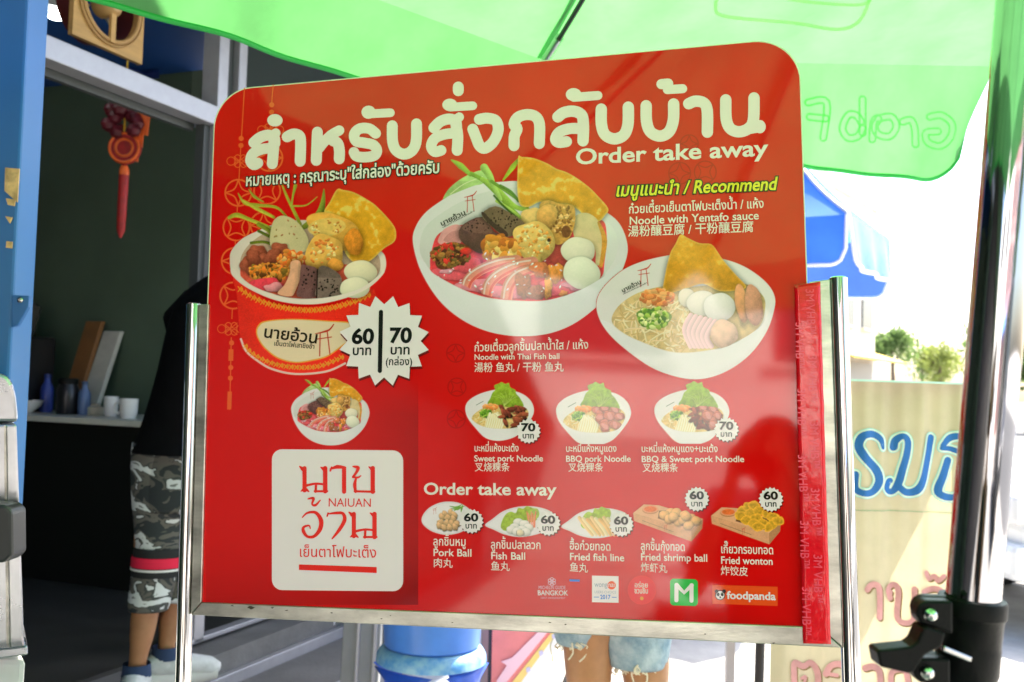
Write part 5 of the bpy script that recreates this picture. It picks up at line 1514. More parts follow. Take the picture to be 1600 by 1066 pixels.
# small dark picture frame on the wall by the blue post
d_ = P(38, 350, 1) - CAMLOC
kk = ((F0 + ND * (NE - 0.02)) - CAMLOC).dot(ND) / d_.dot(ND)
fp = CAMLOC + d_ * kk
pf = thing('picture_frame', 'small dark framed picture on the green wall beside the blue post', 'picture', fp - Vector((0, 0, 0.12)))
mb = MB(); k = Matrix((TD, ND, Vector((0, 0, 1)))).transposed()
mb.box(fp, (0.22, 0.02, 0.30), k); mb.build('frame', ALUD, pf, bevel=0.004)
mb = MB(); mb.box(fp - ND * 0.008, (0.17, 0.012, 0.25), k); mb.build('picture_sheet', mat('dim_picture', (0.10, 0.09, 0.06), 0.4, noise=0.5, nscale=14), pf)

# ---- blue painted post with rust and a bracket, near left
BLUE = bpy.data.materials.new('chipped_blue_paint'); BLUE.use_nodes = True
nt = BLUE.node_tree; bs = nt.nodes['Principled BSDF']; tc = nt.nodes.new('ShaderNodeTexCoord')
n1 = nt.nodes.new('ShaderNodeTexNoise'); n1.inputs['Scale'].default_value = 9; n1.inputs['Detail'].default_value = 8
r1 = nt.nodes.new('ShaderNodeValToRGB'); r1.color_ramp.elements[0].position = 0.685; r1.color_ramp.elements[1].position = 0.70
r1.color_ramp.elements[0].color = (0.006, 0.105, 0.30, 1); r1.color_ramp.elements[1].color = (0.46, 0.17, 0.06, 1)
n2 = nt.nodes.new('ShaderNodeTexNoise'); n2.inputs['Scale'].default_value = 3; n2.inputs['Detail'].default_value = 6
mx = nt.nodes.new('ShaderNodeMixRGB'); mx.blend_type = 'MULTIPLY'; mx.inputs[0].default_value = 0.6
for n_ in (n1, n2): nt.links.new(tc.outputs['Object'], n_.inputs['Vector'])
nt.links.new(n1.outputs[0], r1.inputs[0]); nt.links.new(r1.outputs[0], mx.inputs[1]); nt.links.new(n2.outputs[0], mx.inputs[2])
mg = nt.nodes.new('ShaderNodeMixRGB'); mg.blend_type = 'ADD'; mg.inputs[0].default_value = 0.35
nt.links.new(mx.outputs[0], mg.inputs[1]); nt.links.new(r1.outputs[0], mg.inputs[2])
nt.links.new(mg.outputs[0], bs.inputs['Base Color']); bs.inputs['Roughness'].default_value = 0.38
DB = 2.05
pa, pb_ = P(46.5, 0, DB), P(19, 534, DB)
ax = (pa - pb_).normalized()
e0 = pb_ - ax * (pb_.z / ax.z); e3 = pa + ax * 1.3
bp = thing('blue_post', 'blue painted steel post with rusty chipped patches at the left edge', 'post', e0)
mb = MB(); mb.bar(e0 + Vector((-0.055, 0.04, 0)), e3 + Vector((-0.055, 0.04, 0)), 0.11, 0.09, up=(0, 1, 0))
mb.build('post', BLUE, bp, bevel=0.006)
mb = MB()
k0 = P(18, 461, DB - 0.01); k1 = P(45.5, 462, DB - .01); k2 = P(44, 480, DB - .01); k3 = P(28, 508, DB - .01); k4 = P(18, 512, DB - .01)
mb.prism([k0, k1, k2, k3, k4], (0, 0.012, 0)); mb.build('bracket', mat('bracket_blue', (0.01, 0.10, 0.30), 0.4), bp, bevel=0.002)
mb = MB(); c_ = P(32, 469, DB - .014); mb.lathe([(0.005, -0.003), (0.006, 0.002), (0.003, 0.004)], c_, 12, Matrix.Rotation(R(90), 3, 'X')); mb.build('bolt', STEEL, bp)
PAPER = mat('torn_paper', (0.62, 0.40, 0.16), 0.8, noise=0.4, nscale=40)
for pts in ([(8, 262), (30, 264), (27, 316), (22, 312), (7, 298)], [(9, 310), (24, 312), (22, 322), (12, 320)], [(8, 338), (19, 340), (15, 349)], [(10, 377), (19, 378), (18, 388), (9, 387)]):
    mb = MB(); mb.prism([P(x, y, DB - 0.012) for x, y in pts], (0, 0.003, 0)); mb.build('paper_scrap', PAPER, bp)

# ---- stainless drinks dispenser near left
DM = 1.62
def M_(px, py, d=DM): return P(px, py, d)
SST = mat('worn_stainless', (0.66, 0.67, 0.70), 0.27, 1.0, noise=0.16, nscale=7, bump=0.04, bscale=30)
c0 = M_(0, 1060); base = Vector((c0.x - 0.15, c0.y + 0.2, 0))
dm = thing('drink_dispenser', 'stainless steel dispenser cabinet with rounded hood at the left edge', 'drink dispenser', base)
hood = [(-150, 583), (0, 583), (12, 588), (20, 600), (25, 620), (27.5, 645), (28, 660), (-150, 660)]
mb = MB(); mb.prism([M_(x, y) for x, y in hood], (-0.235, 0.42, 0)); mb.build('hood', SST, dm, bevel=0.006)
mb = MB(); mb.prism([M_(-150, 663), M_(26, 663), M_(38, 1013), M_(-150, 1020)], (-0.225, 0.40, 0)); mb.build('cabinet', SST, dm, bevel=0.004)
mb = MB(); mb.prism([M_(6, 665, DM - .004), M_(8.5, 665, DM - .004), M_(14, 1012, DM - .004), M_(10, 1012, DM - .004)], (0, 0.003, 0)); mb.build('seam_strip', BRUSHED, dm)
mb = MB(); mb.prism([M_(-60, 784, DM - .06), M_(9, 790, DM - .06), M_(18, 800, DM - .06), M_(19, 868, DM - .06), M_(6, 880, DM - .06), M_(-60, 880, DM - .06)], (0, 0.05, 0)); mb.build('tap_block', mat('black_tap', (0.02, 0.02, 0.022), 0.35), dm, bevel=0.005)
mb = MB(); mb.prism([M_(-150, 1032, DM - .03), M_(43, 1009, DM - .03), M_(44, 1024, DM - .03), M_(-150, 1050, DM - .03)], (-0.25, 0.46, 0)); mb.build('ledge', SST, dm, bevel=0.003)
bt = M_(41, 1030); 
mb = MB(); mb.hexa([Vector((base.x - .2, bt.y, 0)), Vector((bt.x - .02, bt.y, 0)), Vector((bt.x - .30, bt.y + .42, 0)), Vector((base.x - .5, bt.y + .42, 0)), Vector((base.x - .2, bt.y, bt.z)), Vector((bt.x, bt.y, bt.z)), Vector((bt.x - .28, bt.y + .42, bt.z)), Vector((base.x - .5, bt.y + .42, bt.z))])
mb.build('lower_cabinet', mat('off_white_cabinet', (0.62, 0.62, 0.60), 0.4, noise=0.1, nscale=12), dm, bevel=0.01)

# ---- green square parasol over the scene
GREEN = fabric('green_canopy_cloth', (0.108, 0.355, 0.112), 0.62, noise=0.12, nscale=7, bump=0.9, bscale=7)
HEM = mat('green_hem', (0.01, 0.30, 0.05), 0.6)
ctr = Vector((0.43, 0.80, 0))
Q1 = P(843, 92, 2.42); Q2 = P(1556, 104, 2.75)
ZR = Q1.z
Q0 = Q1 + Vector((-1.22, -1.20, 0.0))
Q3 = Vector((2 * ctr.x - Q0.x, 2 * ctr.y - Q0.y, ZR)); Q4 = Vector((2 * ctr.x - Q1.x, 2 * ctr.y - Q1.y, ZR)); Q5 = Vector((2 * ctr.x - Q2.x, 2 * ctr.y - Q2.y, ZR))
AP = Vector((ctr.x + 0.03, ctr.y + 0.02, ZR + 0.50))
rim = [Q0, Q1, Q2, (Q2 + Q3) / 2, Q3, Q4, Q5, (Q5 + Q0) / 2]
para = thing('green_parasol', 'large bright green square parasol on a leaning chrome pole, spread over the menu board', 'parasol', (0.33, 0.73, 0))
def panel_pt(a, b, u, v):
    """u along the rim, v from rim (0) to apex (1)"""
    p = (a * (1 - u) + b * u) * (1 - v) + AP * v
    sag = math.sin(math.pi * u) * (1 - v) * v * 0.10 + math.sin(math.pi * v) * 0.05
    wr = 0.007 * math.sin(23 * u + 9 * v) * math.sin(7 * v + 1) + 0.006 * math.sin(41 * u * (1 - v) + 3 * v) + 0.004 * math.sin(67 * u + 31 * v) * (1 - v)
    return p - Vector((0, 0, sag)) + Vector((0, 0, wr * min(1, v * 7)))
mb = MB()
for i in range(8):
    a, b = rim[i], rim[(i + 1) % 8]
    mb.grid(lambda u, v: panel_pt(a, b, u, v * 0.97), 30, 30)
canopy = mb.build('canopy', GREEN, para, smooth=True)
SEAM = fabric('green_seam_tape', (0.10, 0.42, 0.13), 0.5)
for i in range(8):
    a, b, c__ = rim[i - 1], rim[i], rim[(i + 1) % 8]
    mb = MB()
    mb.grid(lambda u, v: (panel_pt(a, b, 1, .005 + v * .96) * (1 - u) + panel_pt(b, c__, 0, .005 + v * .96) * u) + ((c__ - a).normalized() * (u - .5) * .022) - Vector((0, 0, .004)), 2, 30)
    mb.build('seam_tape', SEAM, canopy, smooth=True)
# hanging flaps (valances), with round lower corners at the ends of a side
OUT = 0.12
def flap(a, b, hs, name='valance', ra=0.0, rb=0.0):
    m_ = MB()
    L = (b - a).length
    def h_at(u):
        h = hs[0] * (1 - u) + hs[1] * u
        x0, x1 = u * L, (1 - u) * L
        if ra and x0 < ra: h = h - ra + math.sqrt(max(0, ra * ra - (ra - x0) ** 2))
        if rb and x1 < rb: h = h - rb + math.sqrt(max(0, rb * rb - (rb - x1) ** 2))
        return max(h, 0.02)
    nrm = Vector((-(b - a).y, (b - a).x, 0)).normalized()
    if nrm.dot(a - ctr) < 0: nrm = -nrm
    wv = lambda u, v: nrm * (OUT * v + 0.012 * v * math.sin(19 * u + 1) + 0.006 * v * math.sin(43 * u))
    f_ = lambda u, v: a * (1 - u) + b * u - Vector((0, 0, h_at(u) * v)) + wv(u, v)
    us = 48
    m_.grid(lambda u, v: f_(u, v), us, 8)
    fo = m_.build(name, GREEN, canopy, smooth=True)
    e_ = MB(); e_.tube([f_(k / 60, 1.0) for k in range(61)], 0.006, 8)
    e_.build('hem', HEM, fo, smooth=True)
    return f_
def flap_h(px, py, a, b):
    """drop of the flap so that its hem is seen at a photo position"""
    n_ = Vector((-(b - a).y, (b - a).x, 0)).normalized()
    if n_.dot(a - ctr) < 0: n_ = -n_
    d = P(px, py, 1) - CAMLOC
    k = (a + n_ * OUT - CAMLOC).dot(n_) / d.dot(n_)
    q = CAMLOC + d * k
    u = (q - a).dot(b - a) / (b - a).length_squared
    return u, a.z * (1 - u) + b.z * u - q.z
uA, hA = flap_h(345, 57, Q0, Q1); uB, hB = flap_h(547, 117, Q0, Q1)
lerp = lambda u: hA + (hB - hA) * (u - uA) / (uB - uA)
f01 = flap(Q0, Q1, (lerp(0), lerp(1)))
uC, hC = flap_h(1262, 259, Q1, Q2); uD, hD = flap_h(1480, 287, Q1, Q2)
lrp2 = lambda u: hC + (hD - hC) * (u - uC) / (uD - uC)
f12 = flap(Q1, Q2, (lrp2(0), lrp2(1)), rb=0.16)
flap(rim[2], rim[3], (0.16, 0.16), ra=0.12); flap(rim[3], rim[4], (0.16, 0.16), rb=0.12)
flap(rim[4], rim[5], (0.16, 0.16), ra=0.12); flap(rim[5], rim[6], (0.16, 0.16), rb=0.12)
flap(rim[6], rim[7], (0.16, 0.16), ra=0.12); flap(rim[7], rim[0], (0.16, 0.16), rb=0.12)
# second layer of cloth (wind vent) lying over the middle
mb = MB()
for i in range(8):
    a, b = rim[i], rim[(i + 1) % 8]
    lo = 0.70
    mb.grid(lambda u, v: panel_pt(a, b, u, lo + (0.97 - lo) * v) + Vector((0, 0, 0.05)), 10, 8)
mb.build('vent', GREEN, canopy, smooth=True)
# ribs and stretchers
RIBM = mat('dark_rib', (0.02, 0.03, 0.025), 0.35, 0.6)
for i, q in enumerate(rim):
    m_ = MB(); tip = q - Vector((0, 0, 0.012)); top = AP - Vector((0, 0, 0.06))
    m_.tube([tip.lerp(top, t) - Vector((0, 0, 0.02 + math.sin(math.pi * t) * 0.055)) for t in np.linspace(0.06, 1, 9)], 0.006, 8)
    r_ = m_.build('rib', RIBM, para, smooth=True)
    m_ = MB(); m_.tube([tip.lerp(top, 0.0) - Vector((0, 0, 0.012)), tip.lerp(top, 0.035) - Vector((0, 0, 0.022))], [0.007, 0.010], 10)
    m_.build('rib_tip', mat('rib_tip_white', (0.75, 0.75, 0.75), 0.4) if i == 0 else bpy.data.materials['rib_tip_white'], r_, smooth=True)
    m_ = MB(); m_.tube([tip.lerp(top, 0.035) - Vector((0, 0, 0.022)), tip.lerp(top, 0.10) - Vector((0, 0, 0.035))], 0.0105, 10)
    m_.build('rib_sleeve', mat('rib_sleeve_steel', (0.45, 0.5, 0.48), 0.3, 1.0) if i == 0 else bpy.data.materials['rib_sleeve_steel'], r_, smooth=True)
# pole
pt0 = P(1599, 0, 0.735); pt1 = P(1521, 930, 0.735)
pd = (pt0 - pt1).normalized()
pbase = pt1 - pd * (pt1.z / pd.z)
para.location = (pbase.x, pbase.y, 0)
for o in list(para.children):      # children were built relative to the old base
    o.location = Vector((0.33, 0.73, 0)) - Vector((pbase.x, pbase.y, 0))
PR = 0.0192
mb = MB(); mb.tube([pbase, pt1, pt0, AP], PR, 40)
mb.build('pole', POLEM, para, smooth=True)
# black clamp: sleeve, two lugs with bolts, lever
BLK = mat('black_moulded_plastic', (0.004, 0.0045, 0.0045), 0.42, noise=0.2, nscale=40, bump=0.05, bscale=300, ior=1.22)
zc = P(1519, 940, 0.735)
def along(t): return zc - pd * t
k3 = Matrix.Identity(3)
zax = -pd; xax = Vector((1, 0, 0)) - zax * zax.x; xax.normalize(); yax = zax.cross(xax)
MM = Matrix((xax, yax, zax)).transposed()
mb = MB(); mb.lathe([(PR * 1.02, -0.003), (0.0235, -0.003), (0.0245, 0.0), (0.0245, 0.009), (0.0228, 0.011), (0.0222, 0.030), (0.0222, 0.031), (0.0226, 0.033), (0.0226, 0.052), (0.0217, 0.054), (0.0217, 0.12), (PR * 1.02, 0.12)], zc, 48, MM, cap=False)
cl = mb.build('clamp', BLK, para, smooth=True)
def cpt(px, py, d=0.712): return P(px, py, d)
def lug(cx, cy, r, x1, y0, y1):
    pts = []
    for k in range(13):
        a = R(90 + 15 * k)
        pts.append((cx + r * math.cos(a), cy - r * math.sin(a)))
    pts += [(x1, y1), (x1, y0)]
    m_ = MB(); m_.prism([cpt(x, y, 0.705) for x, y in pts], (0, 0.014, 0)); m_.build('clamp_lug', BLK, cl, bevel=0.002)
    m_ = MB(); m_.prism([cpt(x - 3, y - 7, 0.727) for x, y in pts], (0, 0.012, 0)); m_.build('clamp_lug', BLK, cl, bevel=0.002)
    c_ = cpt(cx + 1, cy + 2, 0.703)
    m_ = MB(); m_.lathe([(0.0048, 0.0), (0.0046, 0.002), (0.003, 0.0042), (0.0005, 0.005)], c_, 20, Matrix.Rotation(R(90), 3, 'X')); m_.build('bolt', CHROME, cl, smooth=True)
lug(1453, 959, 20, 1490, 940, 992)
lug(1448, 1049, 20, 1486, 1030, 1085)
lv = [(1443, 982), (1450, 980), (1478, 990), (1472, 1012), (1446, 1024), (1428, 1052), (1420, 1053), (1376, 1043), (1371, 1018), (1376, 1016), (1424, 1011), (1434, 1004)]
mb = MB(); mb.prism([cpt(x, y, 0.700) for x, y in lv], (0, 0.02, 0)); mb.build('lever', BLK, cl, bevel=0.002)
mb = MB(); mb.bar(P(1472, 1012, .707), P(1516, 1030, .707), 0.005, 0.004); mb.build('slot_screw', STEEL, cl, bevel=0.001)
# faint lettering on the far valance, read from behind (mirrored), and outlines on the canopy
FAINT = fabric('faint_print_cloth', (0.34, 0.86, 0.35), 0.8)
FAINTP = fabric('faint_pink_print', (0.50, 0.82, 0.40), 0.8)
nf = Vector((-(Q2 - Q1).y, (Q2 - Q1).x, 0)).normalized()
if nf.dot(Q1 - ctr) < 0: nf = -nf
def on_flap(px, py):
    n_ = nf; d = P(px, py, 1) - CAMLOC
    k = (Q1 - CAMLOC).dot(n_) / d.dot(n_)
    q = CAMLOC + d * k
    for _ in range(5):
        u = (q - Q1).dot(Q2 - Q1) / (Q2 - Q1).length_squared
        v = (Q1.z * (1 - u) + Q2.z * u - q.z) / (lrp2(0) * (1 - u) + lrp2(1) * u)
        off = OUT * v + 0.012 * v * math.sin(19 * u + 1) + 0.006 * v * math.sin(43 * u) - 0.005
        k = (Q1 + nf * off - CAMLOC).dot(n_) / d.dot(n_)
        q = CAMLOC + d * k
    return q
def outline_words(words):
    m_ = MB()
    for st_, w_ in words:
        o_ = stroke(st_, w_)
        i_ = stroke(st_, w_ - 6.5)
        V, F = fill([o_, i_[::-1]])
        m_.add([on_flap(x, y) for x, y in V], [tuple(f) for f in F])
    return m_
e_ = lambda q: [(1200 + x / 3.99, y / 3.99) for x, y in q]
words = [(e_([(1010, 730), (1080, 720), (1145, 770), (1140, 850), (1080, 910), (1000, 890), (985, 830), (1060, 820)]), 13),
         (e_([(920, 900), (915, 800), (890, 750), (840, 760)]), 13), (e_([(690, 740), (770, 730), (800, 790), (760, 850), (690, 840), (665, 790), (690, 740), (660, 760), (650, 870)]), 13),
         (e_([(590, 620), (590, 830)]), 13), (e_([(590, 800), (560, 850), (500, 860), (465, 800), (500, 720), (550, 720), (580, 760)]), 13), (e_([(345, 860), (365, 640), (250, 640)]), 13), (e_([(360, 740), (260, 730)]), 13)]
outline_words(words).build('faint_lettering', FAINT, canopy)
mb = MB()
rr_ = stroke([(1128, -20), (1118, 10), (1135, 26), (1240, 36), (1310, 46), (1345, 30), (1365, -20)], 5.5)
V, F = fill([rr_])
V2, F2 = fill([stroke([(1200, -8), (1260, 3), (1340, 8), (1360, 0)], 5)])
def on_can(px, py):
    n_ = (Q2 - Q1).cross(AP - Q1); d = P(px, py, 1) - CAMLOC
    k = (Q1 - CAMLOC).dot(n_) / d.dot(n_)
    return CAMLOC + d * (k * 0.962)
mb.add([on_can(x, y) for x, y in V], [tuple(f) for f in F]); mb.add([on_can(x, y) for x, y in V2], [tuple(f) for f in F2])
mb.build('faint_outline', FAINTP, canopy)
# ------------------------------------------------------------------ people
SKIN = mat('brown_skin', (0.33, 0.155, 0.075), 0.5, noise=0.15, nscale=18)
SKIN2 = mat('tan_skin', (0.42, 0.20, 0.09), 0.48, noise=0.12, nscale=18)
HAIR = mat('black_hair', (0.012, 0.010, 0.009), 0.4, noise=0.3, nscale=60)
def skinned(name, joints, edges, m, parent, root=0, sub=2):
    base = Vector(parent_world(parent))
    me = bpy.data.meshes.new(name)
    me.from_pydata([tuple(Vector(j[0]) - base) for j in joints], edges, [])
    o = link(name, me, m, parent)
    o.modifiers.new('skin', 'SKIN').use_smooth_shade = True
    if not me.skin_vertices: 
        bpy.context.view_layer.objects.active = o
    for i, sv in enumerate(me.skin_vertices[0].data):
        r = joints[i][1]
        sv.radius = (r, r) if np.isscalar(r) else r
        sv.use_root = (i == root)
    md = o.modifiers.new('smooth', 'SUBSURF'); md.levels = sub; md.render_levels = sub
    return o
def hand(parent, wrist, d, side, m, curl=0.5):
    """five separate bent fingers on a palm; d: pointing direction, side: thumb direction"""
    d = d.normalized(); side = (side - d * side.dot(d)).normalized(); nrm = d.cross(side)
    J = [(wrist, .021), (wrist + d * .04, (.026, .018)), (wrist + d * .085, (.030, .014))]
    E = [(0, 1), (1, 2)]
    for k, L in enumerate((.072, .08, .075, .058)):
        b0 = wrist + d * .088 + side * (.028 - k * .019)
        p1 = b0 + d * L * .45 + nrm * L * .12 * curl; p2 = p1 + (d * .7 + nrm * .7 * curl).normalized() * L * .32; p3 = p2 + (d * .3 + nrm * curl).normalized() * L * .25
        n0 = len(J); J += [(b0, .0095), (p1, .0088), (p2, .008), (p3, .0068)]
        E += [(2, n0), (n0, n0 + 1), (n0 + 1, n0 + 2), (n0 + 2, n0 + 3)]
    n0 = len(J); t0 = wrist + d * .03 + side * .028
    J += [(t0, .012), (t0 + d * .03 + side * .02, .010), (t0 + d * .055 + side * .022 + nrm * .01, .008)]
    E += [(1, n0), (n0, n0 + 1), (n0 + 1, n0 + 2)]
    return J, E
def human(parent, hip, sh, neckp, head, legs, arms, m, s=1.0):
    """one continuous body; legs: [(hip, knee, ankle, toe)], arms: [(shoulder, elbow, wrist, thumbdir)]"""
    J = [(hip, .125 * s), ((hip + sh) / 2 * 1.0, .115 * s), (sh - Vector((0, 0, .06)), .135 * s), (neckp, .05 * s), (head - Vector((0, 0, .05)), (.062 * s, .07 * s)), (head + Vector((0, 0, .04)), (.078 * s, .092 * s)), (head + Vector((0, 0, .10)), .045 * s)]
    E = [(0, 1), (1, 2), (2, 3), (3, 4), (4, 5), (5, 6)]
    for L in legs:
        n = len(J); a, k, an, toe = L
        calf = k * .68 + an * .32 + (an - toe) * Vector((.1, .1, 0)) if False else k * .68 + an * .32
        J += [(a, .088 * s), (a * .5 + k * .5, .078 * s), (k, .056 * s), (calf, .056 * s), (an + (k - an) * .15, .036 * s), (an, .038 * s), (toe * .5 + an * .5 - Vector((0, 0, .035)), .034 * s), (toe, .026 * s)]
        E += [(0, n)] + [(n + i, n + i + 1) for i in range(7)]
    for A in arms:
        n = len(J); a, el, w_, th = A
        J += [(a, .05 * s), (el, .036 * s)]
        E += [(2, n), (n, n + 1)]
        hj, he = hand(parent, w_, (w_ - el), th, m)
        b = len(J); J += hj; E += [(n + 1, b)] + [(x + b, y + b) for x, y in he]
    return skinned('body', J, E, m, parent, 0)
def face(parent, head, fwd, m, s=1.0):
    fwd = fwd.normalized(); rt = fwd.cross(Vector((0, 0, 1)))
    k = MB()
    for sd in (-1, 1):
        k.lathe([(.001, -.011), (.009, -.006), (.011, 0), (.009, .006), (.001, .011)], head + fwd * .083 * s + rt * .031 * sd + Vector((0, 0, .005)), 12)
    k.build('eyes', mat('eye_white_brown', (.1, .07, .05), .2), parent, smooth=True)
    k = MB(); k.tube([head + fwd * .082 * s + Vector((0, 0, .0)), head + fwd * .098 * s + Vector((0, 0, -.03)), head + fwd * .080 * s + Vector((0, 0, -.04))], [.007, .012, .008], 10)
    k.build('nose', m, parent, smooth=True)
    k = MB(); k.tube([head + fwd * .076 * s + rt * x - Vector((0, 0, .062)) - fwd * abs(x) * .3 for x in (-.024, -.012, 0, .012, .024)], [.002, .006, .007, .006, .002], 8)
    k.build('mouth', mat('lips', (.30, .10, .07), .4), parent, smooth=True)
    for sd in (-1, 1):
        k = MB(); c_ = head + rt * .078 * sd * s - fwd * .01
        k.tube([c_ + Vector((0, 0, .028)) + rt * sd * .004, c_ + Vector((0, 0, .012)) + rt * sd * .012 - fwd * .012, c_ - Vector((0, 0, .012)) + rt * sd * .01 - fwd * .006, c_ - Vector((0, 0, .03))], [.005, .009, .009, .006], 8)
        k.build('ear', m, parent, smooth=True)

# person in a black shirt and camouflage shorts, on the shop step, seen from behind and mostly hidden by the board
D1 = 3.12
q = lambda x, y, d=D1: P(x, y, d)
gz = FL
p1 = thing('person', 'person in black shirt and grey camouflage shorts with red stripe, standing in the shop doorway', 'person', Vector((q(285, 900).x, q(285, 900).y, gz)))
hipc = q(292, 705); shc = q(352, 470)
def atz(p, z): return Vector((p.x, p.y, z))
kneeL, ankL = q(228, 950), atz(q(213, 1058), gz + .10)
kneeR, ankR = q(272, 945, D1 + .12), atz(q(258, 1035, D1 + .1), gz + .13)
toeL = ankL + Vector((-.02, .15, -.07)); toeR = ankR + Vector((.10, .07, -.09))
neck = shc + Vector((.02, .03, .05)); head = shc + Vector((.05, .06, .20))
armL = (shc + Vector((-.13, .04, -.06)), shc + Vector((-.13, .20, -.28)), shc + Vector((.0, .38, -.30)), Vector((0, 0, 1)))
armR = (shc + Vector((.19, .02, -.03)), shc + Vector((.27, .08, -.30)), shc + Vector((.2, .28, -.40)), Vector((0, 0, 1)))
human(p1, hipc + Vector((0, .02, .02)), shc, neck, head, [(hipc + Vector((-.085, 0, -.05)), kneeL, ankL, toeL), (hipc + Vector((.085, .03, -.05)), kneeR, ankR, toeR)], [armL, armR], SKIN, 0.80)
face(p1, head + Vector((0, 0, -.0)), Vector((.35, 1, 0)), SKIN, .95)
mb = MB(); 
mb.loft([(head + Vector((-.01, -.03, -.07)), .05, .05), (head + Vector((-.01, -.03, -.03)), .085, .085), (head + Vector((0, -.02, .04)), .092, .104), (head + Vector((0, -.01, .10)), .075, .085), (head + Vector((0, 0, .14)), .03, .03)], 24)
mb.build('hair', HAIR, p1, smooth=True, sub=1)
SHIRT = mat('black_cotton', (0.004, 0.004, 0.005), 0.8, noise=0.3, nscale=12, bump=1.0, bscale=9, ior=1.15)
hem = q(248, 705)
mb = MB()
secs = []
for t, px0, px1, py in ((0, 205, 372, 708), (.1, 212, 374, 690), (.25, 226, 378, 650), (.45, 242, 392, 600), (.62, 252, 408, 555), (.78, 262, 428, 505), (.9, 275, 438, 470), (1.0, 303, 415, 444), (1.06, 325, 380, 432)):
    a, b = q(px0, py), q(px1, py)
    secs.append(((a + b) / 2 + Vector((0, .02, 0)), (b - a).length / 2, .13 + .03 * (1 - abs(t - .5)) - (.05 if t > .95 else 0)))
secs[0] = (secs[0][0], secs[0][1], .17)
mb.loft(secs, 28, cap=False)
sh1 = mb.build('shirt', SHIRT, p1, smooth=True, sub=1, solid=0.004)
for A in (armL, armR):
    mb = MB(); mb.tube([A[0] + (shc - A[0]) * .3, A[0], A[0] * .55 + A[1] * .45, A[0] * .35 + A[1] * .65], [.085, .075, .07, .072], 16, cap=False)
    mb.build('sleeve', SHIRT, sh1, smooth=True, solid=0.004)
CAMO = bpy.data.materials.new('grey_camouflage_cloth'); CAMO.use_nodes = True
nt = CAMO.node_tree; bs = nt.nodes['Principled BSDF']; tc = nt.nodes.new('ShaderNodeTexCoord')
mp = nt.nodes.new('ShaderNodeMapping'); mp.inputs['Scale'].default_value = (1, 1, 1.7); nt.links.new(tc.outputs['Object'], mp.inputs[0])
n1 = nt.nodes.new('ShaderNodeTexNoise'); n1.inputs['Scale'].default_value = 11; n1.inputs['Detail'].default_value = 2.5; n1.inputs['Distortion'].default_value = 0.9
r1 = nt.nodes.new('ShaderNodeValToRGB'); r1.color_ramp.interpolation = 'CONSTANT'
els = r1.color_ramp.elements
els[0].position = 0; els[0].color = (0.02, 0.026, 0.03, 1); els[1].position = 0.44; els[1].color = (0.10, 0.095, 0.085, 1)
e = els.new(0.52); e.color = (0.045, 0.05, 0.05, 1); e = els.new(0.56); e.color = (0.55, 0.58, 0.60, 1); e = els.new(.70); e.color = (.16, .17, .17, 1)
nt.links.new(mp.outputs[0], n1.inputs['Vector']); nt.links.new(n1.outputs[0], r1.inputs[0]); nt.links.new(r1.outputs[0], bs.inputs['Base Color']); bs.inputs['Roughness'].default_value = .85
mb = MB()
def leg_secs(rows, d):
    out = []
    for x0, x1, y in rows:
        a, b = q(x0, y, d), q(x1, y, d)
        out.append(((a + b) / 2, (b - a).length / 2, (b - a).length / 2 * .92))
    return out
mb.loft(leg_secs([(200, 262, 954), (201, 270, 930), (208, 284, 890), (214, 292, 850), (207, 298, 790), (205, 304, 730), (208, 310, 690)], D1), 24, cap=False)
mb.loft([((q(207, 800) + q(362, 800)) / 2 + Vector((0, .03, 0)), .15, .13), ((q(204, 745) + q(368, 745)) / 2 + Vector((0, .03, 0)), .162, .14), ((q(208, 690) + q(368, 690)) / 2 + Vector((0, .03, 0)), .155, .13)], 24, cap=False)
sho = mb.build('shorts', CAMO, p1, smooth=True, sub=1, solid=.004)
mb = MB()
mb.loft(leg_secs([(255, 318, 940), (256, 326, 890), (262, 340, 850), (272, 352, 790), (280, 366, 730), (276, 372, 690)], D1 + .06), 24, cap=False)
mb.build('shorts_leg', CAMO, sho, smooth=True, sub=1, solid=.004)
for nm, col, y0, y1, gr in (('black_band', (.01, .012, .014), 850, 895, .0035), ('red_stripe', (.62, .01, .05), 864, 880, .007), ('white_stripe', (.6, .6, .6), 881.5, 885, .0075)):
    mt = mat(nm + '_cloth', col, .8)
    mb = MB()
    e_ = lambda y: ((y - 850) / 40)
    for rows, dd in (([(212.5 - 4 * e_(y0), 292 - 8 * e_(y0), y0 + 3), (212.5 - 4 * e_(y1), 292 - 8 * e_(y1), y1 + 3)], D1), ([(262 - 6 * e_(y0), 340 - 14 * e_(y0), y0 + 8), (262 - 6 * e_(y1), 340 - 14 * e_(y1), y1 + 8)], D1 + .06)):
        sc = [(c_, rx + gr, ry + gr) for c_, rx, ry in leg_secs(rows, dd)]
        mb.loft(sc, 28, cap=False)
    mb.build(nm, mt, sho, smooth=True)
SHOE = mat('white_shoe', (.50, .52, .54), .6, noise=.2, nscale=20)
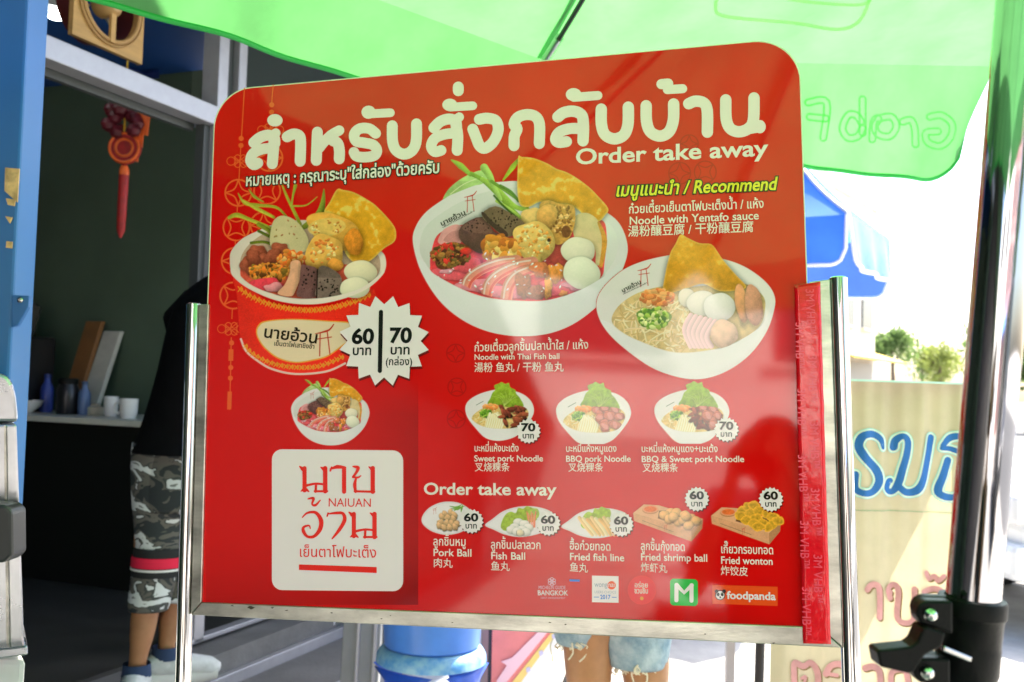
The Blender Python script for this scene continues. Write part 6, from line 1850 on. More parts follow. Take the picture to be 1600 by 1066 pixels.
for an, to in ((ankL, toeL), (ankR, toeR)):
    f = (to - an); f.z = 0; f.normalize()
    mb = MB()
    mb.tube([an - f * .06 + Vector((0, 0, -.055)), an - f * .02 + Vector((0, 0, -.04)), an + f * .07 + Vector((0, 0, -.06)), an + f * .15 + Vector((0, 0, -.075)), an + f * .18 + Vector((0, 0, -.082))], [.028, .043, .038, .031, .016], 18)
    so_ = mb.build('shoe', SHOE, p1, smooth=True)
    mb = MB(); mb.tube([an - f * .065 + Vector((0, 0, -.094)), an + f * .06 + Vector((0, 0, -.096)), an + f * .17 + Vector((0, 0, -.096))], [.03, .036, .024], 14)
    mb.build('sole', mat('pale_sole', (.5, .5, .5), .7) if an is ankL else bpy.data.materials['pale_sole'], so_, smooth=True)
    mb = MB(); mb.tube([an + Vector((0, 0, -.03)), an + Vector((0, 0, .01))], [.046, .042], 18, cap=False)
    mb.build('sock', mat('dark_blue_sock', (.02, .04, .10), .9) if an is ankL else bpy.data.materials['dark_blue_sock'], so_, smooth=True)

# person in frayed denim shorts behind the board: only the thighs show below the frame
D2 = 2.55
w_ = lambda x, y, d=D2: P(x, y, d)
p2 = thing('person', 'person in frayed pale denim shorts with bare thighs, standing behind the board', 'person', Vector((w_(955, 1000).x, w_(955, 1000).y, 0.008)))
hip2 = w_(960, 900); hip2.z = .80
sh2 = hip2 + Vector((0, .0, .46)); hd2 = sh2 + Vector((0, -.02, .22))
kL = atz(w_(918, 1250), .44); kR = atz(w_(1010, 1250), .44)
legs2 = [(atz(w_(917, 950), .73), kL, atz(kL, .09) + Vector((.0, .05, 0)), atz(kL, .03) + Vector((-.02, -.13, 0))), (atz(w_(1002, 950), .73), kR, atz(kR, .09) + Vector((0, .05, 0)), atz(kR, .03) + Vector((.03, -.13, 0)))]
aL = (sh2 + Vector((-.16, 0, -.03)), sh2 + Vector((-.20, .03, -.29)), sh2 + Vector((-.12, -.16, -.36)), Vector((0, 0, 1)))
aR = (sh2 + Vector((.16, 0, -.03)), sh2 + Vector((.20, .03, -.29)), sh2 + Vector((.12, -.16, -.36)), Vector((0, 0, 1)))
human(p2, hip2, sh2, sh2 + Vector((0, 0, .07)), hd2, legs2, [aL, aR], SKIN2, .90)
face(p2, hd2, Vector((-.1, -1, 0)), SKIN2, .9)
mb = MB(); mb.loft([(hd2 + Vector((0, .05, -.22)), .08, .04), (hd2 + Vector((0, .04, -.06)), .09, .06), (hd2 + Vector((0, .025, .04)), .09, .085), (hd2 + Vector((0, .01, .10)), .075, .082), (hd2 + Vector((0, 0, .135)), .03, .03)], 22)
mb.build('hair', HAIR, p2, smooth=True, sub=1)
mb = MB(); mb.loft([(hip2 + Vector((0, 0, .02)), .17, .12), (hip2 + Vector((0, 0, .16)), .145, .10), (hip2 + Vector((0, 0, .32)), .165, .115), (hip2 + Vector((0, 0, .42)), .17, .10), (hip2 + Vector((0, 0, .47)), .08, .07)], 26, cap=False)
tp = mb.build('top', mat('pale_cotton', (.55, .55, .52), .9), p2, smooth=True, sub=1, solid=.004)
for A in (aL, aR):
    mb = MB(); mb.tube([A[0] + (sh2 - A[0]) * .4, A[0], A[0] * .55 + A[1] * .45], [.075, .066, .062], 16, cap=False); mb.build('sleeve', bpy.data.materials['pale_cotton'], tp, smooth=True, solid=.004)
DENIM = mat('faded_denim', (0.42, 0.50, 0.54), .9, noise=.5, nscale=16, col2=(.16, .26, .34), bump=.5, bscale=60)
mb = MB()
def den(rows):
    return [(((w_(a, y) + w_(b, y)) / 2), (w_(b, y) - w_(a, y)).length / 2, (w_(b, y) - w_(a, y)).length / 2 * .95) for a, b, y in rows]
mb.loft(den([(869, 948, 1006), (864, 952, 990), (858, 966, 950), (858, 975, 890)]), 26, cap=False)
mb.loft(den([(950, 1042, 1040), (942, 1046, 1020), (935, 1050, 990), (934, 1058, 950), (935, 1062, 890)]), 26, cap=False)
mb.loft([(hip2 + Vector((0, 0, -.10)), .175, .13), (hip2 + Vector((0, 0, 0)), .17, .125), (hip2 + Vector((0, 0, .06)), .16, .12)], 26, cap=False)
dn = mb.build('shorts', DENIM, p2, smooth=True, sub=1, solid=.005)
THREAD = mat('cream_thread', (.72, .66, .50), .9)
mb = MB(); rs = np.random.RandomState(4)
def thread(x, y, dx, dy, d=D2 - .062, r=.0022):
    a = w_(x, y, d); pts = [w_(x + dx * t + 3 * math.sin(t * 5 + x), y + dy * t, d + .004 * t) for t in np.linspace(0, 1, 6)]
    mb.tube(pts, r, 6)
for k in range(46):
    x = 868 + rs.rand() * 80; thread(x, 1003 + rs.rand() * 4, rs.randn() * 5, 5 + rs.rand() * 8, D2 - .075 + .002 * abs(x - 908), .0016)
for k in range(60):
    x = 952 + rs.rand() * 88; thread(x, 1037 + rs.rand() * 4, rs.randn() * 6, 6 + rs.rand() * 10, D2 - .08 + .002 * abs(x - 996), .0016)
thread(897, 1005, -8, 26); thread(922, 1008, -16, 26); thread(864, 998, -4, 36, D2 - .03); thread(990, 1040, -2, 40); thread(1005, 1040, 8, 36); thread(1038, 1030, 6, 40, D2 - .03)
mb.build('frayed_threads', THREAD, dn, smooth=True)

# ------------------------------------------------------------------ stool with tub, bag, sign, thin post
BPL = mat('blue_plastic', (0.02, 0.09, 0.55), .38, noise=.2, nscale=12)
BPL2 = mat('worn_blue_plastic', (0.06, 0.24, 0.58), .5, noise=.4, nscale=22, col2=(.26, .46, .62), det=10)
DS = 2.95
sc_ = P(668, 1030, DS)
st = thing('plastic_stool', 'worn blue plastic stool with arched legs, carrying the blue tub', 'stool', Vector((sc_.x, sc_.y + .16, 0.008)))
sz = sc_.z; cx_, cy_ = sc_.x, sc_.y + .16
mb = MB(); mb.loft([((cx_, cy_, sz - .045), .174, .174), ((cx_, cy_, sz - .025), .172, .172), ((cx_, cy_, sz - .008), .162, .162), ((cx_, cy_, sz), .15, .15)], 40)
mb.build('seat', BPL2, st, smooth=True)
for k in range(4):
    a = R(45 + 90 * k + 12)
    u = Vector((math.cos(a), math.sin(a), 0)); v_ = Vector((-u.y, u.x, 0))
    mb = MB()
    def lg_(i, j):
        z = sz - .055 - i * (sz - .06)
        wd = .042 * (1 - .25 * i) + .07 * max(0, .2 - i) ** 2 / .04
        r_ = .158 + .05 * i
        return Vector((cx_, cy_, max(z, .008))) + u * (r_ - abs(j - .5) * .03) + v_ * (j - .5) * 2 * wd
    mb.grid(lambda i, j: lg_(i, j), 12, 6)
    mb.build('leg', BPL, st, smooth=True, solid=.004)
mb = MB()
mb.tube([(cx_ + .185 * math.cos(t), cy_ + .185 * math.sin(t), .2) for t in np.linspace(0, 2 * math.pi, 33)[:-1]], .012, 8, closed=True)
mb.build('ring_brace', BPL, st, smooth=True)
TUB = mat('blue_tub_plastic', (0.06, 0.20, 0.66), .33, noise=.12, nscale=6)
tb = thing('plastic_tub', 'light blue plastic tub standing on the worn blue stool', 'tub', Vector((cx_, cy_, sz)))
mb = MB(); mb.lathe([(.142, .001), (.15, .008), (.157, .10), (.166, .26), (.172, .262), (.172, .275), (.16, .275), (.15, .10), (.002, .02)], (cx_, cy_, sz), 44, cap=False)
mb.build('wall', TUB, tb, smooth=True)
mb = MB(); mb.tube([(cx_ + .169 * math.cos(t), cy_ + .169 * math.sin(t), sz + .27) for t in np.linspace(0, 2 * math.pi, 41)[:-1]], .007, 8, closed=True); mb.build('lip', TUB, tb, smooth=True)

bagc = P(488, 985, 4.55)
mb = MB(); rs = np.random.RandomState(9)
def bagf(u, v):
    th = 2 * math.pi * u; ph = math.pi * v
    r_ = 1 + .16 * math.sin(5 * th + 3 * ph) * math.sin(ph) + .1 * math.sin(9 * th - 7 * ph)
    return bagc + Vector((.19 * r_ * math.sin(ph) * math.cos(th), .13 * r_ * math.sin(ph) * math.sin(th), .10 * r_ * math.cos(ph)))
mb.grid(bagf, 40, 24)
bagz = min(v[2] for v in mb.v)
for i, v in enumerate(mb.v): mb.v[i] = (v[0], v[1], v[2] - bagz + .14)
whole('plastic_bag', mb, mat('white_bag_film', (.72, .74, .78), .35, bump=.6, bscale=25), 'crumpled white plastic bag lying on the grey step beside the pillar', 'bag', smooth=True)

ga, gb = P(541, 985, 3.45), P(592, 985, 3.45)
gp = thing('grey_jamb', 'wide grey ridged door jamb standing between the steps and the blue tub', 'door jamb', Vector(((ga.x + gb.x) / 2, ga.y, .008)))
mb = MB(); mb.hexa([Vector((ga.x - .02, ga.y, .008)), Vector((gb.x, ga.y, .008)), Vector((gb.x, ga.y + .06, .008)), Vector((ga.x - .02, ga.y + .06, .008)), Vector((ga.x + .02, ga.y, 1.9)), Vector((gb.x + .03, ga.y, 1.9)), Vector((gb.x + .03, ga.y + .06, 1.9)), Vector((ga.x + .02, ga.y + .06, 1.9))])
gpp = mb.build('panel', PANELG, gp, bevel=.003)
for t_ in (.42, .86):
    mb = MB(); x0 = ga.x - .02 + (gb.x - ga.x + .02) * t_
    mb.bar((x0, ga.y - .004, .02), (x0 + .036, ga.y - .004, 1.88), .012, .012); mb.build('ridge', ALU, gpp, bevel=.002)
# leaning red and yellow sign board
a, b = P(862, 985, 3.5), P(775, 985, 3.5)
sgb = thing('folding_sign', 'faded red folding sign with slanting yellow and white bands, below the board', 'sign', Vector((a.x * .5 + b.x * .5, a.y, 0.008)))
SGR = mat('faded_red_paint', (.85, .25, .24), .5, noise=.15, nscale=5)
SGY = mat('yellow_paint', (.85, .62, .20), .5)
SGW = mat('white_paint', (.82, .80, .82), .5)
SGP = mat('pale_pink_paint', (.85, .55, .62), .5)
tl = P(771, 880, 3.5); bl = P(768, 1150, 3.5); bl.z = max(bl.z, .02)
def sg(pts, d=3.5, off=0): return [P(x, y, d) for x, y in pts]
mb = MB(); mb.prism(sg([(771, 880), (948, 880), (866, 984), (752, 1127), (766, 1127)]), (0, .02, 0)); mb.build('red_face', SGR, sgb, bevel=.002)
mb = MB(); mb.prism(sg([(935, 896), (948, 880), (962, 880), (868, 992), (770, 1127), (752, 1127)], 3.497), (0, .004, 0)); mb.build('yellow_band', SGY, sgb)
mb = MB(); mb.prism(sg([(962, 880), (974, 880), (868, 1012), (784, 1127), (770, 1127), (868, 992)], 3.497), (0, .02, 0)); mb.build('white_edge', SGW, sgb)
mb = MB(); mb.prism(sg([(860, 968), (872, 968), (776, 1085), (776, 1064), (792, 1040), (783, 1034), (800, 1028)], 3.494), (0, .003, 0)); mb.build('arrow', SGP, sgb)
mb = MB()
for i in range(7):
    x, y = 905 - i * 20, 944 + i * 26
    mb.prism(sg([(x - 3, y - 4), (x + 3, y - 6), (x + 4, y), (x - 2, y + 4)], 3.494), (0, .002, 0))
mb.build('faded_marks', mat('faded_violet', (.55, .52, .75), .6), sgb)
mb = MB(); mb.bar(P(771, 880, 3.52), P(766, 1127, 3.52), .02, .02); mb.bar(P(960, 885, 3.56), P(845, 1160, 3.95), .02, .02); mb.build('stand_leg', ALUD, sgb)
mb = MB(); p_ = P(762, 985, 3.6)
mb.box(Vector((p_.x, p_.y, 1.1)), (.045, .05, 2.2)); whole('grey_post', mb, PANELG, 'square grey post standing beside the red folding sign', 'post', bevel=.004)
p_ = P(1185, 1015, 3.0)
mb = MB(); mb.tube([(p_.x, p_.y, .004), (p_.x + .012, p_.y, 1.25)], .0145, 16)
tp_ = thing('thin_post', 'thin black upright post left of the cream stall front', 'post', Vector((p_.x, p_.y, .004)))
mb.build('shaft', mat('black_pole_paint', (.015, .015, .015), .5), tp_, smooth=True)
mb = MB(); mb.lathe([(.11, 0), (.11, .012), (.03, .03), (.02, .05)], (p_.x, p_.y, .004), 24); mb.build('base', bpy.data.materials['black_pole_paint'], tp_, smooth=True)

# ------------------------------------------------------------------ cream stall front with hand painted lettering
DBN = 2.45
bp0 = P(1203, 1050, DBN); bp1 = P(1512, 1050, DBN)
stall = thing('food_stall', 'food stall with cream cloth front painted with blue and pink Thai letters', 'stall', Vector(((bp0.x + bp1.x) / 2, bp0.y, 0.008)))
CLOTH = bpy.data.materials.new('cream_banner_cloth'); CLOTH.use_nodes = True
CLOTH = fabric('cream_banner_cloth', (0.60, 0.50, 0.35), .30, noise=.12, nscale=5, bump=.15, bscale=14)
xl, xr = P(1203, 800, DBN).x, P(1660, 800, DBN).x
ytop = P(1400, 598, DBN).z; yb = DBN
def ban(px, py):
    """photo position -> (x, z) on the stall front"""
    d = P(px, py, 1) - CAMLOC
    k = bp0.y / d.y
    return CAMLOC.x + d.x * k, CAMLOC.z + d.z * k
def fold(x, z):
    t = min(1, max(0, (z - .55) / .7))
    return .006 * math.sin(x * 60) * (.3 + .7 * t) + .004 * math.sin(x * 131 + 1)* t + .004 * math.sin(x * 23 + z * 4)
zt = ban(1400, 598)[1]
x0_, x1_ = ban(1203, 1040)[0], ban(1538, 800)[0]
mb = MB(); mb.grid(lambda u, v: Vector((x0_ + (x1_ - x0_) * u, bp0.y + fold(x0_ + (x1_ - x0_) * u, .06 + (zt - .06) * v), .06 + (zt - .06) * v)), 120, 30)
bnn = mb.build('cloth_front', CLOTH, stall, smooth=True)
mb = MB(); mb.hexa([Vector((x0_, bp0.y - .025, zt)), Vector((x1_, bp0.y - .025, zt)), Vector((x1_, bp0.y + .6, zt)), Vector((x0_, bp0.y + .6, zt)), Vector((x0_, bp0.y - .025, zt + .005)), Vector((x1_, bp0.y - .025, zt + .005)), Vector((x1_, bp0.y + .6, zt + .005)), Vector((x0_, bp0.y + .6, zt + .005))])
mb.build('glass_top', mat('greenish_glass_edge', (.55, .75, .72), .08, ior=1.5), stall)
mb = MB()
for x in (x0_ + .03, x1_ - .03):
    for y in (bp0.y + .03, bp0.y + .57): mb.box((x, y, zt / 2), (.025, .025, zt - .02))
mb.box(((x0_ + x1_) / 2, bp0.y + .3, .35), (x1_ - x0_ - .06, .56, .02))
mb.build('stall_frame', ALU, stall)
def letters(name, strs, m, off, parent=bnn, shift=(0, 0)):
    cs = [np.array([ban(x + shift[0], y + shift[1]) for x, y in stroke(s_[0], s_[1])]) for s_ in strs]
    V, F = fill(cs)
    # subdivide so that the paint follows the folds of the cloth
    bm = bmesh.new()
    vv = [bm.verts.new((float(x), 0, float(z))) for x, z in V]
    for f in F:
        try: bm.faces.new([vv[int(i)] for i in f])
        except ValueError: pass
    for _ in range(6):
        es = [e for e in bm.edges if e.calc_length() > .012]
        if not es: break
        bmesh.ops.subdivide_edges(bm, edges=es, cuts=1, use_grid_fill=False)
        bmesh.ops.triangulate(bm, faces=[f for f in bm.faces if len(f.verts) > 3])
    bm.verts.index_update()
    k = MB(); k.add([Vector((v.co.x, bp0.y - off + fold(v.co.x, v.co.z), v.co.z)) for v in bm.verts], [tuple(v.index for v in f.verts) for f in bm.faces])
    bm.free()
    return k.build(name, m, parent)
PB = mat('blue_letter_paint', (.012, .13, .46), .5); PBL = mat('light_blue_letter_paint', (.33, .66, .70), .5); PBP = mat('pale_letter_paint', (.72, .80, .74), .5)
PP = mat('pink_letter_paint', (.62, .27, .29), .55, noise=.3, nscale=12); PBR = mat('brown_letter_shade', (.22, .13, .05), .6)
b7 = lambda q_: [(1200 + x / 4.0, 534 + y / 4.0) for x, y in q_]
bl = [(b7([(715, 665), (700, 610), (650, 578), (590, 590), (565, 650), (600, 720), (670, 800), (690, 870), (650, 935), (590, 945), (545, 915), (545, 830)]), (3, 7, 9, 10, 10, 11, 11, 11, 9, 8, 8, 9)),
      (b7([(790, 660), (800, 620), (840, 590), (870, 620), (865, 700), (840, 800), (815, 890), (780, 940), (745, 920), (755, 880), (770, 870)]), (10, 9, 7, 8, 9, 9, 9, 7, 8, 9, 7)),
      (b7([(815, 900), (860, 940), (920, 930), (960, 870), (990, 740), (1015, 600)]), (7, 9, 10, 10, 10, 9)),
      (b7([(1085, 650), (1130, 600), (1200, 590), (1290, 620)]), (6, 9, 8, 7)), (b7([(1080, 665), (1130, 668), (1200, 690), (1280, 680)]), (5, 6, 6, 5)),
      (b7([(1115, 740), (1090, 830), (1060, 940), (1150, 970), (1240, 900), (1260, 790)]), (9, 10, 10, 8, 9, 9))]
grow = lambda L, k: [(p_, tuple(w__ + k for w__ in (wd if not np.isscalar(wd) else (wd, wd)))) for p_, wd in L]
letters('blue_letter_rim', grow(bl, 9.0), PBL, .0030)
letters('blue_letter_gap', grow(bl, 6.6), PBP, .0038)
letters('blue_lettering', grow(bl, 1.8), PB, .0046)
b8 = lambda q_: [(1200 + x / 4.0, 800 + y / 4.0) for x, y in q_]
pk = [(b8([(612, 480), (640, 450), (680, 460), (692, 520), (690, 655)]), 9.5),
      (b8([(765, 540), (752, 480), (790, 455), (815, 500), (810, 670), (905, 672), (912, 480)]), 8.5), (b8([(770, 500), (765, 520)]), 6),
      (b8([(975, 500), (1040, 480), (1085, 510), (1085, 650)]), 9), (b8([(990, 380), (1010, 420), (1040, 400), (1060, 430), (1095, 400)]), 7),
      (b8([(1200, 480), (1240, 460), (1280, 480), (1290, 660)]), 9)]
pk += [(b8([(165, 1150), (160, 1000), (165, 940), (220, 965), (270, 945), (310, 1010), (310, 1150)]), 9.5), (b8([(210, 1040), (235, 1030), (225, 1080)]), 5),
       (b8([(360, 1010), (390, 960), (450, 950), (490, 1000), (490, 1150)]), 10), (b8([(370, 1010), (430, 1020)]), 6),
       (b8([(600, 970), (650, 960), (690, 1000), (695, 1150)]), 10), (b8([(770, 1150), (765, 1020), (800, 985), (860, 1000), (880, 1150)]), 9), (b8([(960, 1000), (1010, 970), (1060, 1000), (1060, 1150)]), 9)]
for row_ in (pk[:6], pk[6:]):
    letters('pink_letter_shade', row_, PBR, .0034, shift=(2.2, 2.4))
    letters('pink_lettering', row_, PP, .0044)
ln = [(b8([(540, -12), (700, -8), (900, -4), (1150, 5), (1400, 10)]), 1.1), (b8([(540, -8 + 8), (900, 3), (1150, 10)]), .7)]
letters('ruled_line', ln[:1], mat('green_line_paint', (.22, .34, .2), .6), .0032)

# ------------------------------------------------------------------ blue parasol farther along
UB = fabric('blue_parasol_cloth', (0.07, 0.23, 0.72), .5, noise=.15, nscale=3)
UBL = fabric('sunlit_blue_cloth', (0.34, 0.55, 0.85), .5, noise=.2, nscale=6)  # paler copy of the blue cloth, sunlight put into its colour
UBB = fabric('deep_blue_cloth', (0.05, 0.12, 0.50), .3, noise=.15, nscale=3)  # darker, less see-through copy for far flaps, dims the sun coming through
PIP = mat('white_piping', (.85, .85, .85), .6)
C_ = P(1326, 335, 6.0); R_ = Vector((C_.x + .62, C_.y + .97, C_.z)); L_ = Vector((C_.x - .97, C_.y + .62, C_.z)); K_ = L_ + (R_ - C_)
ac = (L_ + R_) / 2 + Vector((0, 0, .62))
ub = thing('blue_parasol', 'blue square parasol with white piped flaps, right of the menu board', 'parasol', Vector((ac.x, ac.y, .004)))
mb = MB()
for a, b in ((L_, C_), (C_, R_), (R_, K_), (K_, L_)):
    mb.grid(lambda u, v: (a * (1 - u) + b * u) * (1 - v) + ac * v - Vector((0, 0, .05 * math.sin(math.pi * v) + .05 * math.sin(math.pi * u) * (1 - v) * v)), 12, 10)
ubc = mb.build('canopy', UB, ub, smooth=True)
mb = MB()
for q_ in (L_, C_, R_, K_): mb.tube([q_.lerp(ac, t) - Vector((0, 0, .05 * math.sin(math.pi * t) - .008)) for t in np.linspace(0, 1, 10)], .012, 6)
mb.build('seam_piping', PIP, ubc, smooth=True)
for a, b, m_, hh in ((L_, C_, UB, .31), (C_, R_, UBL, .31), (R_, K_, UBB, .40), (K_, L_, UBB, .40)):
    nr_ = Vector((-(b - a).y, (b - a).x, 0)).normalized()
    def ff(u, v):
        L = (b - a).length; h = hh; rr2 = .10
        for xx in (u * L, (1 - u) * L):
            if xx < rr2: h = min(h, hh - rr2 + math.sqrt(max(0, rr2 ** 2 - (rr2 - xx) ** 2)))
        return a * (1 - u * .98 - .01) + b * (u * .98 + .01) - Vector((0, 0, h * v)) - nr_ * (.03 * v + .02 * v * math.sin(u * 17))
    mb = MB(); mb.grid(ff, 40, 6); fl_ = mb.build('valance', m_, ubc, smooth=True)
    mb = MB(); mb.tube([ff(0, t) for t in np.linspace(0, .95, 5)] + [ff(k / 40, 1) for k in range(41)] + [ff(1, t) for t in np.linspace(.95, 0, 5)], .012, 6); mb.build('piping', PIP, fl_, smooth=True)
mb = MB(); mb.tube([(ac.x, ac.y, .004), (ac.x, ac.y, ac.z + .08)], .022, 16); mb.build('pole', ALU, ub, smooth=True)
mb = MB(); mb.lathe([(.24, 0), (.24, .05), (.05, .09), (.03, .2)], (ac.x, ac.y, .004), 24); mb.build('base', CONC, ub, smooth=True)

# ------------------------------------------------------------------ vehicles
def car(name, label, cat, base, yaw, col, L=4.3, Wd=1.72, H=1.48, van=False, group=None, glass=None):
    """base: ground point under the middle; the nose points to local -y"""
    t = thing(name, label, cat, base, rot=(0, 0, yaw), group=group)
    paint = mat(name + '_paint', col, .25, noise=.04, nscale=3, coat=.6)
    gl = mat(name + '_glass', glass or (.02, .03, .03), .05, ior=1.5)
    blk = mat(name + '_rubber', (.012, .012, .012), .7)
    h = L / 2
    if van: prof = [(-h, .35), (-h, .75), (-h + .15, 1.0), (-h + .9, H), (h - .1, H), (h, H * .9), (h, .35)]
    else: prof = [(-h, .35), (-h - .02, .62), (-h + .1, .80), (-h + 1.15, .98), (-h + 1.95, H), (h - 1.2, H), (h - .35, 1.02), (h - .02, .95), (h, .35)]
    secs = []
    mb = MB()
    n = len(prof)
    vs = []
    for sx, k in ((-1, 1.0), (-.86, 1.0), (.86, 1.0), (1, 1.0)):
        for y, z in prof:
            tuck = 1.0 if z < 1.0 else 1 - .22 * (z - 1.0) / (H - 1.0)
            zz = z if abs(sx) < .9 else z - (.05 if z > .5 else 0)
            vs.append((sx * Wd / 2 * tuck, y, zz))
    fs = [tuple(range(n)), tuple(range(3 * n, 4 * n))]
    for s_ in range(3): fs += [(s_ * n + i, s_ * n + (i + 1) % n, (s_ + 1) * n + (i + 1) % n, (s_ + 1) * n + i) for i in range(n)]
    mb.add(vs, fs)
    body = mb.build('body', paint, t, local=True, bevel=.03)
    def quad(nm, pts, m, par, th=.012):
        k = MB(); a, b, c_ = [Vector(p) for p in pts[:3]]
        nn = (b - a).cross(c_ - a).normalized(); k.prism(pts, nn * th); return k.build(nm, m, par, local=True)
    i0 = 2 if van else 3
    (ya, za), (yb_, zb) = prof[i0], prof[i0 + 1]
    fwd = Vector((0, zb - za, -(yb_ - ya))).normalized() * -1
    def W_(s_, t_):
        y = ya + (yb_ - ya) * t_; z = za + (zb - za) * t_; tuck = 1 if z < 1 else 1 - .22 * (z - 1) / (H - 1)
        return Vector((s_ * Wd / 2 * .84 * tuck, y, z)) + Vector((0, -(zb - za), (yb_ - ya))).normalized() * .012
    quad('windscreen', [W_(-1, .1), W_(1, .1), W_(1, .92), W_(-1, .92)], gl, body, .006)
    for sx in (-.55, .15):
        k = MB(); k.bar(W_(sx, .08) + Vector((0, -.03, .02)), W_(sx + .5, .22) + Vector((0, -.03, .02)), .02, .015); k.build('wiper', blk, body, local=True)
    for sx in (-1, 1):
        x = sx * Wd / 2
        tk = lambda z: 1 - .22 * (z - 1.0) / (H - 1.0) if z > 1 else 1
        sy0, sy1 = (-h + .75, h - .3) if van else (-h + 1.6, h - .85)
        z0, z1 = 1.02, H - .10
        ins = .35 if not van else .3
        for a, b in ((sy0, (sy0 + sy1) / 2 - .04), ((sy0 + sy1) / 2 + .04, sy1)):
            fa = ins if a == sy0 else 0; fb = (.3 if not van else .05) if b == sy1 else 0
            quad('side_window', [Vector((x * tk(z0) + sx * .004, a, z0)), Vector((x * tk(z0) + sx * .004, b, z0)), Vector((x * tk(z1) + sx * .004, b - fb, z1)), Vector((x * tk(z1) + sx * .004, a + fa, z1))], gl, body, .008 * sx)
        for y in (-h + .82, h - .82):
            k = MB(); k.lathe([(.2, -.1), (.31, -.1), (.33, -.06), (.33, .06), (.31, .1), (.2, .1)], (x * .93, y, .33), 28, Matrix.Rotation(R(90), 3, 'Y'))
            wh = k.build('wheel', blk, t, local=True, smooth=True)
            k = MB(); k.lathe([(.02, .07), (.19, .09), (.21, .104), (.2, .06), (.02, .05)], (x * .93, y, .33), 20, Matrix.Rotation(R(90 * sx), 3, 'Y')); k.build('rim', STEEL, wh, local=True, smooth=True)
        k = MB(); k.box((x * .72, -h - .02, .70), (.34, .08, .16)); k.build('headlight', mat(name + '_lamp', (.75, .75, .75), .1), t, local=True, bevel=.03)
        k = MB(); k.box((x * 1.08, -h + 1.5, 1.05), (.12, .16, .12)); k.build('wing_mirror', paint, t, local=True, bevel=.03)
    k = MB(); k.box((0, -h - .03, .42), (Wd * .96, .12, .2)); k.build('bumper', blk if van else paint, t, local=True, bevel=.04)
    k = MB(); k.box((0, -h - .02, .64), (Wd * .42, .06, .12)); k.build('grille', blk, t, local=True, bevel=.01)
    return t
cb_ = P(1330, 620, 8.6)
car('parked_car', 'white parked car seen over the top of the cream stall', 'car', Vector((cb_.x, cb_.y + 2.1, .004)), R(4), (.82, .82, .82), glass=(.80, .82, .83))  # pale glass colour stands in for the bright sky it mirrors
vb = P(1562, 800, 5.4)
car('side_on_car', 'white car seen from the side at the right edge behind the chrome pole', 'car', Vector((vb.x + 2.15, vb.y + .9, .004)), R(-84), (.78, .79, .80))

# ------------------------------------------------------------------ trees and buildings down the street
LEAF = [fabric('leaf_green', (.13, .21, .06), .5, noise=.4, nscale=.8, bump=0), fabric('yellow_leaf_green', (.24, .29, .07), .5, noise=.4, nscale=.8, bump=0)]
BARK = mat('bark', (.12, .09, .06), .9, noise=.4, nscale=8)
def tree(loc, h, cr, mi, label, seed):
    t = thing('street_tree', label, 'tree', loc)
    rs = np.random.RandomState(seed); L = Vector(loc)
    mb = MB(); mb.tube([L, L + Vector((.1, 0, h * .3)), L + Vector((0, .1, h * .6)), L + Vector((.1, 0, h * .85))], [.22, .17, .11, .04], 10)
    for k in range(6):
        a = rs.rand() * 6.28; z = h * (.35 + .4 * rs.rand())
        mb.tube([L + Vector((0, 0, z)), L + Vector((math.cos(a) * cr * .4, math.sin(a) * cr * .4, z + h * .12)), L + Vector((math.cos(a) * cr * .8, math.sin(a) * cr * .8, z + h * .2))], [.09, .06, .02], 6)
    mb.build('trunk', BARK, t, smooth=True)
    mb = MB()
    cl_ = [(rs.randn(3) * np.array((.45, .45, .3)), .35 + .3 * rs.rand()) for _ in range(16)]
    for c_, r_ in cl_:
        for k in range(95):
            d = rs.randn(3); d /= np.linalg.norm(d); q_ = c_ + d * r_ * (rs.rand() ** .4)
            p = L + Vector((q_[0] * cr, q_[1] * cr, h * .66 + q_[2] * cr))
            s_ = .16 * (0.6 + .8 * rs.rand()); u = Vector(rs.randn(3)).normalized(); v = u.cross(Vector(rs.randn(3))).normalized()
            mb.add([p - u * s_ - v * s_ * .5, p + u * s_ - v * s_ * .3, p + u * s_ * .6 + v * s_ * .7, p - u * s_ * .7 + v * s_ * .5], [(0, 1, 2, 3)])
    mb.build('crown', LEAF[mi], t)
for px, d, h, cr, mi, lb, sd in ((1393, 80, 8.2, 1.9, 0, 'round green street tree left in the gap beside the parasol', 1), (1468, 90, 7.2, 2.4, 1, 'low yellowish tree right of the round green tree', 2), (1440, 120, 8.0, 3.2, 0, 'distant hazy tree between the other two trees', 3), (1552, 95, 11.0, 2.4, 0, 'tall dark tree behind the chrome pole', 4), (1610, 38, 5.0, 2.0, 0, 'green tree at the far right beyond the van', 5)):
    g_ = P(px, 640, d); tree((g_.x, g_.y, 0), h, cr, mi, lb, sd)
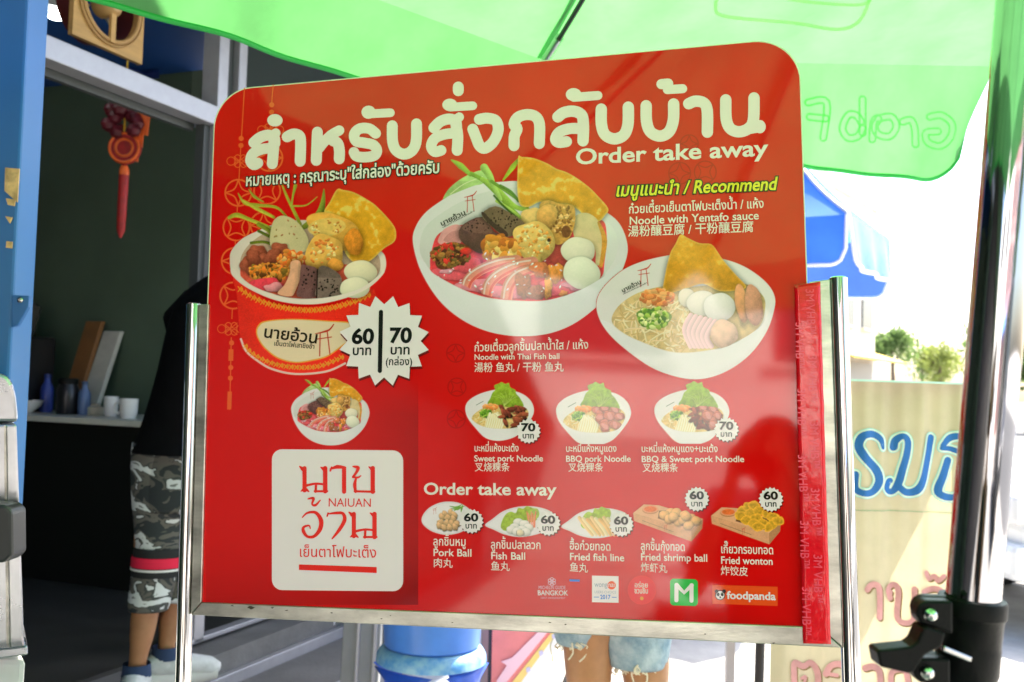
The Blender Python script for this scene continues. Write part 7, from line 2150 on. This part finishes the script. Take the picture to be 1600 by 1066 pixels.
def building(name, label, x, y, wx, wy, h, col, nx, nz, awn=None, yaw=0.0, sills=True):
    t = thing(name, label, 'building', (x, y, 0), rot=(0, 0, yaw))
    wm = mat(name + '_wall', col, .8, noise=.15, nscale=.7)
    gl = mat(name + '_pane', (.05, .06, .07), .15)
    mb = MB(); mb.box((0, 0, h / 2), (wx, wy, h)); mb.build('wall', wm, t, local=True)
    mb = MB(); mb.box((0, 0, h + .15), (wx + .3, wy + .3, .3)); mb.build('roof', wm, t, local=True)
    for f in (-1, 1):
        for i in range(nx):
            for k in range(nz):
                cx, cz = -wx / 2 + wx * (i + .5) / nx, 3.2 + (h - 3.4) * (k + .5) / nz
                m_ = MB(); m_.box((cx, f * wy / 2, cz), (wx / nx * .55, .12, 1.25)); w__ = m_.build('window', gl, t, local=True)
                m_ = MB(); m_.box((cx, f * (wy / 2 + .06), cz - .7), (wx / nx * .65, .2, .08)); m_.build('sill', wm, w__, local=True)
        m_ = MB(); m_.box((0, f * (wy / 2), 1.3), (wx * .86, .14, 2.4)); m_.build('shop_front', mat(name + '_shutter', [c * .55 for c in col], .5), t, local=True)
        if awn:
            m_ = MB(); m_.hexa([(-wx / 2, f * wy / 2, 2.9), (wx / 2, f * wy / 2, 2.9), (wx / 2, f * (wy / 2 + 1.3), 2.5), (-wx / 2, f * (wy / 2 + 1.3), 2.5), (-wx / 2, f * wy / 2, 2.96), (wx / 2, f * wy / 2, 2.96), (wx / 2, f * (wy / 2 + 1.3), 2.56), (-wx / 2, f * (wy / 2 + 1.3), 2.56)]); m_.build('awning', mat(name + '_awning', awn, .7), t, local=True)
    return t
g_ = P(1318, 600, 34); building('corner_building', 'pale cream building with yellow awning down the street beyond the parasol', g_.x - 2.6, g_.y + 4, 7.4, 8, 8.5, (.80, .77, .72), 3, 2, (.75, .48, .04), R(55))
g_ = P(1180, 600, 48); building('white_building', 'pale building far down the street, behind the cream one', g_.x - 3, g_.y + 6, 12, 8, 10.5, (.82, .81, .79), 4, 3, None, R(50))
# the rest of the street, seen only mirrored in the board and the chrome
building('sunlit_building', 'white sunlit shop building across the street behind the viewer', -5.6, -19, 9, 7, 6.4, (.86, .84, .80), 2, 1, None, R(-22))
building('pink_building', 'pink shop building beside the white one behind the viewer', 4.5, -24, 9, 7, 9, (.72, .45, .42), 4, 3, (.1, .25, .6))
car('silver_car', 'pale silver car parked down the street behind the viewer', 'car', Vector((-1.8, -8.5, .004)), R(172), (.66, .67, .68))
for o in [shop]: pass
t = thing('neighbour_shop', 'dark fronted neighbour shop with awning behind the viewer', 'shop', G(-6.5, 0, 0))
sbox('wall', -34, -3.42, .02, 3.4, 0, 3.4, mat('neighbour_wall', (.02, .02, .02), .8), t)  # row lengthened and kept near black so the board mirrors less light
sbox('shutter', -33.0, -4.0, -.02, .016, .05, 2.4, mat('neighbour_shutter', (.012, .012, .014), .5), t)
sbox('awning', -33.8, -3.5, -1.3, .0, 2.6, 2.64, mat('neighbour_awning', (.04, .10, .05), .7), t)
sbox('roof', -34.2, -3.41, -.3, 3.5, 3.42, 3.55, CONC, t)

# the person taking the picture, mirrored dimly in the glossy board
p3_ = thing('person', 'person in dark clothes holding up a camera, mirrored dimly in the glossy board', 'person', Vector((.02, -.42, .008)))
h3 = Vector((.02, -.52, .64)); s3 = Vector((.02, -.36, 1.09)); d3 = Vector((.02, -.28, 1.29))
human(p3_, h3, s3, s3 + Vector((0, 0.01, .07)), d3, [(h3 + Vector((sx * .09, 0, -.06)), h3 + Vector((sx * .12, .30, -.18)), Vector((h3.x + sx * .11, h3.y - .02, .10)), Vector((h3.x + sx * .13, h3.y + .14, .04))) for sx in (-1, 1)],
      [(s3 + Vector((sx * .18, 0, -.03)), s3 + Vector((sx * .25, .08, -.20)), Vector((.02 + sx * .085, -.13, 1.235)), Vector((0, 0, 1))) for sx in (-1, 1)], SKIN, 1.0)
face(p3_, d3, Vector((0, 1, 0)), SKIN)
mb = MB(); mb.loft([(d3 + Vector((0, -.03, -.08)), .06, .05), (d3 + Vector((0, -.03, -.02)), .09, .085), (d3 + Vector((0, -.015, .05)), .094, .104), (d3 + Vector((0, 0, .11)), .075, .085), (d3 + Vector((0, 0, .145)), .03, .03)], 24); mb.build('hair', HAIR, p3_, smooth=True, sub=1)
DKC = mat('dark_grey_cotton', (.03, .03, .035), .9)
mb = MB(); mb.loft([(h3 + Vector((0, 0, -.08)), .185, .135), (h3 + Vector((0, 0, .16)), .17, .12), (s3 + Vector((0, 0, -.12)), .195, .125), (s3 + Vector((0, 0, -.01)), .18, .10), (s3 + Vector((0, 0, .045)), .085, .075)], 28, cap=False); t3 = mb.build('shirt', DKC, p3_, smooth=True, sub=1, solid=.004)
for sx in (-1, 1):
    a, b = s3 + Vector((sx * .18, 0, -.03)), s3 + Vector((sx * .25, .08, -.20))
    mb = MB(); mb.tube([a - Vector((sx * .07, 0, 0)), a, a * .4 + b * .6], [.085, .078, .07], 18, cap=False); mb.build('sleeve', DKC, t3, smooth=True, solid=.004)
    k_, an = h3 + Vector((sx * .12, .30, -.18)), Vector((h3.x + sx * .11, h3.y - .02, .10))
    mb = MB(); mb.tube([h3 + Vector((sx * .085, 0, -.02)), h3 * .5 + k_ * .5 + Vector((0, 0, 0)), k_, an + Vector((0, 0, .02))], [.115, .10, .078, .072], 20, cap=False); mb.build('trouser_leg', bpy.data.materials['dark_grey_cotton'], p3_, smooth=True, solid=.004)
    mb = MB(); mb.tube([an + Vector((0, -.06, -.05)), an + Vector((0, .0, -.04)), an + Vector((0, .10, -.06)), an + Vector((0, .19, -.07))], [.036, .05, .045, .024], 16); mb.build('shoe', DARK, p3_, smooth=True)
cmr = thing('compact_camera', 'small black camera held out by the person mirrored in the board', 'camera', Vector((.02, -.10, 1.24)))
mb = MB(); mb.box((.02, -.085, 1.275), (.10, .035, .062)); mb.build('body', BLK, cmr, bevel=.006)
mb = MB(); mb.lathe([(.024, -.0175), (.024, .012), (.02, .016), (.005, .012)], (.02, -.055, 1.275), 28, Matrix.Rotation(R(-90), 3, 'X')); mb.build('lens', BLK, cmr, smooth=True)

dv = car('added_dark_van', 'dark van added behind the viewer to darken reflections in the chrome pole', 'van', Vector((3.4, -6.2, .004)), R(170), (.03, .035, .045), L=4.8, Wd=1.8, H=2.0, van=True)  # unseen van, put in to darken what the pole mirrors
tree((7.5, -11, 0), 6.5, 2.4, 0, 'leafy green tree added behind the viewer to darken reflections in the chrome', 11)  # unseen tree, put in as more dark matter for reflections
